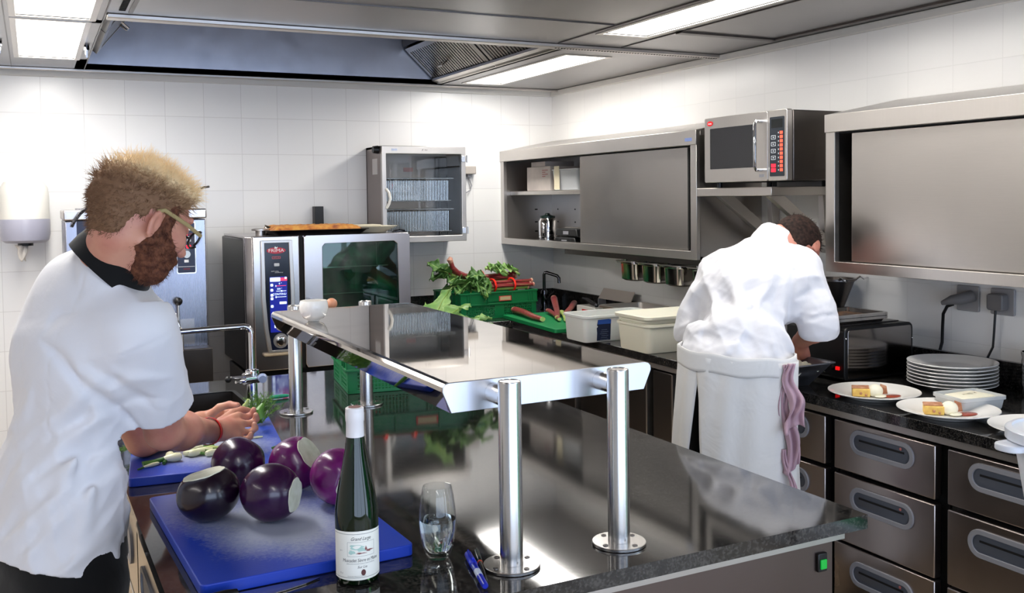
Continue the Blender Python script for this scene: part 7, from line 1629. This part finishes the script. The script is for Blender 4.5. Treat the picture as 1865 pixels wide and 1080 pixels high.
def headq(p):
    d = oell(p, H2(-0.010, 0.012), HA2, (0.096, 0.092, 0.077)); d = smin(d, oell(p, H2(0.035, -0.035), HA2, (0.055, 0.080, 0.058)), 0.03)
    d = smin(d, cap(p, H2(0.055, -0.098, 0.014), H2(0.055, -0.098, -0.014), 0.02), 0.03); d = smin(d, cap(p, H2(0.085, 0.0), H2(0.108, -0.038), 0.007, 0.010), 0.008)
    for s in (1, -1):
        e = oell(p, H2(-0.010, -0.012, 0.078 * s), (unit(qn + 0.35 * qs * s), qhu, unit(qs * s - 0.35 * qn)), (0.018, 0.030, 0.008)); d = smin(d, e, 0.006)
        d = smax(d, -sph(p, H2(0.102, -0.006, 0.032 * s), 0.017), 0.012); d = smin(d, sph(p, H2(0.080, -0.006, 0.031 * s), 0.0115), 0.003)
    d = smin(d, cap(p, H2(0.088, -0.072, 0.018), H2(0.088, -0.072, -0.018), 0.007), 0.006)
    return d
def torso2(p, g=0.0):
    d = oell(p, q_chs, QA, (0.185 + g, 0.120 + g, 0.155 + g)); d = smin(d, oell(p, q_wst, QA, (0.160 + g, 0.120 + g, 0.15 + g)), 0.08)
    d = smin(d, oell(p, q_pel, (qr, unit(np.cross([0, 0, 1.0], qr)), np.array([0, 0, 1.0])), (0.150 + g, 0.105 + g, 0.12 + g)), 0.08)
    d = smin(d, cap(p, r_shR * .82 + q_chs * .18 + qu * .02, r_shL * .82 + q_chs * .18 + qu * .02, 0.058 + g), 0.07)
    d = smin(d, cap(p, q_chs + qu * 0.08, q_nk, 0.09 + g, 0.056 + g), 0.06)
    return d
fQR = [[(1452, 650, 3.56), (1450, 664, 3.57), (1449, 674, 3.56)], [(1458, 652, 3.55), (1457, 667, 3.56), (1456, 677, 3.55)], [(1464, 651, 3.54), (1464, 665, 3.54), (1463, 674, 3.53)], [(1470, 647, 3.53), (1471, 658, 3.53), (1470, 666, 3.52)], [(1447, 636, 3.53), (1443, 647, 3.53), (1442, 656, 3.53)]]
fQL = [[(1414, 678, 3.56), (1430, 680, 3.50), (1441, 680, 3.46)], [(1414, 685, 3.55), (1430, 686, 3.49), (1443, 685, 3.455)], [(1412, 692, 3.54), (1428, 693, 3.48), (1441, 692, 3.45)], [(1410, 699, 3.53), (1424, 699, 3.48), (1436, 698, 3.45)], [(1398, 668, 3.60), (1416, 664, 3.56), (1430, 664, 3.53)]]
vh = np.array([0, 0, 1.0]); qfh = unit(qf * [1, 1, 0])
h2R = q_pel + qr * [1, 1, 0] * 0.09; h2L = q_pel - qr * [1, 1, 0] * 0.09
k2R = h2R + qfh * 0.02 - vh * 0.42; k2L = h2L + qfh * 0.02 - vh * 0.42
a2R = np.array([*(k2R - qfh * 0.03)[:2], 0.09]); a2L = np.array([*(k2L - qfh * 0.03)[:2], 0.09])
def body2(p):
    d = headq(p); d = smin(d, cap(p, H2(-0.045, -0.055), q_nk, 0.055, 0.056), 0.03); d = smin(d, torso2(p, -0.014), 0.02)
    d = smin(d, chain(p, [r_shR, r_elR], [0.050, 0.042], 0.02), 0.03); d = smin(d, chain(p, [r_elR, r_elR * .65 + r_wrR * .35, r_wrR], [0.044, 0.042, 0.028], 0.02), 0.015)
    d = smin(d, chain(p, [r_shL, r_elL], [0.050, 0.042], 0.02), 0.03); d = smin(d, chain(p, [r_elL, r_wrL], [0.043, 0.028], 0.02), 0.015)
    d = hand(p, d, r_wrR, fQR); d = hand(p, d, r_wrL, fQL)
    for a, b_, c in ((h2R, k2R, a2R), (h2L, k2L, a2L)): d = smin(d, chain(p, [a, b_, c], [0.060, 0.050, 0.036], 0.02), 0.03)
    return d
lo = np.min([q_pel - 0.24, r_elL - 0.12, a2R - .1, a2L - .1], 0); hi = np.max([q_pel + 0.26, hq + 0.18, r_elR + 0.12, r_wrL + .15, r_elL + .1], 0); lo[2] = 0.03
per2 = sobj('person', body2, lo, hi, 0.0045, SKIN2, None, 1)
setp(per2, 'dark-haired cook seen from behind in white jacket and long apron, bending over the right counter', 'person')
s2R = unit(r_elR - r_shR); s2L = unit(r_elL - r_shL)
def jacket2(p):
    g = 0.022
    d = torso2(p, g)
    d = smin(d, oell(p, q_wst + qu * 0.03, QA, (0.188, 0.150, 0.075)), 0.05)             # blouse over the waistband
    d = smin(d, cap(p, r_shR - s2R * 0.01, r_elR + s2R * 0.0, 0.070, 0.066), 0.04); d = smin(d, cap(p, r_shL - s2L * 0.01, r_elL + s2L * 0.02, 0.070, 0.064), 0.04)
    near = cap(p, r_shR, r_elR, 0.11) < 0
    d = d - 0.0105 * folds(p, 21, 22, 5, 1.8, qr * .5 + qu) - 0.0025 * folds(p, 22, 55, 4, 1.5, qu) 
    for a, b_, w_, h_ in ((q_chs + qr * .10 + qu * .06 - qf * .09, q_chs + qr * .02 - qu * .09 - qf * .12, .014, .012), (q_chs + qr * .13 + qu * .0 - qf * .07, q_wst + qr * .02 + qu * .04 - qf * .13, .016, .012), (q_chs - qr * .12 + qu * .02 - qf * .08, q_wst - qr * .03 - qf * .14 + qu * .02, .016, .011), (q_chs - qr * .03 - qf * .12, q_wst + qr * .08 - qf * .13 - qu * .01, .015, .010), (q_wst - qr * .15 + qu * .06 - qf * .05, q_wst - qr * .02 - qf * .15, .015, .011), (r_shR + s2R * .08 - qf * .05, r_elR - qf * .05 + qr * .04, .014, .010), (r_shR + s2R * .13 + qr * .04, r_elR - s2R * .02 - qf * .06, .013, .010)):
        d = d - ridge(p, a, b_, w_, h_ * 1.7)
    d = d - crease(p, CHEF, 3.35)
    d = d - ridge(p, q_chs + qu * 0.13 - qf * 0.12, q_wst - qf * 0.15 + qu * .02, 0.0035, 0.0035)   # centre back seam
    # rolled cuffs
    for el, s_, wr_ in ((r_elR, s2R, r_wrR), (r_elL, s2L, r_wrL)):
        c0 = el - s_ * 0.055; c1_ = el + s_ * 0.010 + unit(wr_ - el) * 0.02
        d = smin(d, cap(p, c0, c1_, 0.071, 0.070) - 0.003 * folds(p, 31, 40, 3), 0.006)
        pl = plane(p, c1_ + unit(s_ + unit(wr_ - el) * .7) * 0.030, unit(s_ + unit(wr_ - el) * .7)); d = smax(d, np.where(cap(p, el - s_ * .02, c1_ + s_ * 0.1, 0.13) < 0, pl, -1.0), 0.006)
    d = smax(d, plane(p, q_pel + vh * 0.045, unit(-vh - qf * 0.15)), 0.006)
    d = smax(d, plane(p, q_nk + unit(q_nk - q_chs) * 0.034, unit(unit(q_nk - q_chs) - qf * 0.15 + qr * 0.22)), 0.006)
    return d
sobj('chef_jacket', jacket2, np.min([q_pel - 0.3, r_elL - 0.16], 0) * [1, 1, 0] + [0, 0, q_pel[2]], np.max([hq + .12, r_elR + 0.2, r_elL + .1], 0) * [1, 1, 0] + [0, 0, q_nk[2] + 0.14], 0.0052, JACKET, per2, 1)
# hair
def hair2(p):
    d = smin(oell(p, H2(-0.014, 0.022), HA2, (0.101, 0.093, 0.084)), oell(p, H2(-0.060, -0.035), HA2, (0.040, 0.050, 0.062)), 0.02) - 0.002 * folds(p, 41, 120, 5, 1.2, qhu)
    d = smax(d, plane(p, H2(0.070, 0.03), unit(qn * .9 - qhu * .5)), 0.006)
    d = smax(d, plane(p, H2(-0.06, -0.085), -qhu), 0.008)
    return smax(d, np.where((((p - hq) @ qhu) < 0.004) & (((p - hq) @ qn) > -0.018), 0.02, -1.0), 0.004)
DHAIR = ramp_mat('dark_hair', 80, [(0.35, (0.10, 0.07, 0.06)), (0.7, (0.22, 0.155, 0.13))], 0.75, spec=0.15)
hr2 = sobj('hair', hair2, hq - 0.15, hq + 0.16, 0.0038, DHAIR, per2, 1)
P_, N_ = mesh_pts(hr2)
m = tufts('t', P_, N_, DHAIR, per2, 0.014, 0.0011, 1100, 14, lambda p, nrm, rn: (Vector(nrm) * 0.5 + Vector(qn) * rn.uniform(0, .7) + Vector(qhu) * rn.uniform(-.6, .2)).normalized(), 2); obj('hair_strands', m, DHAIR, per2, smooth=True, kind='stuff')
# trousers and shoes
def trou2(p):
    d = oell(p, q_pel, (qr, qfh, vh), (0.13, 0.085, 0.11))
    for a, b_, c in ((h2R, k2R, a2R), (h2L, k2L, a2L)): d = smin(d, chain(p, [a, b_, c], [0.078, 0.068, 0.064], 0.03), 0.04)
    d = d - 0.003 * folds(p, 19, 20, 4); return smax(d, plane(p, (0, 0, 0.055), (0, 0, -1)), 0.003)
sobj('trousers', trou2, np.minimum(a2L, a2R) * [1, 1, 0] - [0.2, 0.2, 0], np.maximum(h2L, h2R) * [1, 1, 0] + [0.22, 0.22, q_pel[2] + 0.09], 0.01, BLK, per2, 2)
for a in (a2R, a2L):
    def shoe(p, a=a): return smax(smin(cap(p, [a[0], a[1], 0.045], np.array([a[0], a[1], 0.035]) + qfh * 0.15, 0.048, 0.040), cap(p, a, [a[0], a[1], 0.05], 0.045), 0.03), -p[:, 2] + 0.002, 0.003)
    sobj('shoe', shoe, a * [1, 1, 0] - [0.2, 0.2, 0.01], a * [1, 1, 0] + [0.26, 0.26, 0.16], 0.008, SHOE, per2, 1)
# apron: wrapped sheet with an open slit at the back left
qrh = unit(qr * [1, 1, 0]); sl = math.atan2(-1.0, -0.42)     # slit direction in (right, forward) axes
def apr(u, v):
    z = q_pel[2] + 0.135 - 0.73 * v
    gap = 0.10 + 0.50 * max(0, v - 0.20) * 1.6 if v > 0.2 else -0.10 + v * 1.0
    a = sl + 0.02 + gap * 0.5 + u * (2 * PI - gap) 
    fl = 1 + 0.16 * v
    ra = (0.180 + 0.012 * math.cos(2 * a)) * fl; rb = (0.142) * (1 + 0.22 * v)
    w = 0.006 * v * math.sin(9 * a + 2) + 0.004 * math.sin(5 * a + 9 * v) * v + 0.003 * math.sin(14 * a + 5 * v)
    off = 0.006 * (u < 0.5) * max(0, 0.2 - v) * 5
    c = q_pel + qfh * (0.01 + 0.02 * v) - qrh * 0.02 * v
    p = c + qrh * (ra + w + off) * math.cos(a) + qfh * (rb + w + off) * math.sin(a); return Vector((p[0], p[1], z - 0.012 * math.cos(a) ))
obj('apron', MB().sheet(apr, 110, 40), APRON, per2, smooth=True, solid=0.0025, ang=0)
def band(u, v):
    a = u * 2 * PI; z = q_pel[2] + 0.150 - 0.062 * v
    p = q_pel + qfh * 0.01 + qrh * (0.190 + 0.001 * math.sin(v * PI)) * math.cos(a) + qfh * (0.148 + 0.001 * math.sin(v * PI)) * math.sin(a); return Vector((p[0], p[1], z - 0.012 * math.cos(a) + 0.003 * math.sin(7 * a)))
obj('apron_band', MB().sheet(band, 90, 6), APRON, per2, smooth=True, solid=0.004, ang=0)
# pink cloth tucked in the band at his right hip
def cloth_strip(x0, w, z0, ln, seed, lean):
    def f(u, v):
        c = q_pel + qrh * (0.190 + x0 + 0.03 * v + 0.008 * math.sin(9 * v + seed)) + qfh * (-0.045 + lean * v) 
        s = (u - 0.5) * w * (0.55 + 0.8 * v); k = (0.007 * math.sin(4 * PI * u + seed + 5 * v) + 0.005 * math.sin(9 * u + 17 * v + seed)) * (0.5 + v); s += 0.0035 * math.sin(9 * v + seed)
        p = c + (-_F * [1, 1, 0]) * k + _R * [1, 1, 0] * s
        return Vector((p[0], p[1], z0 - ln * v - 0.02 * math.sin(3 * u + seed) * v))
    return f
m = MB().sheet(cloth_strip(-0.010, 0.036, q_pel[2] + 0.12, 0.33, 1.0, 0.01), 20, 40).sheet(cloth_strip(0.012, 0.046, q_pel[2] + 0.125, 0.21, 2.5, -0.01), 20, 30).sheet(cloth_strip(0.004, 0.024, q_pel[2] - 0.15, 0.30, 4.0, 0.0), 12, 30)
o = obj('tea_towel', m, PINK, None, smooth=True, solid=0.003, ang=0); setp(o, 'crumpled pink cloth tucked into the apron band at the right cook\'s hip', 'towel')
# ------------------------------------------------------------------ camera, world, lights
cam = bpy.data.cameras.new('camera'); co = bpy.data.objects.new('camera', cam); COL.objects.link(co)
f_, cy_, yaw, pit, rol = 1763.3, 431.9, 0.459413, 0.04053, -0.01252
Fv = Vector((math.sin(yaw) * math.cos(pit), math.cos(yaw) * math.cos(pit), -math.sin(pit))); R0 = Vector((math.cos(yaw), -math.sin(yaw), 0)); U0 = R0.cross(Fv)
Rv = R0 * math.cos(rol) + U0 * math.sin(rol); Uv = U0 * math.cos(rol) - R0 * math.sin(rol)
Mc = Matrix.Identity(4)
for i in range(3): Mc[i][0] = Rv[i]; Mc[i][1] = Uv[i]; Mc[i][2] = -Fv[i]
Mc[2][3] = 1.58
co.matrix_world = Mc
cam.sensor_fit = 'HORIZONTAL'; cam.sensor_width = 36; cam.lens = f_ / 1865 * 36; cam.shift_y = -(540 - cy_) / 1865
cam.clip_start = 0.05
SC.camera = co
W = bpy.data.worlds.new('world'); SC.world = W; W.use_nodes = True
W.node_tree.nodes['Background'].inputs[0].default_value = (0.62, 0.76, 1.0, 1); W.node_tree.nodes['Background'].inputs[1].default_value = 5.0
def area(name, loc, rot, sx, sy, e, c):
    l = bpy.data.lights.new(name, 'AREA'); l.shape = 'RECTANGLE'; l.size = sx; l.size_y = sy; l.energy = e; l.color = c
    o = bpy.data.objects.new(name, l); COL.objects.link(o); o.location = loc; o.rotation_euler = rot
    return o
area('daylight', ((wx0 + wx1) / 2, YR - 0.15, (wz0 + wz1) / 2), (PI / 2, 0, 0), wx1 - wx0, wz1 - wz0, 60, (0.78, 0.87, 1.0)).data.cycles.is_portal = True
area('daylight', (XW + 0.09, (vy0 + vy1) / 2, (vz0 + vz1) / 2), (0, PI / 2, 0), vz1 - vz0, vy1 - vy0, 60, (0.78, 0.87, 1.0)).data.cycles.is_portal = True
for i, (x0, y0, x1, y1) in enumerate(holes):
    area('lamp_or_fill', ((x0 + x1) / 2, (y0 + y1) / 2, ZC + 0.003), (0, 0, 0), x1 - x0 - 0.02, y1 - y0 - 0.02, (12, 17, 9, 14)[i] * (y1 - y0), (1.0, 0.97, 0.93))
# further ceiling lights behind the photographer; left ones are unseen fill, added to brighten
for (x, y) in ((0.08, -0.2), (2.27, -0.2), (-1.8, 1.5), (-1.8, 4.0), (-1.0, 4.0)):
    area('lamp_or_fill', (x, y, ZC - 0.003), (0, 0, 0), 0.22, 1.6, 14, (1.0, 0.96, 0.92))
SC.view_settings.view_transform = 'Standard'; SC.view_settings.look = 'None'; SC.view_settings.gamma = 1; SC.view_settings.use_curve_mapping = False
SC.view_settings.exposure = 0.0
